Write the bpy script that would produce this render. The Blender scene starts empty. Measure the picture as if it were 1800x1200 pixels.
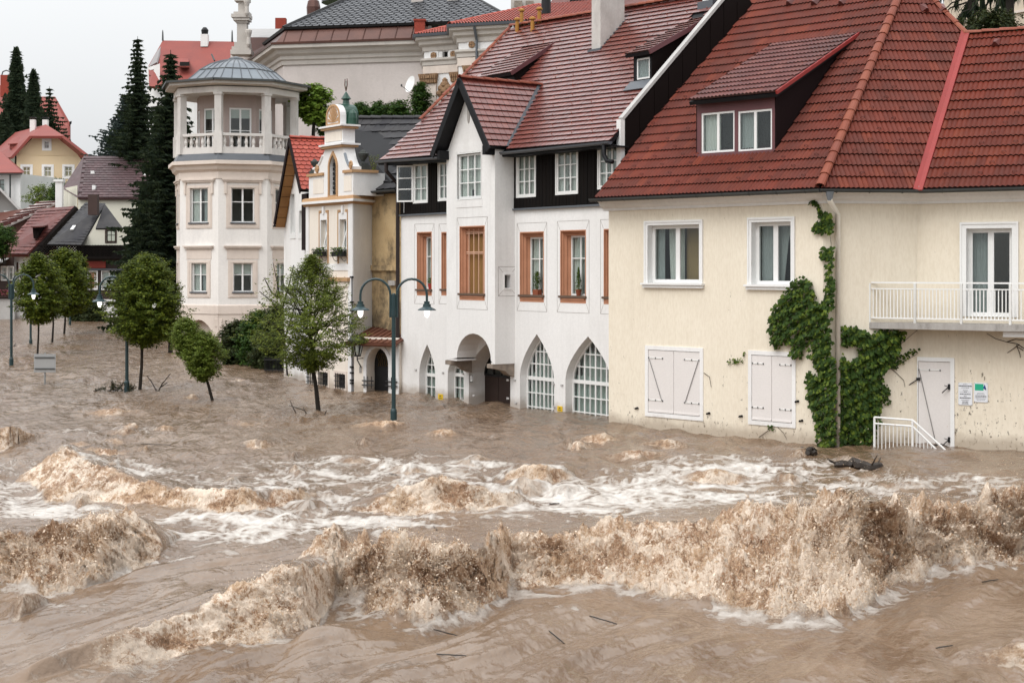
import bpy, bmesh, math, random
import numpy as np
from mathutils import Vector, Matrix
from mathutils.geometry import delaunay_2d_cdt

random.seed(7)
SC = bpy.context.scene
COL = SC.collection
# ------------------------------------------------------------------ camera
F, HY, CX, CZ = 2700.0, 470.0, 900.0, 4.0      # focal length (in 1800-px units), horizon row, centre column, eye height
cam_d = bpy.data.cameras.new("camera")
cam = bpy.data.objects.new("camera", cam_d)
COL.objects.link(cam)
cam.location = (0, 0, CZ)
cam.rotation_euler = (math.radians(90), 0, 0)
cam_d.sensor_width = 36
cam_d.lens = 36 * F / 1800
cam_d.shift_y = -(600 - HY) / 1800
cam_d.clip_start = 0.5
cam_d.clip_end = 3000
SC.camera = cam
# ------------------------------------------------------------------ sky: overcast
SUN_EL, SUN_AZ = math.radians(52), math.radians(-140)
world = bpy.data.worlds.new("World")
SC.world = world
world.use_nodes = True
nt = world.node_tree
nt.nodes.clear()
wo = nt.nodes.new("ShaderNodeOutputWorld")
add = nt.nodes.new("ShaderNodeAddShader")
bg1 = nt.nodes.new("ShaderNodeBackground")
bg2 = nt.nodes.new("ShaderNodeBackground")
sky = nt.nodes.new("ShaderNodeTexSky")
sky.sky_type = 'NISHITA'
sky.sun_disc = False
sky.sun_elevation = SUN_EL
sky.sun_rotation = SUN_AZ % (2 * math.pi)
sky.dust_density = 5.0
bg1.inputs[1].default_value = 0.05
hs = nt.nodes.new("ShaderNodeHueSaturation")
hs.inputs["Saturation"].default_value = 0.15
nt.links.new(sky.outputs[0], hs.inputs["Color"])
nt.links.new(hs.outputs[0], bg1.inputs[0])
tc = nt.nodes.new("ShaderNodeTexCoord")
sep = nt.nodes.new("ShaderNodeSeparateXYZ")
nt.links.new(tc.outputs["Generated"], sep.inputs[0])
mx = nt.nodes.new("ShaderNodeMath"); mx.operation = 'MAXIMUM'; mx.inputs[1].default_value = 0
nt.links.new(sep.outputs[2], mx.inputs[0])
ml = nt.nodes.new("ShaderNodeMath"); ml.operation = 'MULTIPLY_ADD'      # standard overcast sky: (1 + 2 sin e) / 3
ml.inputs[1].default_value = 2 / 3; ml.inputs[2].default_value = 1 / 3
nt.links.new(mx.outputs[0], ml.inputs[0])
cl = nt.nodes.new("ShaderNodeTexNoise"); cl.inputs["Scale"].default_value = 2.2; cl.inputs["Detail"].default_value = 4
nt.links.new(tc.outputs["Generated"], cl.inputs["Vector"])
cr = nt.nodes.new("ShaderNodeMapRange"); cr.inputs[3].default_value = 0.94; cr.inputs[4].default_value = 1.06
nt.links.new(cl.outputs["Fac"], cr.inputs[0])
m2 = nt.nodes.new("ShaderNodeMath"); m2.operation = 'MULTIPLY'
nt.links.new(ml.outputs[0], m2.inputs[0]); nt.links.new(cr.outputs[0], m2.inputs[1])
m3 = nt.nodes.new("ShaderNodeMath"); m3.operation = 'MULTIPLY'; m3.inputs[1].default_value = 1.75
nt.links.new(m2.outputs[0], m3.inputs[0])
bg2.inputs[0].default_value = (0.965, 0.985, 1.0, 1)
nt.links.new(m3.outputs[0], bg2.inputs[1])
nt.links.new(bg1.outputs[0], add.inputs[0]); nt.links.new(bg2.outputs[0], add.inputs[1])
nt.links.new(add.outputs[0], wo.inputs[0])
sun_d = bpy.data.lights.new("sun", 'SUN')
sun_d.energy = 1.1
sun_d.angle = math.radians(35)
sun_d.color = (1.0, 0.97, 0.92)
sun = bpy.data.objects.new("sun", sun_d)
COL.objects.link(sun)
sd = Vector((math.sin(SUN_AZ) * math.cos(SUN_EL), math.cos(SUN_AZ) * math.cos(SUN_EL), math.sin(SUN_EL)))
sun.rotation_euler = sd.to_track_quat('Z', 'Y').to_euler()
vs = SC.view_settings
vs.view_transform = 'Standard'; vs.look = 'None'; vs.gamma = 1; vs.use_curve_mapping = False
vs.exposure = 0.08
SC.render.engine = 'CYCLES'
SC.cycles.max_bounces = 6
SC.cycles.transparent_max_bounces = 24
SC.cycles.use_denoising = True
SC.cycles.caustics_reflective = False
SC.cycles.caustics_refractive = False

# ------------------------------------------------------------------ helpers
def P(px, py, Y):                       # a point of the place seen at (px, py) of the 1800x1200 photo, Y metres away
    return Vector(((px - CX) * Y / F, Y, CZ - (py - HY) * Y / F))
def WY(py, z=0.0):                      # distance of a point at height z seen at row py
    return (CZ - z) * F / (py - HY)
def WP(px, py, z=0.0):
    return P(px, py, WY(py, z))
WL = {}
def tag(o, label=None, cat=None, group=None, kind=None):
    if label: o["label"] = label
    if cat: o["category"] = cat
    if group: o["group"] = group
    if kind: o["kind"] = kind
    return o
def thing(name, label, cat, loc=(0, 0, 0), group=None, kind=None):
    o = bpy.data.objects.new(name, None)
    COL.objects.link(o)
    o.location = loc
    o.empty_display_size = 0.3
    WL[o.name] = Vector(loc)
    return tag(o, label, cat, group, kind)
def inst(name, me, parent, M=None, label=None):
    o = bpy.data.objects.new(name, me)
    COL.objects.link(o)
    o.parent = parent
    WL[o.name] = WL[parent.name]
    if M is not None:
        M = M.copy(); M.translation -= WL[parent.name]
        o.matrix_local = M
    if label: o["label"] = label
    return o
def kids(o): return [c for c in bpy.data.objects if c.parent == o]
def copy_tree(o, parent=None, kmap=None):
    if kmap is None:
        kmap = {}
        for c in bpy.data.objects:
            if c.parent: kmap.setdefault(c.parent.name, []).append(c)
    c = o.copy(); COL.objects.link(c)
    WL[c.name] = WL[o.name]
    if parent: c.parent = parent
    for ch in kmap.get(o.name, []): copy_tree(ch, c, kmap)
    return c

class Fr:                               # a vertical wall plane: u along it (left to right), w outward, z up
    def __init__(s, a, b):
        s.o = Vector((a[0], a[1])); d = Vector((b[0] - a[0], b[1] - a[1])); s.L = d.length
        s.t = d.normalized(); s.n = Vector((s.t.y, -s.t.x))
    def p(s, u, z, w=0.0):
        return Vector((s.o.x + s.t.x * u + s.n.x * w, s.o.y + s.t.y * u + s.n.y * w, z))
    def uz(s, px, py, w=0.0):
        k = (px - CX) / F               # X = k Y
        ox, oy = s.o.x + s.n.x * w, s.o.y + s.n.y * w
        u = (k * oy - ox) / (s.t.x - k * s.t.y)
        Y = oy + s.t.y * u
        return u, CZ - (py - HY) * Y / F
    def u(s, px, w=0.0): return s.uz(px, HY, w)[0]
    def shifted(s, w, u0=0.0, L=None):
        a = s.p(u0, 0, w); b = s.p(u0 + (L or s.L - u0), 0, w)
        return Fr((a.x, a.y), (b.x, b.y))
    def side(s, u, w0, w1):             # wall perpendicular to this one, from w0 (left) to w1
        a = s.p(u, 0, w0); b = s.p(u, 0, w1)
        return Fr((a.x, a.y), (b.x, b.y))
    def T(s): return Vector((s.t.x, s.t.y, 0))
    def N(s): return Vector((s.n.x, s.n.y, 0))

def rect(u0, u1, z0, z1): return [(u0, z0), (u1, z0), (u1, z1), (u0, z1)]
def area2(p): return sum(p[i][0] * p[(i + 1) % len(p)][1] - p[(i + 1) % len(p)][0] * p[i][1] for i in range(len(p)))
def inset(poly, d):
    p = poly if area2(poly) > 0 else poly[::-1]
    n = len(p); out = []
    for i in range(n):
        a, b, c = Vector(p[i - 1]), Vector(p[i]), Vector(p[(i + 1) % n])
        e1 = (b - a).normalized(); e2 = (c - b).normalized()
        n1 = Vector((-e1.y, e1.x)); n2 = Vector((-e2.y, e2.x))
        m = n1 + n2
        if m.length < 1e-6: m = n1
        m.normalize()
        k = d / max(0.35, m.dot(n1))
        out.append(tuple(b + m * k))
    return out
def clip(poly, conv):                   # Sutherland-Hodgman, conv is convex
    c = conv if area2(conv) > 0 else conv[::-1]
    out = list(poly)
    for i in range(len(c)):
        a, b = c[i], c[(i + 1) % len(c)]
        inp, out = out, []
        if not inp: break
        def side(q): return (b[0] - a[0]) * (q[1] - a[1]) - (b[1] - a[1]) * (q[0] - a[0])
        for j in range(len(inp)):
            p, q = inp[j - 1], inp[j]
            sp, sq = side(p), side(q)
            if (sp >= 0) != (sq >= 0):
                k = sp / (sp - sq)
                out.append((p[0] + (q[0] - p[0]) * k, p[1] + (q[1] - p[1]) * k))
            if sq >= 0: out.append(q)
    res = []
    for q in out:
        if not res or (abs(q[0] - res[-1][0]) + abs(q[1] - res[-1][1])) > 1e-4: res.append(q)
    return res if len(res) >= 3 and abs(area2(res)) > 2e-4 else []
def arch(u0, u1, z0, zs, zt, n=7, power=1.7):   # pointed arch: jambs from z0 to the springing zs, apex at zt
    uc, hw = (u0 + u1) / 2, (u1 - u0) / 2
    R = [(u1, z0)]; 
    for i in range(n + 1):
        k = i / n
        z = zs + (zt - zs) * k
        x = hw * (1 - k ** power)
        R.append((uc + x, z))
    Lf = [(2 * uc - q[0], q[1]) for q in R[::-1][1:]]
    return R + Lf
def round_arch(u0, u1, z0, zs, n=10, rise=None):
    uc, hw = (u0 + u1) / 2, (u1 - u0) / 2
    rise = rise or hw
    return [(u0, z0), (u1, z0)] + [(uc + hw * math.cos(math.pi * i / n), zs + rise * math.sin(math.pi * i / n)) for i in range(n + 1)]
def inpoly(x, y, poly):
    r = False; j = len(poly) - 1
    for i in range(len(poly)):
        a, b = poly[i], poly[j]
        if (a[1] > y) != (b[1] > y) and x < (b[0] - a[0]) * (y - a[1]) / (b[1] - a[1]) + a[0]: r = not r
        j = i
    return r

class MB:
    def __init__(s): s.v = []; s.f = []; s.m = []; s.mi = 0
    def add(s, vs, fs):
        b = len(s.v); s.v += [tuple(v) for v in vs]
        s.f += [tuple(i + b for i in f) for f in fs]; s.m += [s.mi] * len(fs); return s
    def hexa(s, q):                     # 4 bottom, 4 top
        return s.add(q, [(3, 2, 1, 0), (4, 5, 6, 7), (0, 1, 5, 4), (1, 2, 6, 5), (2, 3, 7, 6), (3, 0, 4, 7)])
    def fbox(s, fr, u0, u1, z0, z1, w0, w1):
        return s.hexa([fr.p(u0, z0, w1), fr.p(u1, z0, w1), fr.p(u1, z0, w0), fr.p(u0, z0, w0),
                       fr.p(u0, z1, w1), fr.p(u1, z1, w1), fr.p(u1, z1, w0), fr.p(u0, z1, w0)])
    def box(s, c, sx, sy, sz, rz=0):
        R = Matrix.Rotation(rz, 3, 'Z'); c = Vector(c)
        return s.hexa([c + R @ Vector((x * sx / 2, y * sy / 2, z * sz / 2)) for z in (-1, 1) for x, y in ((-1, -1), (1, -1), (1, 1), (-1, 1))])
    def prism(s, fr, poly, w0, w1):
        n = len(poly); p = poly if area2(poly) > 0 else poly[::-1]
        vs = [fr.p(u, z, w1) for u, z in p] + [fr.p(u, z, w0) for u, z in p]
        return s.add(vs, [tuple(range(n)), tuple(range(2 * n - 1, n - 1, -1))] + [(i, i + n, (i + 1) % n + n, (i + 1) % n) for i in range(n)])
    def ring(s, fr, A, B, w0, w1):      # frame between outline A and inner outline B
        A = A if area2(A) > 0 else A[::-1]; B = B if area2(B) > 0 else B[::-1]
        n = len(A)
        vs = [fr.p(*q, w1) for q in A] + [fr.p(*q, w1) for q in B] + [fr.p(*q, w0) for q in A] + [fr.p(*q, w0) for q in B]
        fs = []
        for i in range(n):
            j = (i + 1) % n
            fs += [(i, j, n + j, n + i), (n + i, n + j, 3 * n + j, 3 * n + i), (j, i, 2 * n + i, 2 * n + j), (2 * n + j, 2 * n + i, 3 * n + i, 3 * n + j)]
        return s.add(vs, fs)
    def poly(s, pts): return s.add(pts, [tuple(range(len(pts)))])
    def slab(s, pts, th, up=None):      # polygon in space thickened downwards along its normal
        pts = [Vector(p) for p in pts]
        n = (pts[1] - pts[0]).cross(pts[2] - pts[0]).normalized()
        if n.z < 0: pts = pts[::-1]; n = -n
        k = len(pts)
        return s.add(pts + [p - n * th for p in pts], [tuple(range(k)), tuple(range(2 * k - 1, k - 1, -1))] + [(i, i + k, (i + 1) % k + k, (i + 1) % k) for i in range(k)])
    def tube(s, pts, r, n=8):
        pts = [Vector(p) for p in pts]; K = len(pts)
        rs = r if isinstance(r, (list, tuple)) else [r] * K
        vs = []; ref = None
        for i, p in enumerate(pts):
            d = (pts[min(i + 1, K - 1)] - pts[max(i - 1, 0)]).normalized()
            if ref is None:
                ref = Vector((0, 0, 1)) if abs(d.z) < 0.9 else Vector((1, 0, 0))
            x = d.cross(ref).normalized(); ref = x.cross(d).normalized()
            vs += [p + (x * math.cos(2 * math.pi * k / n) + ref * math.sin(2 * math.pi * k / n)) * rs[i] for k in range(n)]
        fs = [(i * n + k, i * n + (k + 1) % n, (i + 1) * n + (k + 1) % n, (i + 1) * n + k) for i in range(K - 1) for k in range(n)]
        fs += [tuple(range(n - 1, -1, -1)), tuple(range((K - 1) * n, K * n))]
        return s.add(vs, fs)
    def bar(s, a, b, r, n=6): return s.tube([a, b], r, n)
    def beam(s, a, b, wx, wz, up=Vector((0, 0, 1))):
        a, b = Vector(a), Vector(b); d = (b - a).normalized()
        x = d.cross(up).normalized(); z = x.cross(d).normalized()
        q = lambda c, i, j: c + x * wx / 2 * i + z * wz / 2 * j
        return s.hexa([q(a, -1, -1), q(a, 1, -1), q(b, 1, -1), q(b, -1, -1), q(a, -1, 1), q(a, 1, 1), q(b, 1, 1), q(b, -1, 1)])
    def lathe(s, prof, c, n=12, a0=0.0):
        c = Vector(c); K = len(prof)
        vs = [c + Vector((r * math.cos(2 * math.pi * k / n + a0), r * math.sin(2 * math.pi * k / n + a0), z)) for r, z in prof for k in range(n)]
        fs = [(i * n + k, i * n + (k + 1) % n, (i + 1) * n + (k + 1) % n, (i + 1) * n + k) for i in range(K - 1) for k in range(n)]
        fs += [tuple(range(n - 1, -1, -1)), tuple(range((K - 1) * n, K * n))]
        return s.add(vs, fs)
    def sweep(s, fr, path, prof):       # moulding profile [(w, z)] run along a list of (u, w) corner points of the wall plane
        K = len(path); n = len(prof); vs = []
        for i, (u, w) in enumerate(path):
            a = Vector(path[max(i - 1, 0)]); b = Vector((u, w)); c = Vector(path[min(i + 1, K - 1)])
            d1 = (b - a).normalized() if i > 0 else (c - b).normalized()
            d2 = (c - b).normalized() if i < K - 1 else d1
            n1 = Vector((-d1.y, d1.x)); n2 = Vector((-d2.y, d2.x)); m = (n1 + n2).normalized(); k = 1 / max(0.3, m.dot(n1))
            for pw, pz in prof:
                q = b + m * (pw * k); vs.append(fr.p(q.x, pz, q.y))
        fs = [(i * n + k, (i + 1) * n + k, (i + 1) * n + (k + 1) % n, i * n + (k + 1) % n) for i in range(K - 1) for k in range(n)]
        fs += [tuple(range(n)), tuple(range(K * n - 1, (K - 1) * n - 1, -1))]
        return s.add(vs, fs)
    def mesh(s, name, mats, off=Vector((0, 0, 0)), smooth=False):
        me = bpy.data.meshes.new(name)
        a = np.array(s.v, dtype=np.float64).reshape(-1, 3) - np.array(off)
        me.from_pydata(a.tolist(), [], s.f)
        for m in (mats if isinstance(mats, (list, tuple)) else [mats]): me.materials.append(m)
        if max(s.m, default=0) > 0: me.polygons.foreach_set("material_index", s.m)
        if smooth: me.polygons.foreach_set("use_smooth", [True] * len(s.f))
        me.update()
        return me
    def build(s, name, mats, parent=None, smooth=False, label=None, kind=None, loc=None, cat=None, group=None):
        off = WL[parent.name] if parent else Vector(loc or (0, 0, 0))
        me = s.mesh(name, mats, off, smooth)
        o = bpy.data.objects.new(name, me)
        COL.objects.link(o)
        WL[o.name] = Vector(off)
        if parent: o.parent = parent
        else: o.location = off
        return tag(o, label, cat, group, kind)

def wall(mb, fr, outer, holes, w=0.0, depth=0.25):
    loops = [outer] + holes
    vs, es = [], []
    for lp in loops:
        b0 = len(vs); vs += [Vector((q[0], q[1])) for q in lp]
        es += [(b0 + i, b0 + (i + 1) % len(lp)) for i in range(len(lp))]
    cv, ce, cf, _, _, _ = delaunay_2d_cdt(vs, es, [], 0, 1e-5)
    fs = []
    for t in cf:
        pts = [cv[i] for i in t]
        cx = sum(p.x for p in pts) / len(pts); cy = sum(p.y for p in pts) / len(pts)
        if not inpoly(cx, cy, outer) or any(inpoly(cx, cy, h) for h in holes): continue
        fs.append(tuple(t) if area2([tuple(p) for p in pts]) > 0 else tuple(t)[::-1])
    mb.add([fr.p(q.x, q.y, w) for q in cv], fs)
    ds = depth if isinstance(depth, (list, tuple)) else [depth] * len(holes)
    for h, d in zip(holes, ds):
        if d: reveal(mb, fr, h, w, w - d)
def reveal(mb, fr, h, w0, w1, h2=None, closed=True):
    h = h if area2(h) > 0 else h[::-1]; n = len(h)
    h2 = h2 or h
    h2 = h2 if area2(h2) > 0 else h2[::-1]
    mb.add([fr.p(*q, w0) for q in h] + [fr.p(*q, w1) for q in h2], [(i, i + n, (i + 1) % n + n, (i + 1) % n) for i in range(n if closed else n - 1)])

class Plane:
    def __init__(s, p, n): s.p = Vector(p); s.n = Vector(n).normalized(); s.d = s.n.dot(s.p)
    def ray(s, px, py):
        d = Vector(((px - CX) / F, 1, -(py - HY) / F)); o = Vector((0, 0, CZ))
        return o + d * ((s.d - s.n.dot(o)) / s.n.dot(d))
    def z(s, x, y): return (s.d - s.n.x * x - s.n.y * y) / s.n.z
def roof_plane(fr, e, ze, tan):         # plane through the eave (w = e, z = ze) rising inwards
    return Plane(fr.p(0, ze, e), Vector((0, 0, 1)) + fr.N() * tan)
def isect(a, b, c):
    M = Matrix((a.n, b.n, c.n)); return M.inverted() @ Vector((a.d, b.d, c.d))

def text(parent, name, s, fr, u, z, w, size, m, align='CENTER', rot=0):
    cu = bpy.data.curves.new(name, 'FONT'); cu.body = s; cu.size = size; cu.align_x = align; cu.extrude = 0.001
    o = bpy.data.objects.new(name, cu); COL.objects.link(o)
    bpy.context.view_layer.update()
    me = bpy.data.meshes.new_from_object(o.evaluated_get(bpy.context.evaluated_depsgraph_get()))
    bpy.data.objects.remove(o)
    me.materials.clear(); me.materials.append(m)
    M = Matrix.Identity(4)
    T, N = fr.T(), fr.N()
    for i in range(3): M[i][0] = T[i]; M[i][1] = (0, 0, 1)[i]; M[i][2] = N[i]
    M.translation = fr.p(u, z, w)
    return inst(name, me, parent, M)

# ------------------------------------------------------------------ materials
class NT:
    def __init__(s, name):
        s.mat = bpy.data.materials.new(name); s.mat.use_nodes = True
        s.t = s.mat.node_tree; s.b = s.t.nodes["Principled BSDF"]; s.out = s.t.nodes["Material Output"]
        g = s.t.nodes.new("ShaderNodeNewGeometry"); s.pos = g.outputs["Position"]; s.geo = g
    def n(s, ty, **kw):
        x = s.t.nodes.new("ShaderNode" + ty)
        for k, v in kw.items(): setattr(x, k, v)
        return x
    def l(s, a, b): s.t.links.new(a, b)
    def set(s, sock, v):
        if isinstance(v, bpy.types.NodeSocket): s.l(v, sock)
        elif isinstance(v, (tuple, list)) and len(v) == 3 and sock.type == 'RGBA': sock.default_value = (*v, 1)
        else: sock.default_value = v
    def vec(s, scale=(1, 1, 1), rot=(0, 0, 0), src=None):
        m = s.n("Mapping"); m.inputs["Scale"].default_value = scale; m.inputs["Rotation"].default_value = rot
        s.l(src or s.pos, m.inputs[0]); return m.outputs[0]
    def noise(s, scale, detail=4, rough=0.55, v=None, dist=0.0):
        x = s.n("TexNoise"); x.inputs["Scale"].default_value = scale; x.inputs["Detail"].default_value = detail
        x.inputs["Roughness"].default_value = rough; x.inputs["Distortion"].default_value = dist
        s.l(v or s.pos, x.inputs["Vector"]); return x.outputs["Fac"]
    def ramp(s, f, lo, hi, a=0.0, b=1.0):
        x = s.n("MapRange"); x.clamp = True
        for i, q in ((1, lo), (2, hi), (3, a), (4, b)): s.set(x.inputs[i], q)
        s.set(x.inputs[0], f); return x.outputs[0]
    def math(s, op, a, b=0.0):
        x = s.n("Math", operation=op); s.set(x.inputs[0], a); s.set(x.inputs[1], b); return x.outputs[0]
    def mix(s, f, a, b, mode='MIX'):
        x = s.n("Mix", data_type='RGBA', blend_type=mode)
        s.set(x.inputs[0], f); s.set(x.inputs[6], a); s.set(x.inputs[7], b); return x.outputs[2]
    def rnd(s):                          # a value of its own for every piece, joined or not
        oi = s.n("ObjectInfo")
        return s.math('FRACT', s.math('ADD', oi.outputs["Random"], s.geo.outputs["Random Per Island"]))
    def bump(s, h, strength=0.3, dist=0.02):
        x = s.n("Bump"); x.inputs["Strength"].default_value = strength; x.inputs["Distance"].default_value = dist
        s.set(x.inputs["Height"], h); s.l(x.outputs[0], s.b.inputs["Normal"])
    def fin(s, col, rough=0.7, spec=0.4, metal=0.0):
        s.set(s.b.inputs["Base Color"], col); s.set(s.b.inputs["Roughness"], rough)
        s.set(s.b.inputs["Specular IOR Level"], spec); s.set(s.b.inputs["Metallic"], metal)
        return s.mat
def wet_foot(t, col, rough):             # soaked, muddy band above the flood line
    sz = t.n("SeparateXYZ"); t.l(t.pos, sz.inputs[0])
    h = t.math('ADD', sz.outputs[2], t.math('MULTIPLY', t.math('SUBTRACT', t.noise(1.7, 6, .7), .5), .5))
    k = t.ramp(h, .10, .34, .62, 0)
    return t.mix(k, col, (.30, .235, .175)), t.math('SUBTRACT', rough, t.math('MULTIPLY', k, .4))
def mat(name, c, c2=None, rough=0.7, spec=0.35, metal=0.0, scale=1.5, fine=25.0, bump=0.15, dist=0.01, vary=0.12, dirt=None, dirt_amt=0.4, stretch=(1, 1, 1), per=0.0, tide=False, streak=0.0):
    """plain surface: two tones in broad patches, fine grain, weathering and relief"""
    t = NT(name)
    c2 = c2 or tuple(x * (1 - vary) for x in c)
    v = t.vec(stretch)
    k = t.ramp(t.noise(scale, 5, 0.6, v), 0.35, 0.65)
    col = t.mix(k, c, c2)
    g = t.noise(fine, 3, 0.6, v)
    col = t.mix(t.ramp(g, 0.3, 0.7, 0.0, 0.35), col, tuple(x * 0.82 for x in c2))
    if dirt:
        d = t.math('MULTIPLY', t.ramp(t.noise(scale * 0.7, 8, 0.7, t.vec((1, 1, 0.45))), 0.52, 0.72), dirt_amt)
        col = t.mix(d, col, dirt)
    if per:
        r = t.rnd()
        col = t.mix(t.ramp(r, 0, 1, 0, per), col, tuple(x * 0.35 for x in c))
    if streak:
        d = t.math('MULTIPLY', t.ramp(t.noise(1, 6, .7, t.vec((5, 5, .22))), .50, .72), t.ramp(t.noise(.5, 3), .42, .6, .1, streak))
        col = t.mix(d, col, tuple(x * .45 for x in c2))
    if tide: col, rough = wet_foot(t, col, rough)
    if bump: t.bump(g, bump, dist)
    return t.fin(col, rough, spec, metal)

M_ = {}
M_['white'] = mat("white_render", (.80, .79, .78), (.76, .75, .74), scale=.6, fine=14, rough=.9, bump=.12, dist=.01, dirt=(.50, .48, .45), dirt_amt=.4, tide=True, streak=.14)
M_['trim'] = mat("white_paint", (.80, .80, .79), rough=.45, spec=.5, vary=.05, bump=.03)
M_['old_trim'] = mat("old_white_paint", (.72, .72, .70), rough=.5, dirt=(.35, .33, .30), dirt_amt=.5, vary=.06)
M_['black_wood'] = mat("black_stained_boards", (.0055, .005, .005), (.010, .0075, .0065), rough=.8, spec=.08, stretch=(6, 6, .3), fine=8, bump=.4)
M_['dark_fascia'] = mat("dark_fascia", (.010, .010, .012), rough=.55, spec=.2, vary=.3)
M_['slate_metal'] = mat("slate_grey_sheet", (.10, .11, .125), (.075, .085, .10), rough=.4, spec=.5, scale=.8, dirt=(.05, .05, .05))
M_['zinc'] = mat("zinc_sheet", (.21, .235, .26), (.16, .18, .205), rough=.38, spec=.5, metal=.35, scale=.7, dirt=(.10, .10, .10), dirt_amt=.35)
M_['gutter'] = mat("dull_gutter_metal", (.075, .08, .08), rough=.5, vary=.25, metal=.2)
M_['green_iron'] = mat("dark_green_iron", (.010, .035, .040), rough=.38, spec=.5, vary=.2)
M_['black_iron'] = mat("black_iron", (.010, .010, .011), rough=.45, vary=.3)
M_['curtain'] = mat("white_net_curtain", (.62, .61, .58), rough=.95, vary=.06, bump=0)
M_['grey_curtain'] = mat("grey_curtain", (.36, .37, .37), rough=.95, vary=.1, bump=0)
M_['wood'] = mat("honey_wood", (.34, .17, .055), (.27, .125, .04), rough=.6, stretch=(1, 1, 6), fine=18)
M_['terracotta'] = mat("terracotta_pot", (.26, .075, .035), rough=.8)
M_['orange_stone'] = mat("orange_sandstone", (.52, .25, .15), (.44, .205, .12), rough=.9, scale=2.5, fine=30, bump=.3, dirt=(.30, .13, .07), dirt_amt=.35)
M_['ochre_board'] = mat("ochre_window_board", (.30, .17, .055), (.24, .13, .045), rough=.8, stretch=(1, 1, .3), scale=3)
M_['grey_stone'] = mat("weathered_corbel_stone", (.34, .28, .23), (.22, .18, .15), rough=.95, scale=6, fine=40, bump=.7, dist=.04)
M_['concrete'] = mat("stained_concrete", (.42, .40, .38), (.33, .31, .29), rough=.9, scale=2, dirt=(.07, .06, .055), dirt_amt=.9, stretch=(3, 3, .8), streak=.9)
M_['concrete_pale'] = mat('pale_mortar_coping', (.50, .49, .475), (.42, .41, .40), rough=.9, scale=1.5, dirt=(.3, .28, .26))
M_['sage_curtain'] = mat('sage_grey_curtain', (.44, .48, .45), rough=.95, vary=.1, bump=0)
M_['yellow_sign'] = mat("yellow_plastic", (.75, .50, .02), rough=.5, vary=.1)
M_['ink'] = mat("black_ink", (.03, .03, .035), rough=.6, bump=0)
M_['paper'] = mat("printed_paper", (.74, .76, .80), rough=.5, vary=.03, bump=0)
M_['interior'] = mat("room_wall", (.34, .22, .10), rough=.9)
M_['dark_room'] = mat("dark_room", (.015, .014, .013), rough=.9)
def _glass():
    t = NT("window_glass")
    tr = t.n("BsdfTransparent"); tr.inputs[0].default_value = (.86, .90, .89, 1)
    gl = t.n("BsdfGlossy"); gl.inputs["Roughness"].default_value = .03; gl.inputs[0].default_value = (.95, .97, 1, 1)
    lw = t.n("LayerWeight"); lw.inputs[0].default_value = .5
    fq = t.math('ADD', .035, t.math('MULTIPLY', t.math('POWER', lw.outputs["Facing"], 5.0), .8))
    mxs = t.n("MixShader"); t.l(fq, mxs.inputs[0]); t.l(tr.outputs[0], mxs.inputs[1]); t.l(gl.outputs[0], mxs.inputs[2])
    t.l(mxs.outputs[0], t.out.inputs[0]); return t.mat
M_['glass'] = _glass()
def _tile(name, a, b, c, moss, rough, spec, coat=0.0):
    t = NT(name); r = t.rnd()
    col = t.mix(t.ramp(r, 0, .6), a, b)
    col = t.mix(t.ramp(r, .72, 1.0, 0, .8), col, c)
    col = t.mix(t.ramp(t.noise(.55, 6, .65), .42, .68, 0, .55), col, moss)
    g = t.noise(40, 4, .65)
    col = t.mix(t.ramp(g, .35, .7, 0, .4), col, tuple(x * .5 for x in a))
    t.bump(g, .25, .006)
    t.b.inputs["Coat Weight"].default_value = coat; t.b.inputs["Coat Roughness"].default_value = .25
    return t.fin(col, t.ramp(t.noise(3, 4), .3, .7, rough - .08, rough + .1), spec)
M_['tile_red'] = _tile("orange_red_clay_tile", (.160, .027, .013), (.122, .022, .012), (.215, .041, .017), (.040, .016, .012), .58, .25)
M_['tile_cap'] = _tile("clay_ridge_cap", (.27, .068, .034), (.21, .052, .030), (.30, .088, .046), (.14, .046, .032), .6, .3)
M_['tile_wet'] = _tile("wet_red_brown_tile", (.20, .045, .032), (.15, .036, .027), (.27, .065, .04), (.11, .034, .028), .34, .6, .55)
M_['tile_wine'] = _tile("wine_red_tile", (.155, .040, .032), (.115, .031, .027), (.19, .055, .04), (.05, .022, .02), .5, .4)
M_['tile_bright'] = _tile("bright_red_tile", (.42, .070, .040), (.35, .06, .038), (.46, .10, .06), (.26, .05, .035), .5, .4)
M_['slate'] = _tile("dark_slate", (.026, .025, .030), (.018, .0175, .022), (.045, .043, .046), (.075, .07, .065), .62, .3)
M_['slate_blue'] = _tile("blue_grey_slate", (.068, .072, .082), (.050, .053, .062), (.10, .105, .115), (.04, .04, .045), .38, .5)
M_['tile_plum'] = _tile("plum_brown_tile", (.105, .058, .062), (.080, .046, .050), (.13, .078, .08), (.06, .05, .05), .5, .4)
M_['tile_edge'] = mat('shade_dark_tile_edge', (.045, .016, .012), rough=.8, vary=.3)  # tile lips coloured dark to stand in for the shade under each row
M_['slate_edge'] = mat('shade_dark_slate_edge', (.012, .012, .013), rough=.8, vary=.3)  # same for slates: shadow line below each course put into the lip colour
M_['red_flash'] = mat("red_painted_valley", (.30, .036, .032), (.25, .03, .027), rough=.5, dirt=(.22, .03, .02))
M_['maroon'] = mat("maroon_boards", (.145, .055, .060), (.115, .045, .05), rough=.55)
M_['maroon_dark'] = mat("dark_maroon_cladding", (.013, .006, .0065), rough=.75, spec=.12)
M_['dark_gable'] = mat("dark_brown_gable_cladding", (.0085, .005, .0045), rough=.75, spec=.1)
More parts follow.
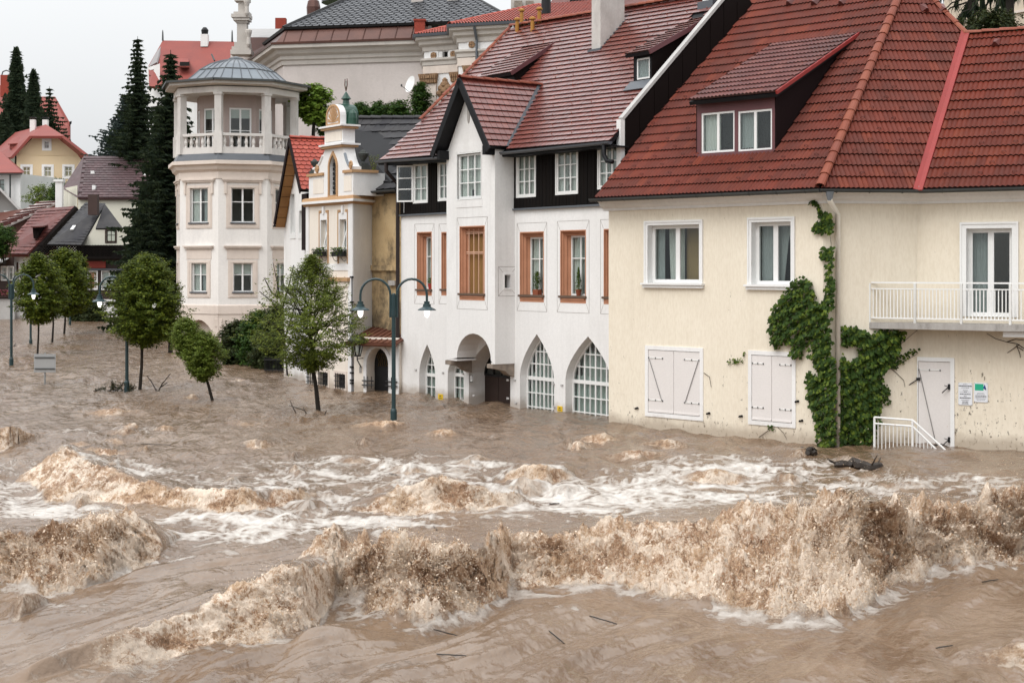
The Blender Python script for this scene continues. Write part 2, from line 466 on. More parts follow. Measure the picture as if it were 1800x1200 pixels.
# ------------------------------------------------------------------ builders shared by the houses
def window(house, fr, poly, w, cols=(), rows=(), fw=.06, bw=.03, m=None, depth=.07, name="window", panes=True, label=None, gap=.012, box=None):
    m = m or M_['trim']
    poly = poly if area2(poly) > 0 else poly[::-1]
    inn = inset(poly, fw)
    us = [q[0] for q in (box or inn)]; zs = [q[1] for q in (box or inn)]
    U0, U1, Z0, Z1 = min(us), max(us), min(zs), max(zs)
    mb = MB(); mb.ring(fr, poly, inn, w - depth, w)
    cs = [(U0 + (U1 - U0) * c, b) for c, b in [(c if isinstance(c, tuple) else (c, bw)) for c in cols]]
    rs = [(Z0 + (Z1 - Z0) * r, b) for r, b in [(r if isinstance(r, tuple) else (r, bw)) for r in rows]]
    for c, b in cs:
        q = clip(rect(c - b / 2, c + b / 2, Z0, Z1), inn)
        if q: mb.prism(fr, q, w - depth + .006, w - (.003 if b > .05 else gap))
    for r, b in rs:
        q = clip(rect(U0, U1, r - b / 2, r + b / 2), inn)
        if q: mb.prism(fr, q, w - depth + .009, w - (.005 if b > .05 else gap + .002))
    win = mb.build(name, m, house, label=label)
    if panes:
        ce = [(U0, 0)] + cs + [(U1, 0)]; re = [(Z0, 0)] + rs + [(Z1, 0)]
        for i in range(len(ce) - 1):
            for j in range(len(re) - 1):
                q = clip(rect(ce[i][0] + ce[i][1] / 2 - .004, ce[i + 1][0] - ce[i + 1][1] / 2 + .004, re[j][0] + re[j][1] / 2 - .004, re[j + 1][0] - re[j + 1][1] / 2 + .004), inset(inn, -.005))
                if q: MB().prism(fr, q, w - depth + .022, w - depth + .028).build("pane", M_['glass'], win)
    return win
def curtain(win, fr, u0, u1, z0, z1, w, m=None, folds=6, amp=.018, pull=0.0, name="curtain"):
    """hanging cloth with vertical folds; pull gathers the lower end towards u0 (pull > 0) or u1 (pull < 0)"""
    m = m or M_['curtain']; n = folds * 4; K = 5; mb = MB(); vs = []
    for j in range(K):
        k = j / (K - 1); z = z1 + (z0 - z1) * k
        for i in range(n + 1):
            a = i / n
            s = abs(pull) * k
            uu = u0 + (u1 - u0) * (a * (1 - s) + (0 if pull >= 0 else s))
            vs.append(fr.p(uu, z, w + amp * math.sin(a * folds * 2 * math.pi + .6 * math.sin(3 * k))))
    mb.add(vs, [(j * (n + 1) + i, j * (n + 1) + i + 1, (j + 1) * (n + 1) + i + 1, (j + 1) * (n + 1) + i) for j in range(K - 1) for i in range(n)])
    return mb.build(name, m, win, smooth=True)

def tile_double(tw, th, lap=.05, h=.036, lip=.045):
    mb = MB(); n = 8
    xs = [tw * i / n for i in range(n + 1)]
    zz = [h * (.5 - .5 * math.cos(4 * math.pi * i / n)) ** .8 for i in range(n + 1)]
    top = [(x, th + lap, z + .004) for x, z in zip(xs, zz)]
    bot = [(x, 0, z + lip) for x, z in zip(xs, zz)]
    und = [(x, .004, z * .3) for x, z in zip(xs, zz)]
    mb.add(bot + top + und, [(i, i + 1, n + 2 + i, n + 1 + i) for i in range(n)] + [(2 * n + 2 + i, 2 * n + 3 + i, i + 1, i) for i in range(n)])
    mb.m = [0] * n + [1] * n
    return mb
def tile_flat(tw, th, lap=.04, lip=.028, gap=.006, cap=0.0):
    mb = MB()
    a, b = gap / 2, tw - gap / 2
    if cap:                               # rounded lower edge (beaver-tail tile)
        e = [(a, cap * .9), (a + tw * .2, cap * .25), (tw / 2, 0), (b - tw * .2, cap * .25), (b, cap * .9)]
    else: e = [(a, 0), (tw / 2, -.004), (b, 0)]
    k = len(e)
    vs = [(x, y, lip) for x, y in e] + [(b, th + lap, .004), (a, th + lap, .004)] + [(x, y + .003, 0) for x, y in e]
    fs = [tuple(range(k + 2))] + [(k + 2 + i, k + 3 + i, i + 1, i) for i in range(k - 1)] + [(k + 2, 0, k + 1), (k - 1, 2 * k + 1, k)]
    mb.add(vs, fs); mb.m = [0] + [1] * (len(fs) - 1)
    return mb
class Tiler:
    """lays a tile over roof facets: whole tiles are pieces, cut ones and the far ones are joined"""
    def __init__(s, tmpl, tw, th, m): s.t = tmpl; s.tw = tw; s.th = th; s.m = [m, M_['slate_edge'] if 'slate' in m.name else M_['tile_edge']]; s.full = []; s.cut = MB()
    def facet(s, O, A, B, poly, holes=(), stagger=0.0, jig=.004, rnd=random):
        O, A, B = Vector(O), Vector(A).normalized(), Vector(B).normalized(); N = A.cross(B)
        if N.z < 0: N = -N
        poly = poly if area2(poly) > 0 else poly[::-1]
        a0, a1 = min(q[0] for q in poly), max(q[0] for q in poly); b0, b1 = min(q[1] for q in poly), max(q[1] for q in poly)
        ed = []
        for i in range(len(poly)):
            p, q = Vector(poly[i]), Vector(poly[(i + 1) % len(poly)]); d = (q - p)
            if d.length > 1e-6: d.normalize(); ed.append((p, Vector((-d.y, d.x))))
        nr = int(math.ceil((b1 - b0) / s.th)); nc = int(math.ceil((a1 - a0) / s.tw)) + 1
        for j in range(nr):
            sh = (stagger * s.tw) if j % 2 else 0
            for i in range(nc):
                x, y = a0 + i * s.tw - sh, b0 + j * s.th
                cx, cy = x + s.tw / 2, y + s.th / 2
                if any(inpoly(cx, cy, h) for h in holes): continue
                cs = [(x, y), (x + s.tw, y), (x, y + s.th), (x + s.tw, y + s.th)]
                crossing = []; out = False
                for p, n in ed:
                    ds = [n.dot(Vector(c) - p) for c in cs]
                    if max(ds) <= .004: out = True; break
                    if min(ds) < -.004: crossing.append((p, n))
                if out: continue
                jz = rnd.uniform(0, jig)
                M = Matrix.Identity(4)
                for k in range(3): M[k][0] = A[k]; M[k][1] = B[k]; M[k][2] = N[k]
                M.translation = O + A * x + B * y + N * jz
                if not crossing: s.full.append(M)
                else:
                    bm = bmesh.new()
                    vs = [bm.verts.new(v) for v in s.t.v]
                    for f, mi in zip(s.t.f, s.t.m): bm.faces.new([vs[k] for k in f]).material_index = mi
                    for p, n in crossing:
                        bmesh.ops.bisect_plane(bm, geom=bm.verts[:] + bm.edges[:] + bm.faces[:], plane_co=(p.x - x, p.y - y, 0), plane_no=(-n.x, -n.y, 0), clear_outer=True)
                    bm.verts.index_update()
                    if len(bm.faces):
                        k0 = len(s.cut.m); s.cut.add([M @ v.co for v in bm.verts], [tuple(v.index for v in f.verts) for f in bm.faces])
                        s.cut.m[k0:] = [f.material_index for f in bm.faces]
                    bm.free()
    def patch(s, rows, holes=None, stagger=.5, jig=.004, rnd=random):
        """rows: function v -> (left point, right point); for roofs whose eave and ridge are not parallel"""
        L0, R0 = rows(0); L1, R1 = rows(1)
        nr = int(round((L1 - L0).length / s.th)); 
        for j in range(nr):
            a, b = rows(j / nr); c, d = rows((j + 1) / nr)
            n = int(round((b - a).length / s.tw)); sh = stagger if j % 2 else 0
            for i in range(n):
                k0 = (i + sh) / n; k1 = min((i + 1 + sh) / n, 1)
                if k0 >= .999: continue
                p = a.lerp(b, k0); q = a.lerp(b, k1); r = c.lerp(d, k0)
                ce = (p + q + r + c.lerp(d, k1)) / 4
                if holes and holes(ce): continue
                A = (q - p); B = (r - p); N = A.cross(B).normalized()
                M = Matrix.Identity(4); sx = A.length / s.tw; sy = B.length / s.th
                for k in range(3): M[k][0] = A[k] / s.tw; M[k][1] = B[k] / s.th; M[k][2] = N[k]
                M.translation = p + N * rnd.uniform(0, jig)
                s.full.append(M)
    def finish(s, house, roof, name, limit=300):
        me = s.t.mesh(name, s.m)
        full = sorted(s.full, key=lambda M: M.translation.y if abs((M.translation.x) / M.translation.y) < .345 else 1e3)
        for M in full[:limit]: inst(name, me, roof, M)
        rest = full[limit:]
        mb = s.cut
        if rest:
            tv = np.array(s.t.v); tv = np.c_[tv, np.ones(len(tv))]
            for M in rest:
                k0 = len(mb.m); mb.add((tv @ np.array(M).T)[:, :3].tolist(), s.t.f); mb.m[k0:] = s.t.m
        if mb.v: mb.build(name + "_field", s.m, house, kind="stuff")
def cap_mesh(L, r=.10, m=None, r2=None):
    mb = MB(); n = 7; r2 = r2 or r * .86
    a = [math.pi * i / (n - 1) for i in range(n)]
    A = [(0, -math.cos(t) * r, math.sin(t) * r * .8 + .012) for t in a]; B = [(L + .04, -math.cos(t) * r2, math.sin(t) * r2 * .8) for t in a]
    C = [(.012, y * .78, z * .78 - .01) for _, y, z in A]
    mb.add(A + B + C, [(i, i + 1, n + i + 1, n + i) for i in range(n - 1)] + [(2 * n + i, 2 * n + i + 1, i + 1, i) for i in range(n - 1)])
    return mb.mesh("ridge_cap", m)
def caps(parent, a, b, m, r=.10, L=.36, lift=.02, name="ridge_cap"):
    a, b = Vector(a), Vector(b); d = (b - a); n = max(1, int(d.length / L)); L = d.length / n; d.normalize()
    y = Vector((0, 0, 1)).cross(d).normalized(); z = d.cross(y)
    me = cap_mesh(L, r, m)
    for i in range(n):
        M = Matrix.Identity(4)
        for k in range(3): M[k][0] = d[k]; M[k][1] = y[k]; M[k][2] = z[k]
        M.translation = a + d * (L * i) + z * (lift + random.uniform(0, .006))
        inst(name, me, parent, M)
def gutter(house, a, b, r=.075, m=None, brackets=0, name="gutter"):
    m = m or M_['gutter']; a, b = Vector(a), Vector(b); d = (b - a).normalized(); x = d.cross(Vector((0, 0, 1))).normalized(); mb = MB(); n = 7
    def ring(c, rr): return [c + x * math.cos(math.pi + math.pi * i / (n - 1)) * rr + Vector((0, 0, 1)) * math.sin(math.pi + math.pi * i / (n - 1)) * rr for i in range(n)]
    vs = ring(a, r) + ring(b, r) + ring(a, r - .012) + ring(b, r - .012)
    fs = [(i, i + 1, n + i + 1, n + i) for i in range(n - 1)] + [(2 * n + i + 1, 2 * n + i, 3 * n + i, 3 * n + i + 1) for i in range(n - 1)]
    fs += [(0, n, 3 * n, 2 * n), (n - 1, 2 * n - 1, 4 * n - 1, 3 * n - 1)[::-1], tuple(range(n)), tuple(range(n, 2 * n))]
    mb.add(vs, fs)
    for rr in (a, b): pass
    g = mb.build(name, m, house)
    if brackets:
        me = None
        for i in range(brackets):
            c = a + (b - a) * ((i + .5) / brackets); t = MB()
            pts = [c + x * math.cos(math.pi + math.pi * k / 6) * (r + .008) + Vector((0, 0, 1)) * math.sin(math.pi + math.pi * k / 6) * (r + .008) for k in range(7)]
            t.tube(pts, .008, 4).build("bracket", m, g)
    return g
def leaf_mb(mb, c, n, size, roll, fold=.25, asp=.8):
    """one small pointed leaf, two faces folded along its rib"""
    n = n.normalized(); h = Vector((0, 0, 1)) if abs(n.z) < .95 else Vector((1, 0, 0))
    x = n.cross(h).normalized(); y = x.cross(n)
    cr, sr = math.cos(roll), math.sin(roll)
    X, Y = x * cr + y * sr, y * cr - x * sr
    tip, base = c - Y * size * .55, c + Y * size * .45
    l, r = c + X * size * asp * .5 - n * size * fold, c - X * size * asp * .5 - n * size * fold
    mb.add([tip, l, base, r], [(0, 1, 2), (0, 2, 3)])
def leaf_mat(name, a, b, c, rough=.5):
    t = NT(name); r = t.rnd()
    col = t.mix(t.ramp(r, 0, .65), a, b)
    col = t.mix(t.ramp(r, .62, 1, 0, .95), col, c)
    m = t.fin(col, rough, .16)
    tl = t.n("BsdfTranslucent"); t.l(t.mix(.5, col, c), tl.inputs[0])
    ms = t.n("MixShader"); ms.inputs[0].default_value = .3
    t.l(t.b.outputs[0], ms.inputs[1]); t.l(tl.outputs[0], ms.inputs[2]); t.l(ms.outputs[0], t.out.inputs[0])
    return m
M_['ivy'] = leaf_mat("ivy_leaf", (.020, .044, .009), (.044, .086, .014), (.15, .20, .025))
M_['bark'] = mat("dark_bark", (.028, .022, .017), (.018, .015, .012), rough=.95, scale=6, fine=50, bump=.5, stretch=(1, 1, .3))
M_['twig'] = mat("dead_vine", (.07, .05, .035), rough=.95)

# ------------------------------------------------------------------ yellow house at the right
def _stucco():
    t = NT("cream_roughcast")
    k = t.ramp(t.noise(.45, 5, .6), .35, .65)
    col = t.mix(k, (.775, .71, .595), (.735, .665, .55))
    st = t.noise(22, 4, .7, t.vec((1, 1, .28)))                     # the vertical drag marks of the roughcast
    col = t.mix(t.ramp(st, .42, .62, 0, .35), col, (.61, .53, .41))
    pit = t.noise(13, 5, .78, t.vec((1, 1, .5)))
    zz = t.n("SeparateXYZ"); t.l(t.pos, zz.inputs[0])
    low = t.ramp(zz.outputs[2], 0.0, 2.6, .10, 0.0)                # splash zone near the ground is pitted more
    patch = t.ramp(t.noise(.8, 3), .45, .7, 0, .06)
    th = t.math('SUBTRACT', .708, t.math('ADD', low, patch))
    pk = t.ramp(t.math('SUBTRACT', pit, th), 0, .03, 0, .9)
    col = t.mix(pk, col, (.10, .085, .065))
    t.bump(t.math('ADD', st, t.math('MULTIPLY', pk, -1.2)), .35, .012)
    sk = t.math('MULTIPLY', t.ramp(t.noise(1, 6, .7, t.vec((5, 5, .2))), .5, .75), t.ramp(t.noise(.45, 3), .42, .62, .03, .22))
    col = t.mix(sk, col, (.36, .30, .21))
    col, rg = wet_foot(t, col, .92)
    return t.fin(col, rg, .2)
M_['stucco'] = _stucco()
M_['shutter'] = mat("pale_lilac_shutter_paint", (.72, .685, .665), (.69, .655, .635), rough=.55, bump=.04, scale=.8)

a0, a1 = WP(1070, 745), WP(1447, 782)
a2 = Vector((9.217, 34.95, 0)); t3 = Vector((.86, -.51, 0)).normalized(); a3 = a2 + t3 * 6.5
YA, YE, YB = Fr(a0, a1), Fr(a1, a2), Fr(a2, a3)
yh = thing("yellow_house", "cream yellow house with red tiled hipped roof, ivy and a white balcony", "house", (a1.x, a1.y, 0))
ZE, OV = 5.74, .42
tanA, tanE = math.tan(math.radians(43.5)), math.tan(math.radians(50.6))
RA, RE, RB = roof_plane(YA, OV, ZE, tanA), roof_plane(YE, OV, ZE, tanE), roof_plane(YB, OV, ZE, tanA)
eave = lambda z=ZE: Plane((0, 0, z), (0, 0, 1))
hip0 = isect(RA, RE, eave()); val0 = isect(RE, RB, eave())
apex = RA.ray(1611, -45)
apex.z = max(apex.z, 9)
hd = RA.n.cross(RE.n).normalized(); hd = hd if hd.z > 0 else -hd
apex = hip0 + hd * ((apex.z - hip0.z) / hd.z)
vd = RE.n.cross(RB.n).normalized(); vd = vd if vd.z > 0 else -vd
valT = RE.ray(1716, 64); valT = val0 + vd * ((valT.z - val0.z) / vd.z)
# walls
wb = MB()
def zat(fr, py, px, w=0.0): return fr.uz(px, py, w)[1]
hw1 = [(YA.u(1133), zat(YA, 390, 1133)), (YA.u(1236), zat(YA, 503, 1133))]
def ho(fr, pl, pr, pt, pb, pref):       # opening between columns pl, pr and rows pt, pb read at column pref
    return rect(fr.u(pl), fr.u(pr), zat(fr, pb, pref), zat(fr, pt, pref))
W1 = ho(YA, 1139.5, 1230, 396.5, 497, 1139.5); W2 = ho(YA, 1322, 1391, 391, 500, 1322)
S1 = ho(YA, 1140, 1231, 614, 724, 1140); S2 = ho(YA, 1322, 1393, 623, 738, 1322)
D1 = ho(YB, 1614, 1671, 634, 830, 1614); BW = ho(YB, 1699, 1779, 402, 556, 1699)
zt = 6.1
wall(wb, YA, rect(0, YA.L, -1.5, zt), [W1, W2, S1, S2], depth=[.22, .22, .1, .1])
wall(wb, YE, rect(0, YE.L, -1.5, zt), [])
wall(wb, YB, rect(0, YB.L, -1.5, zt), [D1, BW], depth=[.12, .22])
bl = YA.p(0, 0, -9); br = YB.p(YB.L, 0, -9)
for p, q in (((a0.x, a0.y), (bl.x, bl.y)), ((bl.x, bl.y), (br.x, br.y)), ((br.x, br.y), (a3.x, a3.y))):
    f = Fr(q, p); wall(wb, f, rect(0, f.L, -1.5, 5.9), [])
wb.build("wall", M_['stucco'], yh)
# moulded cornice under the gutters
cp = MB()
prof = [(.0, 5.44), (.05, 5.44), (.06, 5.50), (.17, 5.56), (.22, 5.66), (.36, 5.68), (.36, 5.735), (.0, 5.735)]
def loop_uw(p): return ((Vector((p.x, p.y)) - YA.o).dot(YA.t), (Vector((p.x, p.y)) - YA.o).dot(YA.n))
pts = [loop_uw(Vector((*YA.p(0, 0)[:2], 0))), loop_uw(a1), loop_uw(a2), loop_uw(a3)]
pts[0] = (-.15, 0)
cp.sweep(YA, pts, prof).build("cornice", M_['white'], yh)
# roof
uL = YA.u(1045, OV)
rd = MB()
Lp = YA.p(uL, ZE, OV)
up = lambda pl, fr, p, d: p + (-fr.N() * 1 + Vector((0, 0, 1)) * (-(pl.n.xy.dot(Vector((-fr.n.x, -fr.n.y)))) / pl.n.z)).normalized() * d
topL = up(RA, YA, Lp, (apex.z - ZE) / math.sin(math.atan(tanA)))
eB = YB.p(YB.L, ZE, OV); topB = up(RB, YB, eB, (valT.z - ZE) / math.sin(math.atan(tanA)))
off = lambda pl, p, d=.012: Vector(p) - pl.n * d
for pl, q in ((RA, [Lp, hip0, apex, topL]), (RE, [hip0, val0, valT, apex]), (RB, [val0, eB, topB, valT])):
    rd.slab([off(pl, p) for p in q], .09)
bk = lambda p, d=7: p - YA.N() * d - Vector((0, 0, 5))
rd.slab([topL, apex, bk(apex), bk(topL)], .08); rd.slab([apex, valT, bk(valT), bk(apex)], .08)
rd.slab([valT, topB, bk(topB), bk(valT)], .08)
yroof = rd.build("roof", M_['maroon_dark'], yh)
# dormer geometry on plane A
dl, dr = RA.ray(1224, 274), RA.ray(1360, 270)
q = Vector((dl.x, dl.y)) - YA.o; du0, dw = q.dot(YA.t), q.dot(YA.n)
q = Vector((dr.x, dr.y)) - YA.o; du1 = q.dot(YA.t)
dz0 = dl.z; dz1 = zat(YA, 188, 1224, dw)
dtop = RA.ray(1540, 55); q = Vector((dtop.x, dtop.y)) - YA.o; dwt = q.dot(YA.n)
ru0, ru1 = YA.u(1211, dw + .25), YA.u(1363, dw + .25)
ze_d = zat(YA, 178, 1211, dw + .25)
zt_d = RA.z(*(YA.p(0, 0, dwt)[:2]))
O = YA.p(0, ZE, OV); Bv = (-YA.N() + Vector((0, 0, tanA))).normalized(); cosA = math.cos(math.atan(tanA))
ab = lambda p: ((Vector(p) - O).dot(YA.T()), (Vector(p) - O).dot(Bv))
hole = [ab(YA.p(du0, dz0, dw)), ab(YA.p(du1, dz0, dw)), ((ru1 - .05), (OV - dwt) / cosA), ((ru0 + .05), (OV - dwt) / cosA)]
tmpl = tile_double(.23, .35)
T1 = Tiler(tmpl, .23, .35, M_['tile_red'])
T1.facet(O, YA.T(), Bv, [ab(Lp), ab(hip0), ab(apex), ab(topL)], [hole])
BE = (-YE.N() + Vector((0, 0, tanE))).normalized(); OE = YE.p(0, ZE, OV); abE = lambda p: ((p - OE).dot(YE.T()), (p - OE).dot(BE))
T1.facet(OE, YE.T(), BE, [abE(hip0), abE(val0), abE(valT), abE(apex)])
BB = (-YB.N() + Vector((0, 0, tanA))).normalized(); OB = YB.p(0, ZE, OV); abB = lambda p: ((p - OB).dot(YB.T()), (p - OB).dot(BB))
T1.facet(OB, YB.T(), BB, [abB(val0), abB(eB), abB(topB), abB(valT)])
T1.finish(yh, yroof, "roof_tile")
caps(yroof, hip0 + Vector((0, 0, .03)), apex, M_['tile_cap'], .115, .37, .035)
caps(yroof, valT + hd * 0 + Vector((0, 0, .02)), apex, M_['tile_cap'], .10, .40, .03)
caps(yroof, valT + Vector((0, 0, .02)), topB, M_['tile_cap'], .10, .40, .03)
vf = MB()
for fr_, s_ in ((YE, -1), (YB, 1)):
    pass
xv = vd.cross(Vector((0, 0, 1))).normalized()
for s_, pl in ((1, RE), (-1, RB)):
    d_ = pl.n.cross(vd).normalized()
    d_ = d_ if d_.dot((YE.T() * -1) if pl is RE else YB.T()) > 0 else -d_
    a_, b_ = val0 - vd * .12, valT + vd * .05
    q_ = [a_, a_ + d_ * .13, b_ + d_ * .13, b_]
    vf.slab([p + pl.n * .105 for p in q_], .07)
vf.build("valley_flashing", M_['red_flash'], yh)
MB().lathe([(.02, -.05), (.10, -.03), (.12, .06), (.08, .10)], val0 + Vector((0, 0, -.02)), 8).build("valley_spout", M_['zinc'], yh)
# snow guards and vent tiles
sg = MB(); R5 = random.Random(5)
def guard(O_, A_, B_, N_, a, b):
    p = O_ + A_ * a + B_ * b + N_ * .05
    sg.tube([p - A_ * .05, p - A_ * .04 + N_ * .05, p + A_ * .04 + N_ * .05, p + A_ * .05], .009, 4)
for j in range(1, 17):
    for i in range(0, 9):
        if 4 < j < 10 and R5.random() < .6: continue
        a_, b_ = uL + i * .92 + (.46 if j % 2 else 0) + .2, j * .35 + .1
        if a_ < ab(hip0)[0] - b_ * .25 and not inpoly(a_, b_, hole): guard(O, YA.T(), Bv, RA.n, a_, b_)
    for i in range(3):
        a_, b_ = .55 + i * .75 + (.3 if j % 2 else 0), j * .35 + .1
        if inpoly(a_, b_, [abE(hip0), abE(val0), abE(valT), abE(apex)]): guard(OE, YE.T(), BE, RE.n, a_, b_)
    for i in range(4):
        a_, b_ = .5 + i * .75 + j * .2, j * .35 + .1
        if inpoly(a_, b_, [abB(val0), abB(eB), abB(topB), abB(valT)]): guard(OB, YB.T(), BB, RB.n, a_, b_)
sg.build("snow_guards", M_['tile_wine'], yh, kind="stuff")
def vent(pl, px, py, B_, A_):
    p = pl.ray(px, py) + pl.n * .05
    m = MB(); m.add([p - A_ * .1, p + A_ * .1, p + A_ * .02 + pl.n * .13, p - A_ * .02 + pl.n * .13, p + B_ * .32 - A_ * .08, p + B_ * .32 + A_ * .08],
                    [(0, 1, 2, 3), (1, 5, 2), (0, 3, 4), (3, 2, 5, 4), (0, 4, 5, 1)])
    m.build("vent_tile", M_['tile_wine'], yroof)
for px in (1388, 1432, 1480): vent(RA, px, 12, Bv, YA.T())
for px in (1626, 1658): vent(RE, px, 24, BE, YE.T())
vent(RB, 1750, 84, BB, YB.T())
# dormer
dm = MB()
wd = Fr(tuple(YA.p(du0, 0, dw)[:2]), tuple(YA.p(du1, 0, dw)[:2]))
dwin = [ho(wd, 1232.5, 1291, 199.5, 270, 1232.5), ho(wd, 1297, 1357, 196, 267, 1297)]
wall(dm, wd, rect(0, wd.L, dz0 - .05, dz1 + .15), dwin, depth=.06)
dm.prism(wd, rect(-.03, wd.L + .03, dz0 - .06, dz0 + .03), .0, .07)
dorm = dm.build("dormer", M_['maroon'], yh)
ck = MB()
for u_ in (du0 + .01, du1 - .01):
    zr = lambda w_: RA.z(*(YA.p(u_, 0, w_)[:2]))
    slope = (zt_d - ze_d) / (dwt - dw - .25)
    zd = lambda w_: ze_d + slope * (w_ - dw - .25)
    f_ = YA.side(u_, dw, dwt)
    d_ = abs(dwt - dw)
    ck.prism(f_, [(0, dz0 - .05), (d_, zt_d - .02), (0, zd(dw))], -.015, .015)
ck.build("dormer_cheek", M_['maroon_dark'], dorm)
A_d, B_d = YA.T(), (YA.p(0, zt_d, dwt) - YA.p(0, ze_d, dw + .25)).normalized(); O_d = YA.p(0, ze_d, dw + .25)
Ld = (YA.p(0, zt_d, dwt) - O_d).length
dq = [YA.p(ru0, ze_d, dw + .25), YA.p(ru1, ze_d, dw + .25), YA.p(ru1, zt_d, dwt), YA.p(ru0, zt_d, dwt)]
MB().slab([p - Vector((0, 0, .02)) for p in dq], .09).build("dormer_eave", M_['dark_fascia'], dorm)
T2 = Tiler(tile_double(.23, .33), .23, .33, M_['tile_wine'])
T2.facet(O_d, A_d, B_d, [(ru0, 0), (ru1, 0), (ru1, Ld), (ru0, Ld)])
T2.finish(yh, dorm, "dormer_tile")
MB().beam(YA.p(ru1 + .03, ze_d + .0, dw + .25), YA.p(ru1 + .03, zt_d, dwt), .05, .085).build("bargeboard", M_['red_flash'], dorm)
for k, h in enumerate(dwin):
    w_ = window(yh, wd, h, -.02, cols=[(.5, .075)], fw=.05, depth=.05)
    U = [q[0] for q in h]; Z = [q[1] for q in h]; u0, u1, z0, z1 = min(U), max(U), min(Z), max(Z)
    curtain(w_, wd, u0 + .03, (u0 + u1) / 2, z0 + .03, z1 - .03, -.14, M_['curtain'] if k == 0 else M_['grey_curtain'], 6)
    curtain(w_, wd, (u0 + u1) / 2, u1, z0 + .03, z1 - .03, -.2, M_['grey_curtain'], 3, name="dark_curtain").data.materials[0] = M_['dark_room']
# gutters and downpipe
gz = ZE - .0
gA0, gA1 = YA.p(uL - .08, gz, OV + .07), isect(roof_plane(YA, OV + .07, gz, tanA), roof_plane(YE, OV + .07, gz, tanE), eave(gz))
gE1 = isect(roof_plane(YE, OV + .07, gz, tanE), roof_plane(YB, OV + .07, gz, tanA), eave(gz))
gutter(yh, gA0, gA1, brackets=9); gutter(yh, gA1, gE1, brackets=3); gutter(yh, gE1, YB.p(YB.L, gz, OV + .07), brackets=6)
dp = MB(); c = YE.p(.30, 0, .12)
dp.tube([Vector((gA1.x + .22, gA1.y + .02, gz - .1)), Vector((gA1.x + .22, gA1.y + .02, gz - .26)), Vector((c.x, c.y, gz - .55)), Vector((c.x, c.y, -1))], .06, 10)
dpo = dp.build("downpipe", M_['stucco'], yh, smooth=True); dpo.data.materials[0] = mat("cream_downpipe", (.80, .75, .66), rough=.5)
MB().lathe([(.05, -.2), (.075, -.1), (.10, 0)], Vector((gA1.x + .22, gA1.y + .02, gz - .06)), 10).build("gutter_outlet", M_['zinc'], yh)
# windows of the upper floor
def surround(house, fr, h, wid, proud, m=None, sill=True, name="window_surround", over=.06):
    m = m or M_['trim']; o = [(min(q[0] for q in h), min(q[1] for q in h)), (max(q[0] for q in h), max(q[1] for q in h))]
    (u0, z0), (u1, z1) = o
    mb = MB()
    A, B = [(u0 - wid, z0), (u0 - wid, z1 + wid), (u1 + wid, z1 + wid), (u1 + wid, z0)], [(u0, z0), (u0, z1), (u1, z1), (u1, z0)]
    mb.prism(fr, rect(u0 - wid, u0, z0, z1 + wid), -.01, proud); mb.prism(fr, rect(u1, u1 + wid, z0, z1 + wid), -.01, proud)
    mb.prism(fr, rect(u0, u1, z1, z1 + wid), -.01, proud)
    mb.prism(fr, rect(u0 - wid - .012, u1 + wid + .012, z1 + wid - .035, z1 + wid + .012), -.01, proud + .02)
    mb.prism(fr, rect(u0 - wid - .012, u0 - wid + .03, z0, z1 + wid - .035), -.01, proud + .02); mb.prism(fr, rect(u1 + wid - .03, u1 + wid + .012, z0, z1 + wid - .035), -.01, proud + .02)
    s = mb.build(name, m, house)
    lin = MB(); reveal(lin, fr, rect(u0 + .004, u1 - .004, z0 + .002, z1 - .004), proud - .002, -.2); lin.build("reveal", m, s)
    if sill:
        sb = MB(); sb.prism(fr, rect(u0 - wid - over, u1 + wid + over, z0 - .045, z0), -.2, proud + .10)
        sb.prism(fr, rect(u0 - wid - over + .03, u1 + wid + over - .03, z0 - .12, z0 - .045), -.01, proud + .05); sb.build("sill", m, s)
    return s
for k, h in enumerate((W1, W2)):
    surround(yh, YA, h, .10, .03)
    (u0, z0), (u1, z1) = h[0], h[2]
    w_ = window(yh, YA, rect(u0 + .002, u1 - .002, z0 + .002, z1 - .002), -.16, cols=[(.5, .13)], fw=.085, depth=.06)
    um = (u0 + u1) / 2
    if k == 0:
        curtain(w_, YA, u0 + .05, u0 + .30, z0 + .05, z1 - .05, -.30, M_['grey_curtain'], 4)
        curtain(w_, YA, u0 + .33, um + .02, z0 + .05, z1 - .05, -.42, M_['curtain'], 6, pull=-.1)
        MB().prism(YA, rect(um + .02, u1 + .5, z0 - .2, z1 + .1), -.50, -.48).build('room_wall', M_['interior'], w_); MB().prism(YA, rect(u1 - .22, u1 + .15, z0 + .55, z1 - .35), -.48, -.46).build('picture', M_['dark_room'], w_)
    else:
        curtain(w_, YA, u0 + .05, um + .02, z0 + .05, z1 - .05, -.32, M_['grey_curtain'], 8)
        curtain(w_, YA, um, um + .3, z0 + .05, z1 - .05, -.34, M_['grey_curtain'], 4, pull=.6)
        curtain(w_, YA, u1 - .32, u1 - .03, z0 + .05, z1 - .05, -.34, M_['grey_curtain'], 4, pull=-.6)
surround(yh, YB, BW, .13, .03, sill=False)
(u0, z0), (u1, z1) = BW[0], BW[2]
w_ = window(yh, YB, rect(u0 + .002, u1 - .002, z0 + .002, z1 - .002), -.16, cols=[(.5, .13)], fw=.09, depth=.06, name="balcony_door")
curtain(w_, YB, u0 + .06, (u0 + u1) / 2, z0 + .05, z1 - .05, -.32, M_['grey_curtain'], 5)
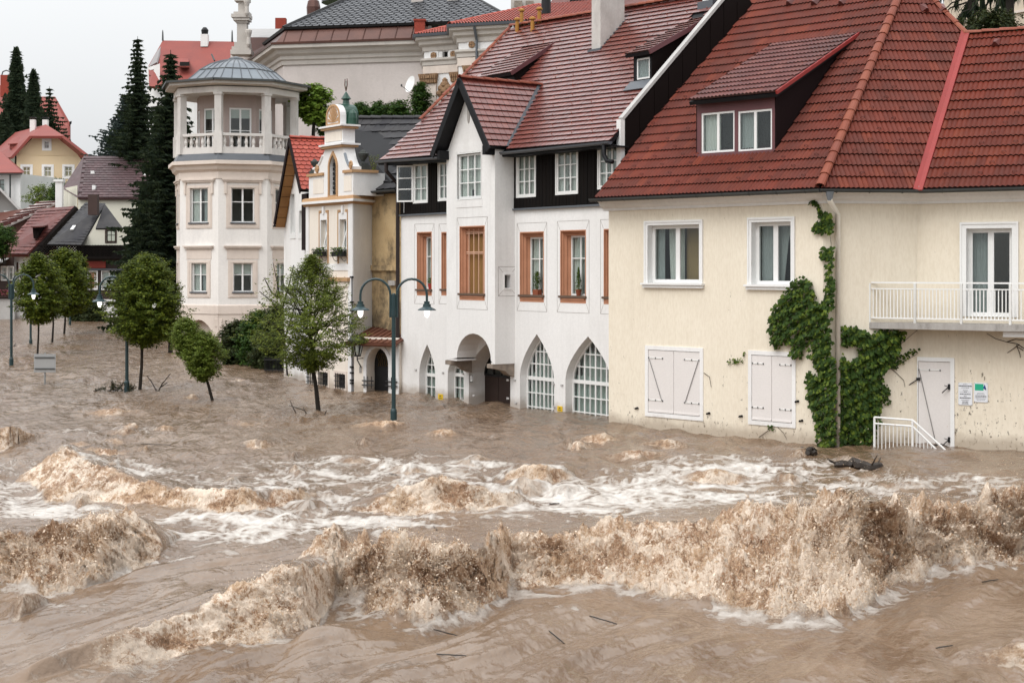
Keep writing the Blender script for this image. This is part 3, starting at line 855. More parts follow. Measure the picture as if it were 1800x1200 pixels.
# shutters
M_['rod'] = mat('dull_grey_rod', (.22, .21, .205), rough=.5)
def strap(parent, fr, u0, u1, z, w):
    MB().prism(fr, rect(u0, u1, z - .012, z + .012), w, w + .012).build("strap_hinge", M_['old_trim'], parent)
    b = MB()
    for u_ in (u0, u1, (u0 + u1) / 2): b.fbox(fr, u_ - .011, u_ + .011, z - .018, z + .018, w + .002, w + .02)
    b.build("hinge_bolt", M_['gutter'], parent)
def shutters(h, pads, bars):
    (u0, z0), (u1, z1) = h[0], h[2]
    fb = MB(); A = rect(u0 - .10, u1 + .10, z0 - .10, z1 + .10)
    fb.ring(YA, A, rect(u0, u1, z0, z1), -.03, .025)
    fo = fb.build("shutter_frame", M_['white'], yh)
    um = (u0 + u1) / 2
    for k, (x0, x1) in enumerate(((u0 + .008, um - .006), (um + .006, u1 - .008))):
        mb = MB(); n = 4; d = (x1 - x0) / n
        mb.prism(YA, rect(x0, x1, z0 + .05, z1 - .01), -.03, .012)
        mb.prism(YA, rect(x0 + .004, x1 - .004, z0 + .012, z0 + .05), -.03, .03)
        s = mb.build("shutter", M_['shutter'], yh)
        H = z1 - z0
        for zz in (z0 + H * .87, z0 + H * .2):
            if k == 0: strap(s, YA, x0 + .02, x0 + .02 + (x1 - x0) * .55, zz, .012)
            else: strap(s, YA, x1 - .02 - (x1 - x0) * .55, x1 - .02, zz, .012)
        if bars:
            xa, xb = (x0 + .04, x0 + (x1 - x0) * .55) if k == 0 else (x1 - .04, x1 - (x1 - x0) * .55)
            MB().bar(YA.p(xa, z0 + H * .85, .03), YA.p(xb, z0 + H * .2, .03), .009, 5).build("brace_rod", M_['rod'], s)
    return fo
shutters(S1, 0, True); shutters(S2, 0, False)
for px, py in ((1120, 717), (1246, 726), (1303, 731), (1409, 739), (1402, 705), (1365, 430), (1340, 583), (1418, 428)):
    u_, z_ = YA.uz(px, py)
    b = MB(); b.fbox(YA, u_ - .05, u_ + .05, z_ - .012, z_ + .012, 0, .03); b.fbox(YA, u_ - .05, u_ - .025, z_ - .03, z_ + .0, 0, .05); b.fbox(YA, u_ + .02, u_ + .04, z_ - .02, z_ + .03, 0, .06)
    if py > 600: b.build("shutter_catch", M_['black_iron'], yh)
# shuttered door under the balcony
(u0, z0), (u1, z1) = D1[0], D1[2]
db = MB(); db.prism(YB, rect(u0 - .02, u0, z0, z1 + .09), -.05, .03); db.prism(YB, rect(u1, u1 + .09, z0, z1 + .09), -.05, .03); db.prism(YB, rect(u0, u1, z1, z1 + .09), -.05, .03)
db.build("door_frame", M_['trim'], yh)
dl_ = MB().prism(YB, rect(u0 + .005, u1 - .005, z0, z1 - .008), -.05, .0).build("door", M_['shutter'], yh)
strap(dl_, YB, u0 + .02, u0 + .5, z1 - .2, 0)
MB().bar(YB.p(u0 + .03, z1 - .22, .03), YB.p(u0 + .42, z1 - 1.9, .03), .009, 5).build("brace_rod", M_['rod'], dl_)
for zz in (z1 - .56, z1 - 1.75):
    b = MB(); b.fbox(YB, u1 - .05, u1 + .0, zz - .06, zz + .06, .0, .05); b.bar(YB.p(u1 - .03, zz, .05), YB.p(u1 - .17, zz - .14, .09), .012, 5); b.bar(YB.p(u1 - .03, zz, .05), YB.p(u1 - .12, zz + .03, .09), .008, 5)
    b.build("bolt_handle", M_['black_iron'], dl_)
b = MB(); b.bar(YB.p(u0 - .0, z1 - .42, .04), YB.p(u0 - .18, z1 - .55, .12), .012, 5); b.fbox(YB, u0 - .03, u0 + .05, z1 - .44, z1 - .38, .0, .05); b.build("bolt_handle", M_['black_iron'], dl_)
# balcony
uE = YE.u(1527); pE = YE.p(uE, 0); q = Vector((pE.x, pE.y)) - YB.o
bw_, bu0 = q.dot(YB.n), q.dot(YB.t)
zs1, zs0 = zat(YB, 568, 1620, bw_), zat(YB, 579, 1620, bw_)
bs = MB()
c_ = [YB.p(bu0, 0, bw_), YB.p(YB.L - .4, 0, bw_), YB.p(YB.L - .4, 0, 0.0), YB.p(0.01, 0, 0.0)]
c_[0] = pE + YE.N() * .0 + YB.T() * .012
bs.hexa([Vector((p.x, p.y, zs0)) for p in c_] + [Vector((p.x, p.y, zs1)) for p in c_])
bal = bs.build("balcony", M_['concrete'], yh)
zr1, zr2, zr3 = zat(YB, 497, 1620, bw_), zat(YB, 508, 1620, bw_), zat(YB, 560, 1620, bw_)
wr = bw_ - .04; ua, ub = bu0 + .05, YB.L - .45
for z_, r_ in ((zr1, .022), (zr2, .016), (zr3, .018)):
    MB().beam(YB.p(ua, z_, wr), YB.p(ub, z_, wr), .035, r_ * 1.6).build("rail", M_['trim'], bal)
posts = [YB.u(px, wr) for px in (1529, 1608.5, 1690, 1776)]; posts += [posts[-1] + 1.15, posts[-1] + 2.3]
bar_me = None
for u_ in posts:
    if u_ < ub: MB().fbox(YB, u_ - .025, u_ + .025, zs0 + .03, zr1 - .015, wr - .02, wr + .035).build("railing_post", M_['old_trim'], bal)
step = (posts[1] - posts[0]) / 13
x = posts[0] + step
me = MB().box((0, 0, 0), .022, .012, zr2 - zr3 - .02).mesh("railing_bar", M_['trim'])
while x < ub - .05:
    if min(abs(x - p) for p in posts) > .035:
        M = Matrix.Rotation(math.atan2(YB.t.y, YB.t.x), 4, 'Z'); M.translation = YB.p(x, (zr2 + zr3) / 2, wr)
        inst("railing_bar", me, bal, M)
    x += step
cb = MB(); u_, z_ = YB.uz(1763, 592, bw_ - .15); u2_, z2_ = YB.uz(1763, 583, bw_ - .15)
cb.fbox(YB, u_, YB.L - .5, z_, min(z2_ + .01, zs0 - .004), .0, bw_ - .15); cb.build("balcony_beam", M_['trim'], yh)
# dead vine on the wall under the balcony
R9 = random.Random(9)
def vine(fr, pts, r=.008, w=.02):
    mb = MB(); q = []
    for px, py in pts:
        u_, z_ = fr.uz(px, py); q.append(fr.p(u_, z_, w))
    mb.tube(q, [r * (1 - .6 * i / len(q)) for i in range(len(q))], 5); return mb
dv = MB()
for pts in ([(1800, 612), (1788, 604), (1770, 601), (1750, 595), (1735, 586)], [(1792, 605), (1780, 614), (1771, 620)], [(1787, 606), (1793, 622), (1794, 628)], [(1770, 601), (1785, 596), (1800, 598)], [(1799, 616), (1790, 610)]):
    m_ = vine(YB, pts, .011); dv.add(m_.v, m_.f)
dvo = dv.build("dead_vine", M_['twig'], None, loc=YB.p(YB.u(1800), 2.0, 0), cat="vine", label="bare brown climbing vine on the wall below the balcony's right end")
# signs
def sign(px0, px1, py0, py1, label, green):
    fr = YB; u0, z1 = fr.uz(px0, py0); u1, _ = fr.uz(px1, py0); z0 = fr.uz(px0, py1)[1]
    r = thing("notice_sign", label, "sign", fr.p((u0 + u1) / 2, z0, .01), "notices beside the door")
    MB().prism(fr, rect(u0, u1, z0, z1), .004, .02).build("board", M_['paper'], r)
    ln = MB(); H = z1 - z0; W = u1 - u0; w = .0205
    if not green:
        rows = [(.93, .3, .010), (.855, .95, .022), (.775, .55, .010), (.66, .34, .012), (.59, .2, .014), (.575, .78, .006), (.49, .78, .018), (.40, .22, .012), (.32, .8, .022), (.22, .55, .010), (.15, .42, .016), (.09, .42, .010), (.05, .5, .010)]
    else:
        rows = [(.46, .5, .008), (.40, .6, .008), (.33, .8, .012), (.27, .84, .012), (.19, .75, .010), (.12, .6, .008)]
        MB().prism(fr, rect(u0 + .02, u1 - .09, z0 + H * .60, z1 - .025), w, w + .002).build("green_panel", mat("green_print", (.02, .42, .25), rough=.5, bump=0), r)
        MB().prism(fr, [(u1 - .10, z0 + H * .72), (u1 - .035, z0 + H * .72), (u1 - .03, z0 + H * .62), (u1 - .045, z0 + H * .76), (u1 - .065, z1 - .03)], w, w + .003).build("blue_emblem", mat("blue_print", (.02, .06, .25), rough=.5, bump=0), r)
    Rr = random.Random(int(px0))
    for zf, wf, h in rows:
        z_ = z0 + H * zf; x = (u0 + u1) / 2 - W * wf / 2; xe = (u0 + u1) / 2 + W * wf / 2
        while x < xe:
            l = min(Rr.uniform(.012, .04), xe - x); ln.prism(fr, rect(x, x + l, z_ - h / 2, z_ + h / 2), w, w + .001); x += l + .006
    ln.build("print", M_['ink'], r)
    sc = MB()
    for uu in (u0 + .012, u1 - .012):
        for zz in (z0 + .012, z1 - .012): sc.fbox(fr, uu - .005, uu + .005, zz - .005, zz + .005, .02, .024)
    sc.build("screw", M_['gutter'], r)
sign(1685, 1709.5, 672, 711, "taller white notice board with lines of black print, beside the door", False)
sign(1712.5, 1736.5, 672, 706, "white notice board with a green printed panel and blue emblem", True)
# handrail of the flooded steps
hA, hB = P(1537, 0, 34.45), P(1662, 0, 33.75)
HR = Fr(hA, hB)
hr = thing("handrail", "white metal handrail sloping down into the flood before the shuttered door", "handrail", HR.p(HR.L / 2, 0))
def hp(px, py): u_, z_ = HR.uz(px, py); return HR.p(u_, z_)
for q in ([(1537, 733), (1604, 738), (1661, 790)], [(1538, 744), (1604, 749), (1646, 790)]):
    m_ = MB(); pp = [hp(*k) for k in q]; pp.append(pp[-1] + (pp[-1] - pp[-2]) * .5)
    m_.tube(pp, .024, 6).build("rail", M_['trim'], hr)
for px in (1537, 1604): 
    t_ = hp(px, 733 if px < 1600 else 738); MB().bar(t_ + Vector((0, 0, -1.6)), t_, .028, 6).build("post", M_['trim'], hr)
x = 1543.5
while x < 1644:
    yt = 744.5 + (x - 1538) / 66 * 4.5 if x < 1604 else 749 + (x - 1604) * .976
    t_ = hp(x, yt); 
    if abs(x - 1604) > 3: MB().bar(Vector((t_.x, t_.y, -.8)), t_, .011, 5).build("railing_bar", M_['trim'], hr)
    x += 6.7
# ivy
iv = thing("ivy", "dark green ivy climbing the corner and downpipe of the cream house", "ivy", (a1.x, a1.y, 0))
lv = MB(); RI = random.Random(11)
def ivy(fr, poly, dens, wmax, size=.1, soft=8):
    xs = [q[0] for q in poly]; ys = [q[1] for q in poly]
    n = int((max(xs) - min(xs)) * (max(ys) - min(ys)) * dens)
    for _ in range(n):
        x, y = RI.uniform(min(xs), max(xs)), RI.uniform(min(ys), max(ys))
        if not inpoly(x + RI.gauss(0, 2), y + RI.gauss(0, 2), poly): continue
        u_, z_ = fr.uz(x, y)
        w_ = .03 + wmax * RI.random() ** .7 * (.6 + .4 * math.sin(x * .21 + y * .13) * math.sin(y * .17 - x * .05))
        nn = fr.N() + fr.T() * RI.uniform(-.6, .6) + Vector((0, 0, RI.uniform(.0, 1.0)))
        leaf_mb(lv, fr.p(u_, z_, w_), nn, size * RI.uniform(.7, 1.25), RI.uniform(-.7, .7), .18, .95)
ivy(YA, [(1352, 572), (1362, 545), (1385, 512), (1412, 487), (1430, 500), (1440, 530), (1463, 540), (1466, 600), (1458, 642), (1445, 690), (1437, 645), (1424, 602), (1412, 627), (1392, 627), (1402, 602), (1380, 608), (1364, 612)], .17, .28)
ivy(YA, [(1420, 352), (1436, 350), (1446, 372), (1466, 378), (1467, 412), (1452, 408), (1436, 412), (1433, 398), (1446, 388), (1438, 362)], .22, .10)
ivy(YA, [(1444, 437), (1466, 434), (1468, 466), (1462, 480), (1468, 500), (1466, 545), (1450, 540), (1456, 500), (1455, 470)], .2, .10)
ivy(YA, [(1419, 660), (1430, 655), (1443, 668), (1450, 640), (1470, 625), (1474, 782), (1447, 784), (1441, 745), (1426, 705)], .2, .22)
ivy(YE, [(1474, 572), (1500, 575), (1530, 587), (1548, 582), (1575, 582), (1588, 587), (1572, 620), (1570, 642), (1556, 640), (1545, 660), (1549, 695), (1538, 740), (1530, 783), (1470, 785), (1470, 640), (1478, 622), (1490, 638), (1506, 628), (1506, 606), (1478, 604)], .2, .30)
ivy(YE, [(1556, 640), (1574, 632), (1584, 624), (1602, 616), (1614, 612), (1612, 618), (1590, 630), (1575, 648)], .12, .06, .07)
ivy(YE, [(1556, 680), (1564, 672), (1562, 710), (1554, 716), (1552, 700)], .12, .05, .07)
ivy(YA, [(1280, 634), (1290, 628), (1300, 634), (1312, 618), (1314, 624), (1304, 640), (1292, 636), (1280, 640)], .12, .04, .06)
ivy(YA, [(1350, 748), (1362, 746), (1366, 752), (1354, 756)], .10, .04, .05)
lv.build("foliage", M_['ivy'], iv, kind="stuff")
st = MB()
for fr, pts in ((YA, [(1462, 790), (1458, 700), (1452, 600), (1462, 500), (1462, 430), (1455, 372)]), (YE, [(1500, 790), (1505, 700), (1540, 640), (1612, 580)]), (YE, [(1520, 700), (1560, 650), (1612, 622)]),
                (YE, [(1556, 640), (1575, 655), (1588, 668), (1590, 680)]), (YA, [(1335, 768), (1350, 757), (1357, 748), (1368, 750), (1378, 760), (1384, 772)]), (YE, [(1545, 600), (1590, 640)]), (YA, [(1238, 655), (1248, 662), (1251, 680)])):
    m_ = vine(fr, pts, .008); st.add(m_.v, m_.f)
st.build("stem", M_['twig'], iv)
# ------------------------------------------------------------------ white house with the gabled bay
_w0 = Vector((-3.545, 49.1)); _wt = Vector((5.13, -7.2)).normalized()
WF = Fr(_w0, _w0 + _wt * 11.16)
wh = thing("white_house", "long white house with gabled bay, dark timber upper floor and wet red roof", "house", WF.p(WF.L / 2, 0))
bu0, bu1, bp = 3.73, 6.25, .694                                     # the bay
BF = WF.shifted(bp, bu0, bu1 - bu0)                                 # its front
BS = WF.side(bu1, bp, 0)                                            # its right flank
def hz(fr, pl, pr, pt, pb, w=0.0, pref=None):
    pref = pref or pl
    return rect(fr.u(pl, w), fr.u(pr, w), fr.uz(pref, pb, w)[1], fr.uz(pref, pt, w)[1])
zled = WF.uz(1000, 365)[1]                                          # ledge under the timber storey
ztop = 7.62
# openings of the main wall: two orange windows on the left, three on the right, pointed arches below
oW = [hz(WF, 733, 759, 408, 519), hz(WF, 776, 803, 408, 519), hz(WF, 914, 956, 408, 530), hz(WF, 985, 1030, 405, 532)]
_d = oW[3][0][0] - oW[2][0][0]
oW.append(rect(oW[3][0][0] + _d, min(oW[3][1][0] + _d, WF.L - .12), oW[3][0][1], oW[3][2][1]))
def goth(fr, pl, pr, ptop, pspr, w=0.0):
    u0, u1 = fr.u(pl, w), fr.u(pr, w)
    return arch(u0, u1, -1.2, fr.uz(pl, pspr, w)[1], fr.uz((pl + pr) / 2, ptop, w)[1])
aW = [goth(WF, 737, 765, 605, 655), goth(WF, 787, 815, 625, 655), goth(WF, 914, 974, 587, 660), goth(WF, 994, 1075, 591, 666)]
aD = arch(WF.u(824), WF.u(897), -1.2, WF.uz(824, 655)[1], WF.uz(862, 600)[1])
uts = [hz(WF, 715, 753, 291, 357), hz(WF, 773, 797, 286, 352), hz(WF, 911, 943, 273, 346), hz(WF, 980, 1017, 264, 341), hz(WF, 1054, 1090, 259, 331)]
wb = MB()
wall(wb, WF, rect(0, WF.L, -1.5, zled), oW + aW + [aD], depth=[0] * 5 + [.32] * 4 + [.6])
# closed body behind
e0 = WF.p(0, 0, -9); e1 = WF.p(WF.L, 0, -9)
for p, q in ((e0, WF.p(0, 0)), (e1, e0)):
    f = Fr((p.x, p.y), (q.x, q.y)); wall(wb, f, rect(0, f.L, -1.5, 7.6), [])
# bay: front, flanks, soffit with the entrance arch
zb = WF.uz(903, 637)[1]
zb_f = BF.uz(868, 640)[1]
bayO = hz(BF, 808, 852, 398, 527)
bayT = hz(BF, 804, 846, 272, 350)
zap = 9.28; zev = 7.35
arc = round_arch(BF.u(803), BF.u(863), zb_f, BF.uz(863, 634)[1], 12, BF.uz(832, 586)[1] - BF.uz(863, 634)[1])
arc[0] = (arc[0][0], zb_f - .001); arc[1] = (arc[1][0], zb_f - .001)
um = BF.L / 2
outl = [(0, zb_f)] + [(q[0], q[1]) for q in arc[2:][::-1]] + [(BF.L, zb_f), (BF.L, zev), (um, zap), (0, zev)]
slit = rect(um + .62, um + .74, 8.0, 8.55)
wall(wb, BF, outl, [bayO, bayT], depth=[0, .14])
n = len(arc) - 2
reveal(wb, BF, arc[2:], 0, -bp, None, False)
sl = hz(BS, 887, 897, 483, 506)
wall(wb, BS, rect(0, BS.L, zb_f, ztop), [sl], depth=.2)
LS = WF.side(bu0, 0, bp); wall(wb, LS, rect(0, LS.L, zb_f, ztop), [])
wb.build("wall", M_['white'], wh)
# stone corbels under the bay
for u_ in (bu0 + .17, bu1 - .17):
    f = WF.side(u_, 0, bp + .06); zc = zb_f
    L_ = f.L
    MB().prism(f, [(0, zc), (L_, zc), (L_, zc - .12), (L_ * .72, zc - .16), (L_ * .45, zc - .20), (L_ * .25, zc - .32), (0, zc - .38)], -.15, .15).build("corbel", M_['grey_stone'], wh)
# soffit
sf = MB(); sf.hexa([WF.p(u_, zb_f, w_) for u_, w_ in ((bu0, bp - .01), (BF.u(803) + bu0, bp - .01), (BF.u(803) + bu0, 0), (bu0, 0))] + [WF.p(u_, zb_f + .05, w_) for u_, w_ in ((bu0, bp - .01), (BF.u(803) + bu0, bp - .01), (BF.u(803) + bu0, 0), (bu0, 0))])
sf.hexa([WF.p(u_, zb_f, w_) for u_, w_ in ((BF.u(863) + bu0, bp - .01), (bu1 - .005, bp - .01), (bu1 - .005, 0), (BF.u(863) + bu0, 0))] + [WF.p(u_, zb_f + .05, w_) for u_, w_ in ((BF.u(863) + bu0, bp - .01), (bu1 - .005, bp - .01), (bu1 - .005, 0), (BF.u(863) + bu0, 0))])
sf.build("bay_soffit", M_['white'], wh)
# timber storey
tb = MB()
def boards(u0, u1, z0, z1, holes, w=.03):
    wall(tb, WF, rect(u0, u1, z0, z1), holes, w=w, depth=.16)
boards(0.0, bu0, zled + .05, ztop, uts[:1] + [uts[1][:1] + [(min(bu0 - .05, uts[1][1][0]), uts[1][1][1]), (min(bu0 - .05, uts[1][2][0]), uts[1][2][1])] + uts[1][3:]])
tw_a = tb.build("timber_wall", M_['black_wood'], wh); tb = MB()
boards(bu1, WF.L - .12, zled + .05, ztop, uts[2:])
tw_b = tb.build("timber_wall", M_['black_wood'], wh)
# single boards on it, each proud of the wall
R3 = random.Random(3)
me_b = {}
for (ua, ub_, hs_) in ((0.0, bu0, uts[:2]), (bu1, WF.L - .14, uts[2:])):
    x = ua + .01
    while x < ub_ - .16:
        x1 = x + .155
        spans = [(zled + .06, ztop - .02)]
        for h in hs_:
            a, b = h[0][0] - .02, h[1][0] + .02; lo, hi = h[0][1] - .02, h[2][1] + .02
            if x1 > a and x < b:
                spans = [(zled + .06, lo), (hi, ztop - .02)]
        for k, (s0, s1) in enumerate(spans):
            if s1 - s0 > .1: MB().prism(WF, rect(x, x1 - .012, s0, s1), .03, .045 + R3.uniform(0, .006)).build("board", M_['black_wood'], tw_a if ua < 1 else tw_b)
        x = x1
for ua, ub_ in ((-.03, bu0), (bu1, WF.L - .1)): MB().prism(WF, rect(ua, ub_, zled - .005, zled + .05), 0, .09).build("ledge", M_['slate_metal'], wh)
# ---- timber storey windows
def sash3(fr, h, w, cur=True, lab=None):
    (u0, z0), (u1, z1) = h[0], h[2]
    x = window(wh, fr, rect(u0 + .003, u1 - .003, z0 + .003, z1 - .003), w, cols=[(.345, .05), (.665, .05)], rows=[.335, .665], fw=.06, bw=.028, depth=.06, label=lab)
    if cur:
        curtain(x, fr, u0 + .04, u0 + (u1 - u0) * .44, z0 + .04, z1 - .04, w - .10, M_['curtain'], 4)
        curtain(x, fr, u0 + (u1 - u0) * .62, u1 - .04, z0 + .04, z1 - .04, w - .10, M_['curtain'], 4)
        curtain(x, fr, u0 + (u1 - u0) * .40, u0 + (u1 - u0) * .66, z0 + (z1 - z0) * .2, z1 - .04, w - .13, M_['curtain'], 3)
    tr = MB(); tr.ring(fr, rect(u0 - .035, u1 + .035, z0 - .035, z1 + .035), rect(u0, u1, z0, z1), w, .055 if fr is WF else .02); tr.build("casing", M_['trim'], x)
    return x
for i in (2, 3, 4): sash3(WF, uts[i], .035)
h = uts[0]; (u0, z0), (u1, z1) = h[0], h[2]; umid = u0 + (u1 - u0) * .5
x_ = window(wh, WF, rect(umid - .15, u1 - .003, z0 + .003, z1 - .003), .035, cols=[(.5, .05)], rows=[.335, .665], fw=.06, bw=.028, depth=.06)
curtain(x_, WF, umid - .1, u1 - .04, z0 + .04, z1 - .04, -.06, M_['curtain'], 5)
tr = MB(); tr.ring(WF, rect(umid - .19, u1 + .035, z0 - .035, z1 + .035), rect(umid - .15, u1, z0, z1), .035, .055); tr.build("casing", M_['trim'], x_)
ca = WF.p(umid - .16, 0, .07); cb_ = WF.p(u0 - .02, 0, .36)
cf = Fr((cb_.x, cb_.y), (ca.x, ca.y))                               # the casement standing open
oc = window(wh, cf, rect(0, cf.L, z0 + .02, z1 - .02), 0, rows=[.335, .665], fw=.05, bw=.028, depth=.045, name="open_casement", label="white casement standing open")
MB().bar(cf.p(.25, z0 + .02, -.02), cf.p(.25, z0 - .32, -.02), .006, 4).build("window_stay", M_['trim'], oc)
h = uts[1]; (u0, z0), (u1, z1) = h[0], h[2]
sash3(WF, rect(u0, min(u1, bu0 - .05), z0, z1), .035)
# bay's upper window with painted frame
x_ = sash3(BF, bayT, -.06)
(u0, z0), (u1, z1) = bayT[0], bayT[2]
for a_, b_ in ((z1 + .045, z1 + .26), (z0 - .26, z0 - .045)): MB().prism(BF, rect(u0 - .06, u1 + .06, a_, b_), .0, .012).build("plaster_panel", M_['white'], x_)
gu_, gz_ = BF.uz(824, 199)
MB().prism(BF, [(gu_ + .07 * math.cos(t * .628), gz_ + .3 * math.sin(t * .628)) for t in range(10)], 0, .02).build("gable_vent", M_['concrete'], wh)
M_['pale_bar'] = mat('pale_pink_painted_bar', (.62, .38, .27), rough=.7)
# ---- orange stone windows
lines = M_['gutter']
def incised(fr, u0, u1, z0, z1, a, b, c, house=wh):                # fine scored lines of a trapezoid frame round an opening
    mb = MB(); O = [(u0 - a, z0 - b), (u1 + a, z0 - b), (u1 + a, z1 + c), (u0 - a, z1 + c)]; I = [(u0 - .02, z0 - .02), (u1 + .02, z0 - .02), (u1 + .02, z1 + .02), (u0 - .02, z1 + .02)]
    for q in (0, 1, 2, 3):
        p, r = Vector(O[q]), Vector(O[(q + 1) % 4]); d = (r - p).normalized() * .008; n = Vector((-d.y, d.x))
        mb.prism(fr, [tuple(p + n * .6), tuple(p - n * .6), tuple(r - n * .6), tuple(r + n * .6)], .0, .004)
        r = Vector(I[q]); d = (r - p).normalized() * .007; n = Vector((-d.y, d.x))
        mb.prism(fr, [tuple(p + n * .6), tuple(p - n * .6), tuple(r - n * .6), tuple(r + n * .6)], .0, .0035)
    return mb.build("scored_frame_lines", mat("scored_line", (.34, .31, .29), rough=.9, bump=0) if "scored_line" not in bpy.data.materials else bpy.data.materials["scored_line"], house)
def stone_window(fr, h, glazed=True, barred=False):
    (u0, z0), (u1, z1) = h[0], h[2]
    steps = [(0.0, .0, .0), (.055, .0, -.07), (.055, 0, -.10), (.10, 0, -.16), (.10, 0, -.20), (.15, 0, -.26), (.15, 0, -.31)]
    zs = z0 + .20
    mb = MB(); prev = None
    for i in range(len(steps) - 1):
        a, _, w0 = steps[i]; b, _, w1 = steps[i + 1]
        A = [(u1 - a, zs), (u1 - a, z1 - a), (u0 + a, z1 - a), (u0 + a, zs)]; B = [(u1 - b, zs), (u1 - b, z1 - b), (u0 + b, z1 - b), (u0 + b, zs)]
        mb.add([fr.p(*q, w0 + .006) for q in A] + [fr.p(*q, w1 + .006) for q in B], [(k, k + 4, k + 5, k + 1) for k in range(3)])
    mb.prism(fr, rect(u0, u1, z0, zs - .06), -.1, .005)
    mb.prism(fr, rect(u0 + .12, u1 - .05, z0 + .08, zs - .07), .005, .03)
    for sx, ex in ((u0, u0 + .03), (u1 - .03, u1)): mb.prism(fr, rect(sx, ex, zs, z1 - .03), -.02, .008)
    mb.prism(fr, rect(u0, u1, z1 - .03, z1), -.02, .008)
    s = mb.build("stone_surround", M_['orange_stone'], wh)
    MB().prism(fr, rect(u0 - .03, u1 + .03, zs - .06, zs), -.34, .06).build("sill", mat("dark_sill", (.13, .085, .06), rough=.8, dirt=(.04, .035, .03)) if "dark_sill" not in bpy.data.materials else bpy.data.materials["dark_sill"], s)
    lb_ = MB()
    for zz in (z1 - .13,): lb_.bar(fr.p(u0 + .1, zz, -.12), fr.p(u1 - .1, zz, -.12), .012, 5)
    lb_.build("curtain_rail", M_['orange_stone'], s)
    iu0, iu1, iz1 = u0 + .15, u1 - .15, z1 - .15
    if glazed:
        x = window(wh, fr, rect(iu0, iu1, zs, iz1), -.26, cols=[(.5, .05)], rows=[.63], fw=.05, bw=.028, depth=.05)
        curtain(x, fr, iu0 + .05, (iu0 + iu1) / 2, zs + .05, iz1 - .05, -.345, M_['curtain'], 4); curtain(x, fr, (iu0 + iu1) / 2, iu1 - .05, zs + .05, iz1 - .05, -.36, M_['grey_curtain'], 3)
    if barred:
        bd = MB(); n_ = 5
        for k in range(n_): bd.prism(fr, rect(iu0 + (iu1 - iu0) * k / n_ + .004, iu0 + (iu1 - iu0) * (k + 1) / n_ - .004, zs, iz1), -.30, -.27 + .004 * (k % 2))
        bd.build("blind_board", M_['ochre_board'], s)
        for zz in (z1 - .17, z1 - .17 - (z1 - zs) * .30):
            for dz in (0, .045): MB().bar(fr.p(iu0 - .02, zz - dz, -.16), fr.p(iu1 + .02, zz - dz, -.16), .016, 5).build("window_bar", M_['pale_bar'], s)
        for k in range(4):
            uu = iu0 + (iu1 - iu0) * (k + .5) / 4; MB().bar(fr.p(uu, zs, -.15), fr.p(uu, iz1 + .1, -.15), .018, 6).build("window_bar", M_['pale_bar'], s)
    incised(fr, u0, u1, z0, z1, .14, .26, .25)
    return s
for i, hq in enumerate(oW): stone_window(WF, hq)
stone_window(BF, bayO, False, True)
(u0, z0), (u1, z1) = sl[0], sl[2]
sfm = MB(); sfm.ring(BS, rect(u0 - .05, u1 + .05, z0 - .05, z1 + .05), rect(u0, u1, z0, z1), -.02, .015); sfm.build("slit_frame", M_['white'], wh)
incised(BS, u0 - .05, u1 + .05, z0 - .06, z1 + .06, .17, .17, .17)
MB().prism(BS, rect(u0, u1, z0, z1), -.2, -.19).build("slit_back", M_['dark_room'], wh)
# ---- pointed arch windows
def gothic(h, cols, nlow, nhigh):
    us = [q[0] for q in h]; zs = [q[1] for q in h]; u0, u1, zt_ = min(us), max(us), max(zs)
    spr = h[1][1]; 
    sp = h[1 + 0][1]
    zspr = sorted(set(round(q[1], 4) for q in h))[1]
    d = .32
    q = inset(h, .0)
    inn = inset(h, .05); Z0 = -1.2 + .05; Z1 = max(z for _, z in inn)
    rows = []
    H = Z1 - Z0
    for k in range(1, nlow): rows.append(((zspr - .08 - Z0) * k / nlow / H, .03))
    rows.append(((zspr - .06 - Z0) / H, .10))
    for k in range(1, nhigh): rows.append(((zspr + (Z1 - zspr) * (k / nhigh) * .92 - Z0) / H, .032))
    x = window(wh, WF, h, -.24, cols=cols, rows=rows, fw=.05, bw=.028, depth=.06, name="arched_window")
    curtain(x, WF, u0 + .05, u1 - .05, -1.1, zspr + .1, -.36, M_['sage_curtain'], 12, .02)
    curtain(x, WF, u0 + .25, u1 - .25, zspr + .1, zt_ - .45, -.40, M_['sage_curtain'], 9, .02)
    return x
gothic(aW[0], [(.33, .03), (.66, .03)], 5, 3); gothic(aW[1], [(.33, .03), (.66, .03)], 5, 3)
gothic(aW[2], [(.12, .028), (.25, .05), (.375, .028), (.5, .05), (.625, .028), (.75, .05), (.88, .028)], 5, 3); gothic(aW[3], [(.12, .028), (.25, .05), (.375, .028), (.5, .05), (.625, .028), (.75, .05), (.88, .028)], 5, 3)
# entrance
dd = MB(); us = [q[0] for q in aD]; u0, u1 = min(us), max(us); zsp = WF.uz(850, 664)[1]
for k in range(6): dd.prism(WF, rect(u0 + (u1 - u0) * k / 6 + .004, u0 + (u1 - u0) * (k + 1) / 6 - .004, -1.3, zsp), -.62, -.58 + .006 * (k % 2))
dr_ = dd.build("entrance_door", mat("dark_brown_door", (.030, .016, .012), rough=.5, stretch=(5, 5, .4)), wh)
window(dr_, WF, clip(rect(u0, u1, zsp + .01, 6), aD), -.56, cols=[.2, .4, .6, .8], fw=.05, bw=.03, m=M_['black_iron'], name="fanlight")
MB().bar(WF.p(u1 - .2, .55, -.56), WF.p(u1 - .2, .85, -.56), .02).build("door_handle", M_['zinc'], dr_)
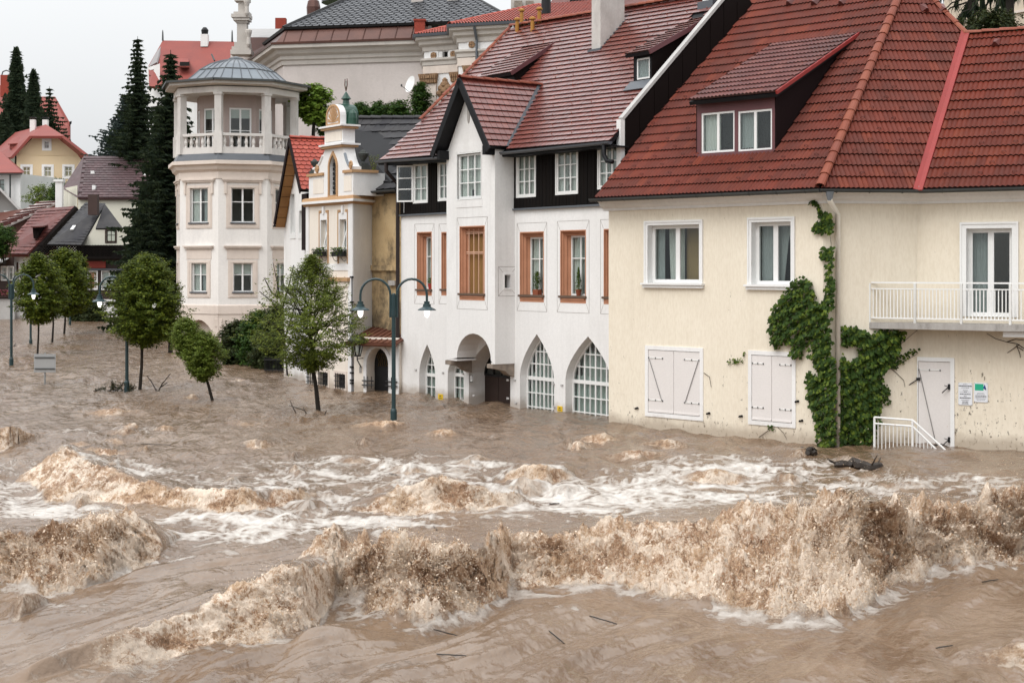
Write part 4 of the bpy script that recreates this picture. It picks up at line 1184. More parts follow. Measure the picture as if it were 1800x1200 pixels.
# house number, flood marks, small wall pegs
def plate(fr, px0, px1, py0, py1, m_, name="plate", w=.0, th=.02):
    u0, z1 = fr.uz(px0, py0, w); u1 = fr.u(px1, w); z0 = fr.uz(px0, py1, w)[1]
    return MB().prism(fr, rect(u0, u1, z0, z1), w, w + th), u0, u1, z0, z1
for px, txt, lb_ in ((826.5, "F", "small white enamel plate with black letter and border beside the entrance"),):
    m_, u0, u1, z0, z1 = plate(WF, 826.5, 832, 659, 671, M_['trim'])
    r = thing("letter_plate", lb_, "sign", WF.p((u0 + u1) / 2, z0))
    m_.build("board", M_['trim'], r)
    b_ = MB(); b_.ring(WF, rect(u0, u1, z0, z1), inset(rect(u0, u1, z0, z1), .02), .02, .023); b_.build("border", M_['ink'], r)
    text(r, "lettering", txt, WF, (u0 + u1) / 2, z0 + .05, .021, .15, M_['ink'])
for k, (px0, px1, py0, py1, lb_) in enumerate(((980.5, 989, 713, 722, "small yellow marker plate at the waterline between the two large arched windows"), (771, 779, 692, 701, "small yellow marker plate at the waterline left of the entrance"))):
    m_, u0, u1, z0, z1 = plate(WF, px0, px1, py0, py1, M_['yellow_sign'])
    r = thing("marker_plate", lb_, "sign", WF.p((u0 + u1) / 2, z0), "yellow plates at the waterline")
    m_.build("board", M_['yellow_sign'], r)
    b_ = MB(); b_.prism(WF, rect(u0 + .07, u1 - .07, z0 + (z1 - z0) * .55, z0 + (z1 - z0) * .72), .02, .022); b_.prism(WF, rect(u0 + .05, u1 - .05, z0 + (z1 - z0) * .22, z0 + (z1 - z0) * .36), .02, .022); b_.build("print", M_['ink'], r)
pg = MB()
for px, py in ((731, 650), (779, 655), (905, 668), (907, 708), (988, 677), (833, 695), (729, 692), (812, 700), (974, 715), (814, 657), (893, 668), (973, 675), (893, 700)):
    u_, z_ = WF.uz(px, py); pg.fbox(WF, u_ - .06, u_ + .06, z_ - .03, z_ + .03, 0, .012); pg.fbox(WF, u_ + .02, u_ + .05, z_ - .02, z_ + .02, .012, .04)
pg.build("wall_bracket", mat("grey_bracket", (.5, .49, .48), rough=.6), wh, kind="stuff")
# ---- roof: eave sags a little and flares, ridge falls towards the right
def we(u, w=.45):                                                   # eave point
    k = u / WF.L
    z = WF.uz(668, 283, w)[1] * (1 - k) + WF.uz(1094, 246, w)[1] * k - .05 * math.sin(math.pi * k)
    return WF.p(u, z, w)
uEl, uEr = WF.u(668, .45), WF.L - .05
rL = P(905, 44, 0.0001); rL = WF.p(uEl, 4 + 8.14, -4.72); rR = WF.p(uEr, 4 + 7.62, -4.08)
def wrows(v):
    a, b = we(uEl), we(uEr)
    f = v - .045 * math.sin(math.pi * min(v * 2.2, 1))               # slight bell-cast at the foot
    q = lambda A, B: A.lerp(B, v) - Vector((0, 0, .14 * math.sin(math.pi * v) ** 2 * (1 - v)))
    return q(a, rL), q(b, rR)
rs = MB(); NU, NV = 12, 8; vs = []
for j in range(NV + 1):
    a, b = wrows(j / NV)
    vs += [a.lerp(b, i / NU) - Vector((0, 0, .05 * math.sin(math.pi * i / NU) * (1 - j / NV) + .012)) for i in range(NU + 1)]
nn_ = len(vs); vs += [v - Vector((0, 0, .12)) for v in vs]
fs = []
for j in range(NV):
    for i in range(NU):
        q = (j * (NU + 1) + i, j * (NU + 1) + i + 1, (j + 1) * (NU + 1) + i + 1, (j + 1) * (NU + 1) + i); fs += [q, tuple(k + nn_ for k in q[::-1])]
for i in range(NU): fs.append((i, nn_ + i, nn_ + i + 1, i + 1))
for j in range(NV): fs += [(j * (NU + 1), (j + 1) * (NU + 1), nn_ + (j + 1) * (NU + 1), nn_ + j * (NU + 1)), (j * (NU + 1) + NU, nn_ + j * (NU + 1) + NU, nn_ + (j + 1) * (NU + 1) + NU, (j + 1) * (NU + 1) + NU)]
rs.add(vs, fs)
bkz = Vector((0, 0, -4.6)); bN = -WF.N() * 4.8
rs.slab([rL, rR, rR + bN + bkz, rL + bN + bkz], .12)
wroof = rs.build("roof", M_['dark_fascia'], wh)
wpl = Plane(wrows(.25)[0].lerp(wrows(.25)[1], .5), (wrows(.25)[1] - wrows(.25)[0]).cross(wrows(.8)[0] - wrows(.2)[0]))
if wpl.n.z < 0: wpl = Plane(wpl.p, -wpl.n)
# bay gable roof
bov = .36
apx = WF.p((bu0 + bu1) / 2, zap + .16, bp + bov)
gU = .92; gz = 2.02 
def bay_pt(side, k, w):                                             # point down the slope of the bay roof, k = 0 ridge, 1 eave
    return WF.p((bu0 + bu1) / 2 + side * k * (1.26 + .17), zap + .16 - k * 2.02, w)
hitw = lambda z: None
def in_bay(p, m=.0):
    q = Vector((p.x, p.y)) - WF.o; u_, w_ = q.dot(WF.t), q.dot(WF.n)
    du_ = abs(u_ - (bu0 + bu1) / 2)
    return p.z < zap + .16 - du_ / 1.43 * 2.02 - m and du_ < 1.5
# dormer holes
def shed(px_front, py_l, px_l, px_r, ptop, win_px=None):
    pass
T3 = Tiler(tile_flat(.20, .225, .05, .044, .010), .20, .225, M_['tile_wet'])
def wrow2(v):
    a, b = wrows(v); return a, b
_old = T3.patch
def sagrows(v): return wrows(v)
dorm_boxes = []
def hole_test(p):
    if in_bay(p, .05): return True
    q = Vector((p.x, p.y)) - WF.o; u_, w_ = q.dot(WF.t), q.dot(WF.n)
    for (a, b, w0, w1) in dorm_boxes:
        if a + .05 < u_ < b - .05 and w1 < w_ < w0: return True
    return False
def shed_dormer(pl_foot, pr_foot, py_foot, py_head, ovl, ovr, top_px, slope_label, win=None):
    A, B = wpl.ray(pl_foot, py_foot), wpl.ray(pr_foot, py_foot)
    qa = Vector((A.x, A.y)) - WF.o; u0, w0 = qa.dot(WF.t), qa.dot(WF.n); u1 = WF.u(pr_foot, w0)
    z0 = A.z; z1 = WF.uz(pl_foot, py_head, w0)[1]
    tp = wpl.ray(*top_px); qt = Vector((tp.x, tp.y)) - WF.o; w1 = qt.dot(WF.n); z2 = tp.z
    f = WF.shifted(w0, u0, u1 - u0)
    mb = MB(); hh = []
    if win: hh = [hz(f, *win)]
    wall(mb, f, rect(0, f.L, z0 - .1, z1 + .05), hh, depth=.05)
    d = mb.build("dormer", M_['dark_fascia'], wh)
    ck = MB(); dep = abs(w1 - w0)
    for u_ in (u0 + .01, u1 - .01): ck.prism(WF.side(u_, w0, w1), [(0, z0 - .1), (dep, z2 - .03), (0, z1 + .05)], -.015, .015)
    ck.build("dormer_cheek", M_['dark_gable'], d)
    e0_, e1_ = WF.p(u0 - ovl, z1 + .04, w0 + .18), WF.p(u1 + ovr, z1 + .04, w0 + .18); t0_, t1_ = WF.p(u0 - ovl, z2 + .03, w1), WF.p(u1 + ovr, z2 + .03, w1)
    MB().slab([p - Vector((0, 0, .01)) for p in (e0_, e1_, t1_, t0_)], .09).build("dormer_eave", M_['dark_fascia'], d)
    T = Tiler(tile_flat(.20, .225, .05, .040, .010), .20, .225, M_['tile_wet'])
    T.patch(lambda v: (e0_.lerp(t0_, v), e1_.lerp(t1_, v)))
    T.finish(wh, d, "dormer_tile")
    MB().beam(e1_ + Vector((0, 0, -.03)), t1_ + Vector((0, 0, -.03)), .04, .13).build("bargeboard", M_['maroon'], d)
    dorm_boxes.append((u0, u1, w0, w1))
    if win:
        (a, b), (c, e) = hh[0][0], hh[0][2]
        x = window(d, f, rect(a + .003, c - .003, b + .003, e - .003), -.01, fw=.045, depth=.04)
        curtain(x, f, a + .03, c - .03, b + .03, e - .03, -.08, M_['grey_curtain'], 5)
        fl = MB(); g0, g1 = WF.p(u0 - .12, z0 - .02, w0 + .03), WF.p(u1 + .1, z0 - .02, w0 + .03)
        dn = (wrows(0)[0] - wrows(1)[0]).normalized() * .35
        fl.slab([g0 + Vector((0, 0, .10)), g1 + Vector((0, 0, .10)), g1 + dn + Vector((0, 0, .08)), g0 + dn + Vector((0, 0, .08))], .03); fl.build("lead_flashing", M_['slate_metal'], d)
    return d
shed_dormer(1114, 1146, 149, 99, .16, .10, (1243, 30), "", (1119, 1142, 104, 141))
shed_dormer(846, 905, 160, 141, .12, .06, (946, 82), "")
T3.patch(wrows, hole_test)
# cut edge tiles of the bay roof and its facets
B_R = [bay_pt(1, 0, bp + bov), bay_pt(1, 1, bp + bov)]
T4 = Tiler(tile_flat(.20, .225, .05, .044, .010), .20, .225, M_['tile_wet'])
bayroof = MB()
for sd_ in (1, -1):
    e_ = bay_pt(sd_, 1, bp + bov); r_ = bay_pt(sd_, 0, bp + bov)
    Bv_ = (r_ - e_).normalized(); Ln = (r_ - e_).length
    Av_ = -WF.N()
    # depth at which the facet meets the main roof
    def meet(k):
        p0 = bay_pt(sd_, k, 0); nrm = wpl.n
        # move along -N until on plane
        t_ = (wpl.d - nrm.dot(p0)) / nrm.dot(Av_); return t_ 
    de, dr2 = meet(1) + bp + bov, meet(0) + bp + bov
    de = max(de, .35)
    pts_ = [e_, e_ + Av_ * de, r_ + Av_ * dr2, r_]
    bayroof.slab([p - Vector((0, 0, .012)) for p in pts_], .10)
    poly = [(0, 0), (de, 0), (dr2, Ln), (0, Ln)]
    T4.facet(e_, Av_, Bv_, poly)
    vl = MB(); a_, b_ = pts_[1], pts_[2]; dv_ = (b_ - a_).normalized()
    nrm_ = Av_.cross(Bv_); nrm_ = nrm_ if nrm_.z > 0 else -nrm_
    vl.slab([a_ - Av_ * .13 + nrm_ * .05, a_ + Av_ * .10 + nrm_ * .03, b_ + Av_ * .10 + nrm_ * .03, b_ - Av_ * .13 + nrm_ * .05], .03)
    vl.build("valley_flashing", M_['slate_metal'], wh)
    MB().beam(bay_pt(sd_, -.02, bp + bov + .02) + Vector((0, 0, -.06)), bay_pt(sd_, 1.03, bp + bov + .02) + Vector((0, 0, -.06)), .05, .20).build("bargeboard", M_['dark_fascia'], wh)
    MB().fbox(WF, (bu0 if sd_ < 0 else bu1 - .14), (bu0 + .14 if sd_ < 0 else bu1), zev - .16, zev + .10, bp + .0, bp + bov - .02).build("purlin_end", M_['dark_fascia'], wh)
bro = bayroof.build("bay_roof", M_['dark_fascia'], wh)
T4.finish(wh, bro, "bay_tile", 260)
T3.finish(wh, wroof, "roof_tile")
dr2 = (wpl.d - wpl.n.dot(bay_pt(1, 0, 0))) / wpl.n.dot(-WF.N())
caps(bro, bay_pt(1, 0, bp + bov + .03) + Vector((0, 0, .02)), bay_pt(1, 0, -dr2), M_['tile_cap'], .11, .37, .02)
# verge and ridge caps
ve = [wrows(v)[0] for v in (0.30, .65, 1.0)]
for a_, b_ in zip(ve, ve[1:]): caps(wroof, a_, b_, M_['tile_cap'], .09, .37, .04)
caps(wroof, rL + Vector((0, 0, .03)), rR + Vector((0, 0, .03)), M_['tile_cap'], .12, .40, .02)
# snow hooks
hk = MB(); R6 = random.Random(6)
for j in range(2, 27, 2):
    v = (j + .1) / 27
    a, b = wrows(v); n = 13
    for i in range(n):
        p = a.lerp(b, (i + (.5 if (j // 2) % 2 else 0) + .2) / n)
        if hole_test(p) or hole_test(p + Vector((0, 0, -.2))): continue
        d = (b - a).normalized(); nz = wpl.n
        hk.tube([p + nz * .02, p + nz * .055 + d * .01, p + nz * .06 + (wrows(v)[0] - wrows(v + .03)[0]).normalized() * -.02], .012, 4)
hk.build("snow_hooks", M_['tile_cap'], wh, kind="stuff")
# eave boards and gutters, curved along the eave
def eave_strip(u0, u1, n=8):
    pts = []
    for i in range(n + 1):
        u_ = u0 + (u1 - u0) * i / n; k = (u_ - uEl) / (uEr - uEl); p = wrows(0)[0].lerp(wrows(0)[1], k) - Vector((0, 0, .05 * math.sin(math.pi * max(0, min(1, k)))))
        pts.append(p)
    return pts
for u0, u1 in ((uEl, bu0 - .12), (bu1 + .12, WF.L + .12)):
    pts = eave_strip(u0, u1); eg = MB()
    for p, q in zip(pts, pts[1:]):
        a, b = p + WF.N() * .06, q + WF.N() * .06
        eg.slab([a + Vector((0, 0, -.03)), b + Vector((0, 0, -.03)), b + WF.N() * .02 + Vector((0, 0, -.13)), a + WF.N() * .02 + Vector((0, 0, -.13))], .02)
        eg.hexa([x + Vector((0, 0, dz)) for dz in (-.15, -.11) for x in (a, b, b - WF.N() * .55, a - WF.N() * .55)])
    eg.build("eave_boards", M_['dark_fascia'], wh)
pts = eave_strip(bu1 + .15, WF.L + .12)
gutter(wh, pts[0] + WF.N() * .13 + Vector((0, 0, -.02)), pts[-1] + WF.N() * .13 + Vector((0, 0, -.02)), .08, M_['slate_metal'])
pts = eave_strip(uEl, bu0 - .1); gutter(wh, pts[0] + WF.N() * .13 + Vector((0, 0, -.02)), pts[-1] + WF.N() * .13 + Vector((0, 0, -.02)), .08, M_['slate_metal'])
# swan-neck of the right gutter, downpipe on the left
p = pts = eave_strip(bu1 + .15, WF.L + .12)[-1]
g_ = p + WF.N() * .13 - WF.T() * .25
MB().tube([g_ + Vector((0, 0, -.05)), g_ + Vector((0, 0, -.35)), g_ + Vector((0, 0, -.52)) + WF.T() * .12, g_ + Vector((0, 0, -.55)) + WF.T() * .35], .06, 8).build("swan_neck", M_['dark_fascia'], wh, smooth=True)
p = we(0.0) + WF.N() * .1
c0 = WF.p(-.06, 0, .09)
MB().tube([p + Vector((0, 0, -.1)), p + Vector((0, 0, -.35)), Vector((c0.x, c0.y, p.z - .75)), Vector((c0.x, c0.y, zled - .0)), Vector((c0.x, c0.y, -.8))], .065, 8).build("downpipe", mat("dark_brown_pipe", (.022, .013, .012), rough=.45), wh)
# gable end at the right
gb = MB(); zE = we(WF.L).z
G = WF.side(WF.L, 0.0, -9)
vtop = wrows(1)[1]; 
gl = [(-.02, -1.5), (9, -1.5), (9, vtop.z - 4.9), (4.1, vtop.z + .22), (-.02, zE + .62), ]
wall(gb, G, gl, []); gbo = gb.build("gable_wall", M_['dark_gable'], wh)
R8 = random.Random(8)
for k in range(18):
    x0, x1 = k * .5 + .02, k * .5 + .49
    ztp = min(zE + .5 + (vtop.z + .15 - zE - .5) * x0 / 4.1, vtop.z + .1 - 1.045 * (x1 - 4.1))
    if ztp > 5: MB().prism(G, [(x0, 4.5), (x1, 4.5), (x1, min(ztp + .4 * (x1 < 4.1), ztp + .4)), (x0, ztp)], .0, .012 + R8.uniform(0, .006)).build("cladding_panel", M_['dark_gable'], gbo)
va = G.p(-.06, zE + .60, .0) ; vb = G.p(4.1, vtop.z + .30, 0)
MB().beam(va - WF.T() * .06, vb - WF.T() * .06, .17, .08).build("verge_coping", M_['concrete_pale'], wh)
pc = MB(); pc.fbox(WF, WF.L - .16, WF.L + .012, zled - .0, zE + .58, .0, .14); pc.build("corner_pier", M_['white'], wh)
# chimney, vent pipes
def on_roof(px, py): return wpl.ray(px, py)
c = on_roof(1052, 92); 
cf_ = WF.shifted((Vector((c.x, c.y)) - WF.o).dot(WF.n) , (Vector((c.x, c.y)) - WF.o).dot(WF.t) - .17, 1.0)
uu0, uu1 = cf_.u(1040), cf_.u(1040) + .42
cm = MB(); cm.fbox(cf_, uu0, uu1, c.z - .5, c.z + 3.2, -.92, 0); 
ch = cm.build("chimney", mat("grey_white_chimney_render", (.60, .575, .545), (.50, .48, .455), rough=.95, scale=1.2, dirt=(.25, .22, .2), dirt_amt=.5, bump=.3), wroof)
fl = MB(); fl.fbox(cf_, uu0 - .09, uu1 + .09, c.z - .3, c.z + .10, .0, .09); fl.fbox(cf_, uu1 + .002, uu1 + .03, c.z - .1, c.z + .02, -1.0, .0)
for k in range(8):
    w_ = -.12 * k; fl.fbox(cf_, uu1, uu1 + .04, c.z - .15 + .117 * k, c.z + .16 + .117 * k, w_ - .12, w_)
fl.build("chimney_flashing", M_['slate_metal'], ch)
for k, (px, py, hh_) in enumerate(((909, 58, .42), (917, 44, .46), (936, 57, .42), (948, 43, .48))):
    b_ = on_roof(px, py); MB().lathe([(.065, -.15), (.065, hh_ * .85), (.055, hh_ * .86), (.055, hh_), (.11, hh_), (.11, hh_ + .05), (.05, hh_ + .09)], b_, 10).build("vent_pipe", mat("ochre_vent_pipe", (.40, .19, .035), rough=.6) if "ochre_vent_pipe" not in bpy.data.materials else bpy.data.materials["ochre_vent_pipe"], wroof, smooth=False)
# second, smaller chimney near the right end of the ridge
c = on_roof(1255, 8); cc = MB(); cc.box(c + Vector((0, 0, .6)), .45, .45, 1.6, math.atan2(WF.t.y, WF.t.x)); cc.build("chimney", M_['white'], wroof)
cc = MB(); cc.box(c + Vector((-.03, -.05, -.05)), .62, .62, .22, math.atan2(WF.t.y, WF.t.x)); cc.build("chimney_flashing", M_['slate_metal'], wroof)
# ---- pots on the sills
def plant_pot(fr, u_, z_, w_, kind, label):
    b = fr.p(u_, z_, w_); r = thing("potted_plant", label, "potted plant", b, "potted plants on the window sills")
    R = random.Random(int(u_ * 100))
    if kind == 'trough':
        MB().fbox(fr, u_ - .12, u_ + .12, z_, z_ + .15, w_ - .07, w_ + .07).build("pot", M_['terracotta'], r); top = .15
    else:
        MB().lathe([(.055, 0), (.08, .14), (.088, .14), (.088, .17), (.07, .17), (.065, .15)], b, 12).build("pot", M_['terracotta'] if kind != 'red' else mat("red_pot", (.42, .04, .035), rough=.5), r); top = .15
    f = MB(); 
    for k in range(420 if kind != 'red' else 160):
        h_ = R.random() ** .8; hgt = .62 if kind == 'cone' else (.5 if kind == 'trough' else .2)
        rad = (.13 * (1 - h_ * .85)) if kind == 'cone' else (.05 + .08 * math.sin(h_ * 3))
        a_ = R.uniform(0, 6.28); rr = rad * R.random() ** .5
        p = b + Vector((math.cos(a_) * rr, math.sin(a_) * rr, top + h_ * hgt))
        leaf_mb(f, p, Vector((math.cos(a_), math.sin(a_), R.uniform(0, 1))), R.uniform(.03, .06), R.uniform(2, 4), .1, .5)
    f.build("foliage", M_['ivy'], r)
    MB().bar(b + Vector((0, 0, .1)), b + Vector((0, 0, top + .4 if kind != 'red' else top + .1)), .008, 5).build("stem", M_['twig'], r)
zs_ = lambda h: h[0][1] + .20
plant_pot(WF, oW[2][0][0] + .62, zs_(oW[2]), -.15, 'trough', "spiky green plant in a terracotta trough in the orange window right of the bay")
plant_pot(WF, oW[3][0][0] + .62, zs_(oW[3]), -.15, 'cone', "cone-shaped conifer in a terracotta pot on the sill nearest the cream house")
plant_pot(WF, oW[0][0][0] + .60, zs_(oW[0]), -.12, 'red', "small round plant in a red pot in the leftmost orange window")
# ------------------------------------------------------------------ small baroque house
M_['peach'] = mat("pale_peach_render", (.79, .73, .655), (.755, .69, .61), rough=.9, scale=.8, fine=20, bump=.12, dirt=(.5, .42, .34), dirt_amt=.35, tide=True, streak=.14)
M_['sand'] = mat("sand_pink_moulding", (.70, .615, .55), (.65, .57, .505), rough=.85, scale=1.5, dirt=(.4, .34, .31), dirt_amt=.3)
M_['ochre'] = mat("ochre_moulding", (.47, .29, .155), (.42, .25, .13), rough=.8, scale=2, dirt=(.25, .15, .08), dirt_amt=.35)
M_['white_pil'] = mat("chalky_white_render", (.78, .775, .77), (.72, .715, .71), rough=.92, scale=.9, fine=18, dirt=(.42, .40, .38), dirt_amt=.35)
def _dirty():
    t = NT("mouldy_yellow_render")
    col = t.mix(t.ramp(t.noise(.9, 5), .35, .65), (.56, .42, .24), (.47, .335, .18))
    zz = t.n("SeparateXYZ"); t.l(t.pos, zz.inputs[0])
    k = t.ramp(zz.outputs[2], 1.6, 5.2, .17, -.06)
    d = t.ramp(t.math('ADD', t.noise(1.6, 9, .72, t.vec((1, 1, .8))), k),   .47, .66)
    col = t.mix(t.math('MULTIPLY', d, .85), col, (.075, .062, .045))
    g = t.noise(30, 4, .7); t.bump(g, .3, .01)
    return t.fin(t.mix(t.ramp(g, .4, .7, 0, .3), col, (.22, .17, .11)), .95, .2)
M_['mouldy'] = _dirty()
M_['rust_roof'] = mat("rusty_porch_sheet", (.155, .06, .035), (.10, .038, .026), rough=.55, scale=3, fine=30, dirt=(.25, .12, .05), dirt_amt=.4)
M_['green_copper'] = mat("green_painted_metal", (.012, .062, .038), (.009, .045, .03), rough=.4, spec=.5, scale=2, dirt=(.05, .12, .08), dirt_amt=.4)
M_['dark_urn'] = mat("dark_weathered_urn", (.06, .065, .06), (.035, .038, .036), rough=.8, scale=5, bump=.4)
q0, q1, q2 = P(539, 470, 52.6), P(621, 470, 49.8), P(654, 470, 51.0)
HF, HS = Fr(q0, q1), Fr(q1, q2)
HY_ = Fr(q2, P(701, 470, 49.75))
HP = Fr(P(622.5, 470, 49.72), P(702, 470, 48.95))
ho_ = thing("baroque_house", "narrow peach house with curved white gable, green cap and urns", "house", q1)
zc0 = HF.uz(621, 358)[1]; zc1 = HF.uz(621, 344)[1]
wb = MB()
bw = [hz(HF, 564.5, 575, 387, 437), hz(HF, 597.5, 609.5, 386, 437)]
gw = [hz(HF, 534 + 27, 577, 653, 676), hz(HF, 590, 607.5, 656, 681)]
for h in gw: h[0] = (h[0][0], h[0][1])
wall(wb, HF, rect(0, HF.L, -1.5, zc0 + .1), bw + gw, depth=[.2, .2, .15, .15])
wb.build("wall", M_['peach'], ho_)
wb = MB(); wall(wb, HS, rect(0, HS.L, -1.5, zc0 + .1), [])
wb.build("side_wall", M_['white_pil'], ho_)
wb = MB(); zyt = HY_.uz(690, 338)[1]
wall(wb, HY_, rect(0, HY_.L + 1, -1.5, zyt + .1), []); ywo = wb.build("yellow_wall", M_['mouldy'], ho_)
zl = HY_.uz(690, 466)[1]
MB().prism(HY_, rect(0, HY_.L, zl - .18, zl), 0, .10).build("string_course", M_['mouldy'], ho_)
MB().prism(HY_, rect(HY_.u(687), HY_.u(699), zl - .66, zl - .5), 0, .12).build("hood", M_['concrete'], ho_)
bb = MB(); k0 = HF.p(0, 0, -6); k1 = HY_.p(HY_.L, 0, -6)
for p, q in ((k0, HF.p(0, 0)), (k1, k0), (HY_.p(HY_.L, 0), k1)):
    f = Fr(p, q); wall(bb, f, rect(0, f.L, -1.5, zc0), [])
bb.build("back_wall", M_['white_pil'], ho_)
# corner pilasters, bands
for u0, u1 in ((.0, .22), (HF.L - .30, HF.L + .012)):
    MB().prism(HF, rect(u0, u1, -1.5, zc0), .0, .035).build("pilaster", M_['white_pil'], ho_)
zb_ = HF.uz(621, 472)[1]
MB().prism(HF, rect(.22, HF.L - .30, zb_ - .06, zb_ + .16), 0, .025).build("band", M_['white_pil'], ho_)
zb2 = HF.uz(610, 506)[1]
MB().prism(HF, rect(HF.u(583), HF.u(617), zb2 + .22, zb2 + .34), 0, .14).build("hood", M_['ochre'], ho_)
MB().prism(HF, rect(HF.u(585), HF.u(615), zb2 + .05, zb2 + .22), 0, .06).build("hood_moulding", M_['peach'], ho_)
lc = Vector((q1.x, q1.y)) - HF.o
def h_uw(p): d = Vector((p.x, p.y)) - HF.o; return (d.dot(HF.t), d.dot(HF.n))
path = [(-.12, 0), (HF.L, 0), h_uw(HS.p(HS.L + .05, 0))]
hh_ = zc1 - zc0
for nm, m_, pr in (("cornice_lower", M_['ochre'], [(0, zc0), (.04, zc0), (.12, zc0 + hh_ * .3), (0, zc0 + hh_ * .3)]), ("cornice", M_['white_pil'], [(0, zc0 + hh_ * .3), (.17, zc0 + hh_ * .3), (.17, zc0 + hh_ * .62), (0, zc0 + hh_ * .62)]),
                   ("cornice_upper", M_['ochre'], [(0, zc0 + hh_ * .62), (.13, zc0 + hh_ * .62), (.10, zc1), (0, zc1 + .03)])):
    MB().sweep(HF, path, pr).build(nm, m_, ho_)
# windows
for k, h in enumerate(bw):
    (u0, z0), (u1, z1) = h[0], h[2]
    s = MB()
    for a_, b_, c_, d_ in ((u0 - .12, u0 - .07, z0 - .5, z1 + .24), (u1 + .07, u1 + .12, z0 - .5, z1 + .24), (u0 - .12, u0 + .05, z1 + .24, z1 + .32), (u1 - .05, u1 + .12, z1 + .24, z1 + .32)): s.prism(HF, rect(a_, b_, c_, d_), 0, .035)
    so = s.build("window_surround", M_['ochre'], ho_)
    s = MB(); s.ring(HF, rect(u0 - .07, u1 + .07, z0 - .05, z1 + .22), rect(u0, u1, z0, z1), 0, .02); s.prism(HF, rect((u0 + u1) / 2 - .06, (u0 + u1) / 2 + .06, z1 + .2, z1 + .45), .0, .06); s.build("keystone", M_['white_pil'], so)
    x = window(ho_, HF, rect(u0 + .002, u1 - .002, z0, z1), -.14, fw=.05, depth=.05)
    curtain(x, HF, u0 + .04, u1 - .02, z0 + .03, z1 - .03, -.24, M_['grey_curtain'], 3)
    # tilted sash
    MB().beam(HF.p(u0 + .10, z0 + .04, -.05), HF.p(u1 - .04, z1 - .06, -.10), .03, .04).build("tilted_sash", M_['trim'], x)
    bx = thing("flower_box", ("wire flower box with dark trailing plants under the left narrow window of the peach house", "wire flower box with dark trailing plants under the right narrow window of the peach house")[k], "flower box", HF.p((u0 + u1) / 2, z0 - .25, .15), "flower boxes on the peach house")
    m = MB()
    for dz in (0, .12, .2): m.ring(HF, rect(u0 - .22, u1 + .10, z0 - .26 + dz, z0 - .24 + dz), rect(u0 - .215, u1 + .095, z0 - .255 + dz, z0 - .245 + dz), .06, .26)
    m.fbox(HF, u0 - .18, u1 + .06, z0 - .25, z0 - .10, .06, .22); m.build("basket", M_['black_iron'], bx)
    m = MB(); 
    for sx in (u0 - .1, u1): m.tube([HF.p(sx, z0 - .26, .22), HF.p(sx, z0 - .38, .16), HF.p(sx, z0 - .42, .06), HF.p(sx, z0 - .36, .03)], .01, 4)
    m.build("bracket", M_['black_iron'], bx)
    m = MB(); R = random.Random(k)
    for _ in range(220): leaf_mb(m, HF.p(R.uniform(u0 - .22, u1 + .1), z0 - .12 + R.uniform(-.1, .16), R.uniform(.05, .27)), Vector((R.gauss(0, 1), -1, R.uniform(0, 1))), R.uniform(.04, .08), R.uniform(0, 6), .1, .6)
    m.build("foliage", M_['ivy'], bx)
for h in gw + [rect(HF.u(541), HF.u(553), gw[0][0][1], gw[0][2][1])]:
    (u0, z0), (u1, z1) = h[0], h[2]
    s = MB(); A = rect(u0 - .09, u1 + .09, z0 - .3, z1 + .10); s.ring(HF, A, rect(u0, u1, z0, z1), 0, .02); so = s.build("cellar_window_surround", M_['sand'], ho_)
    MB().prism(HF, rect(u0, u1, z0, z1), -.15, -.13).build("cellar_glass", M_['dark_room'], so)
    n = 4
    for k in range(n): MB().bar(HF.p(u0 + (u1 - u0) * (k + .5) / n, z0 - .02, .06), HF.p(u0 + (u1 - u0) * (k + .5) / n, z1 + .03, .06), .014, 5).build("grille_bar", M_['black_iron'], so)
    for k in range(3): MB().bar(HF.p(u0 - .02, z0 + (z1 - z0) * (k + .5) / 3, .055), HF.p(u1 + .02, z0 + (z1 - z0) * (k + .5) / 3, .055), .012, 5).build("grille_bar", M_['black_iron'], so)
# gable: attic block, volutes, tabernacle
def gz(px, py): return HF.uz(px, py)
g = MB(); D = .45
za = gz(600, 305)[1]; zb3 = zc1 + .02
uc0, uc1 = HF.u(571), HF.u(604); ucm = (uc0 + uc1) / 2
zs0 = gz(588, 255)[1]; zs1 = gz(588, 228)[1]
lw = rect(HF.u(580.5), HF.u(591.5), gz(586, 342)[1], gz(586, 288)[1])
lancet = arch(HF.u(580), HF.u(592), gz(586, 343)[1], gz(586, 292)[1], gz(586, 272)[1], 6)
volL = [(HF.u(551), za), (HF.u(551), za + .25)] + [(HF.u(551) + (uc0 - HF.u(551)) * k / 6, za + .25 + (zs0 - za - .35) * (k / 6) ** 2.2) for k in range(1, 7)]
volR = [(uc1, zs0 - .1)] + [(uc1 + (HF.u(617) - uc1) * k / 6, zs0 - .1 - (zs0 - za - .3) * (1 - (1 - k / 6) ** 2.2)) for k in range(1, 7)] + [(HF.u(617), za)]
shape = [(HF.u(543), zb3)] + [(HF.u(543), za)] + volL + [(uc0, zs0)] + [(uc1, zs0)] + volR + [(HF.L + .0, za), (HF.L + .0, zb3)]
shape = shape[::-1]
wall(g, HF, shape, [lancet], w=0, depth=.3)
g2 = [(u, z) for u, z in shape]
wall(g, HF, g2, [], w=-.4)
reveal(g, HF, shape, 0, -.4)
gab = g.build("gable", M_['white_pil'], ho_)
pb = MB(); pb.fbox(HF, HF.L - .75, HF.L + .0, zb3, za, -HS.L * .9, -.4); pb.build("gable_pier", M_['white_pil'], gab)
for (a_, b_) in ((HF.u(551), HF.u(569)), (HF.u(605), HF.u(618))): MB().prism(HF, rect(a_, b_, zb3 + .14, za - .1), .0, .015).build("gable_panel", M_['peach'], gab)
MB().prism(HF, rect(HF.u(543) - .05, uc0 - .04, za, za + .09), -.45, .07).build("gable_moulding", M_['ochre'], gab)
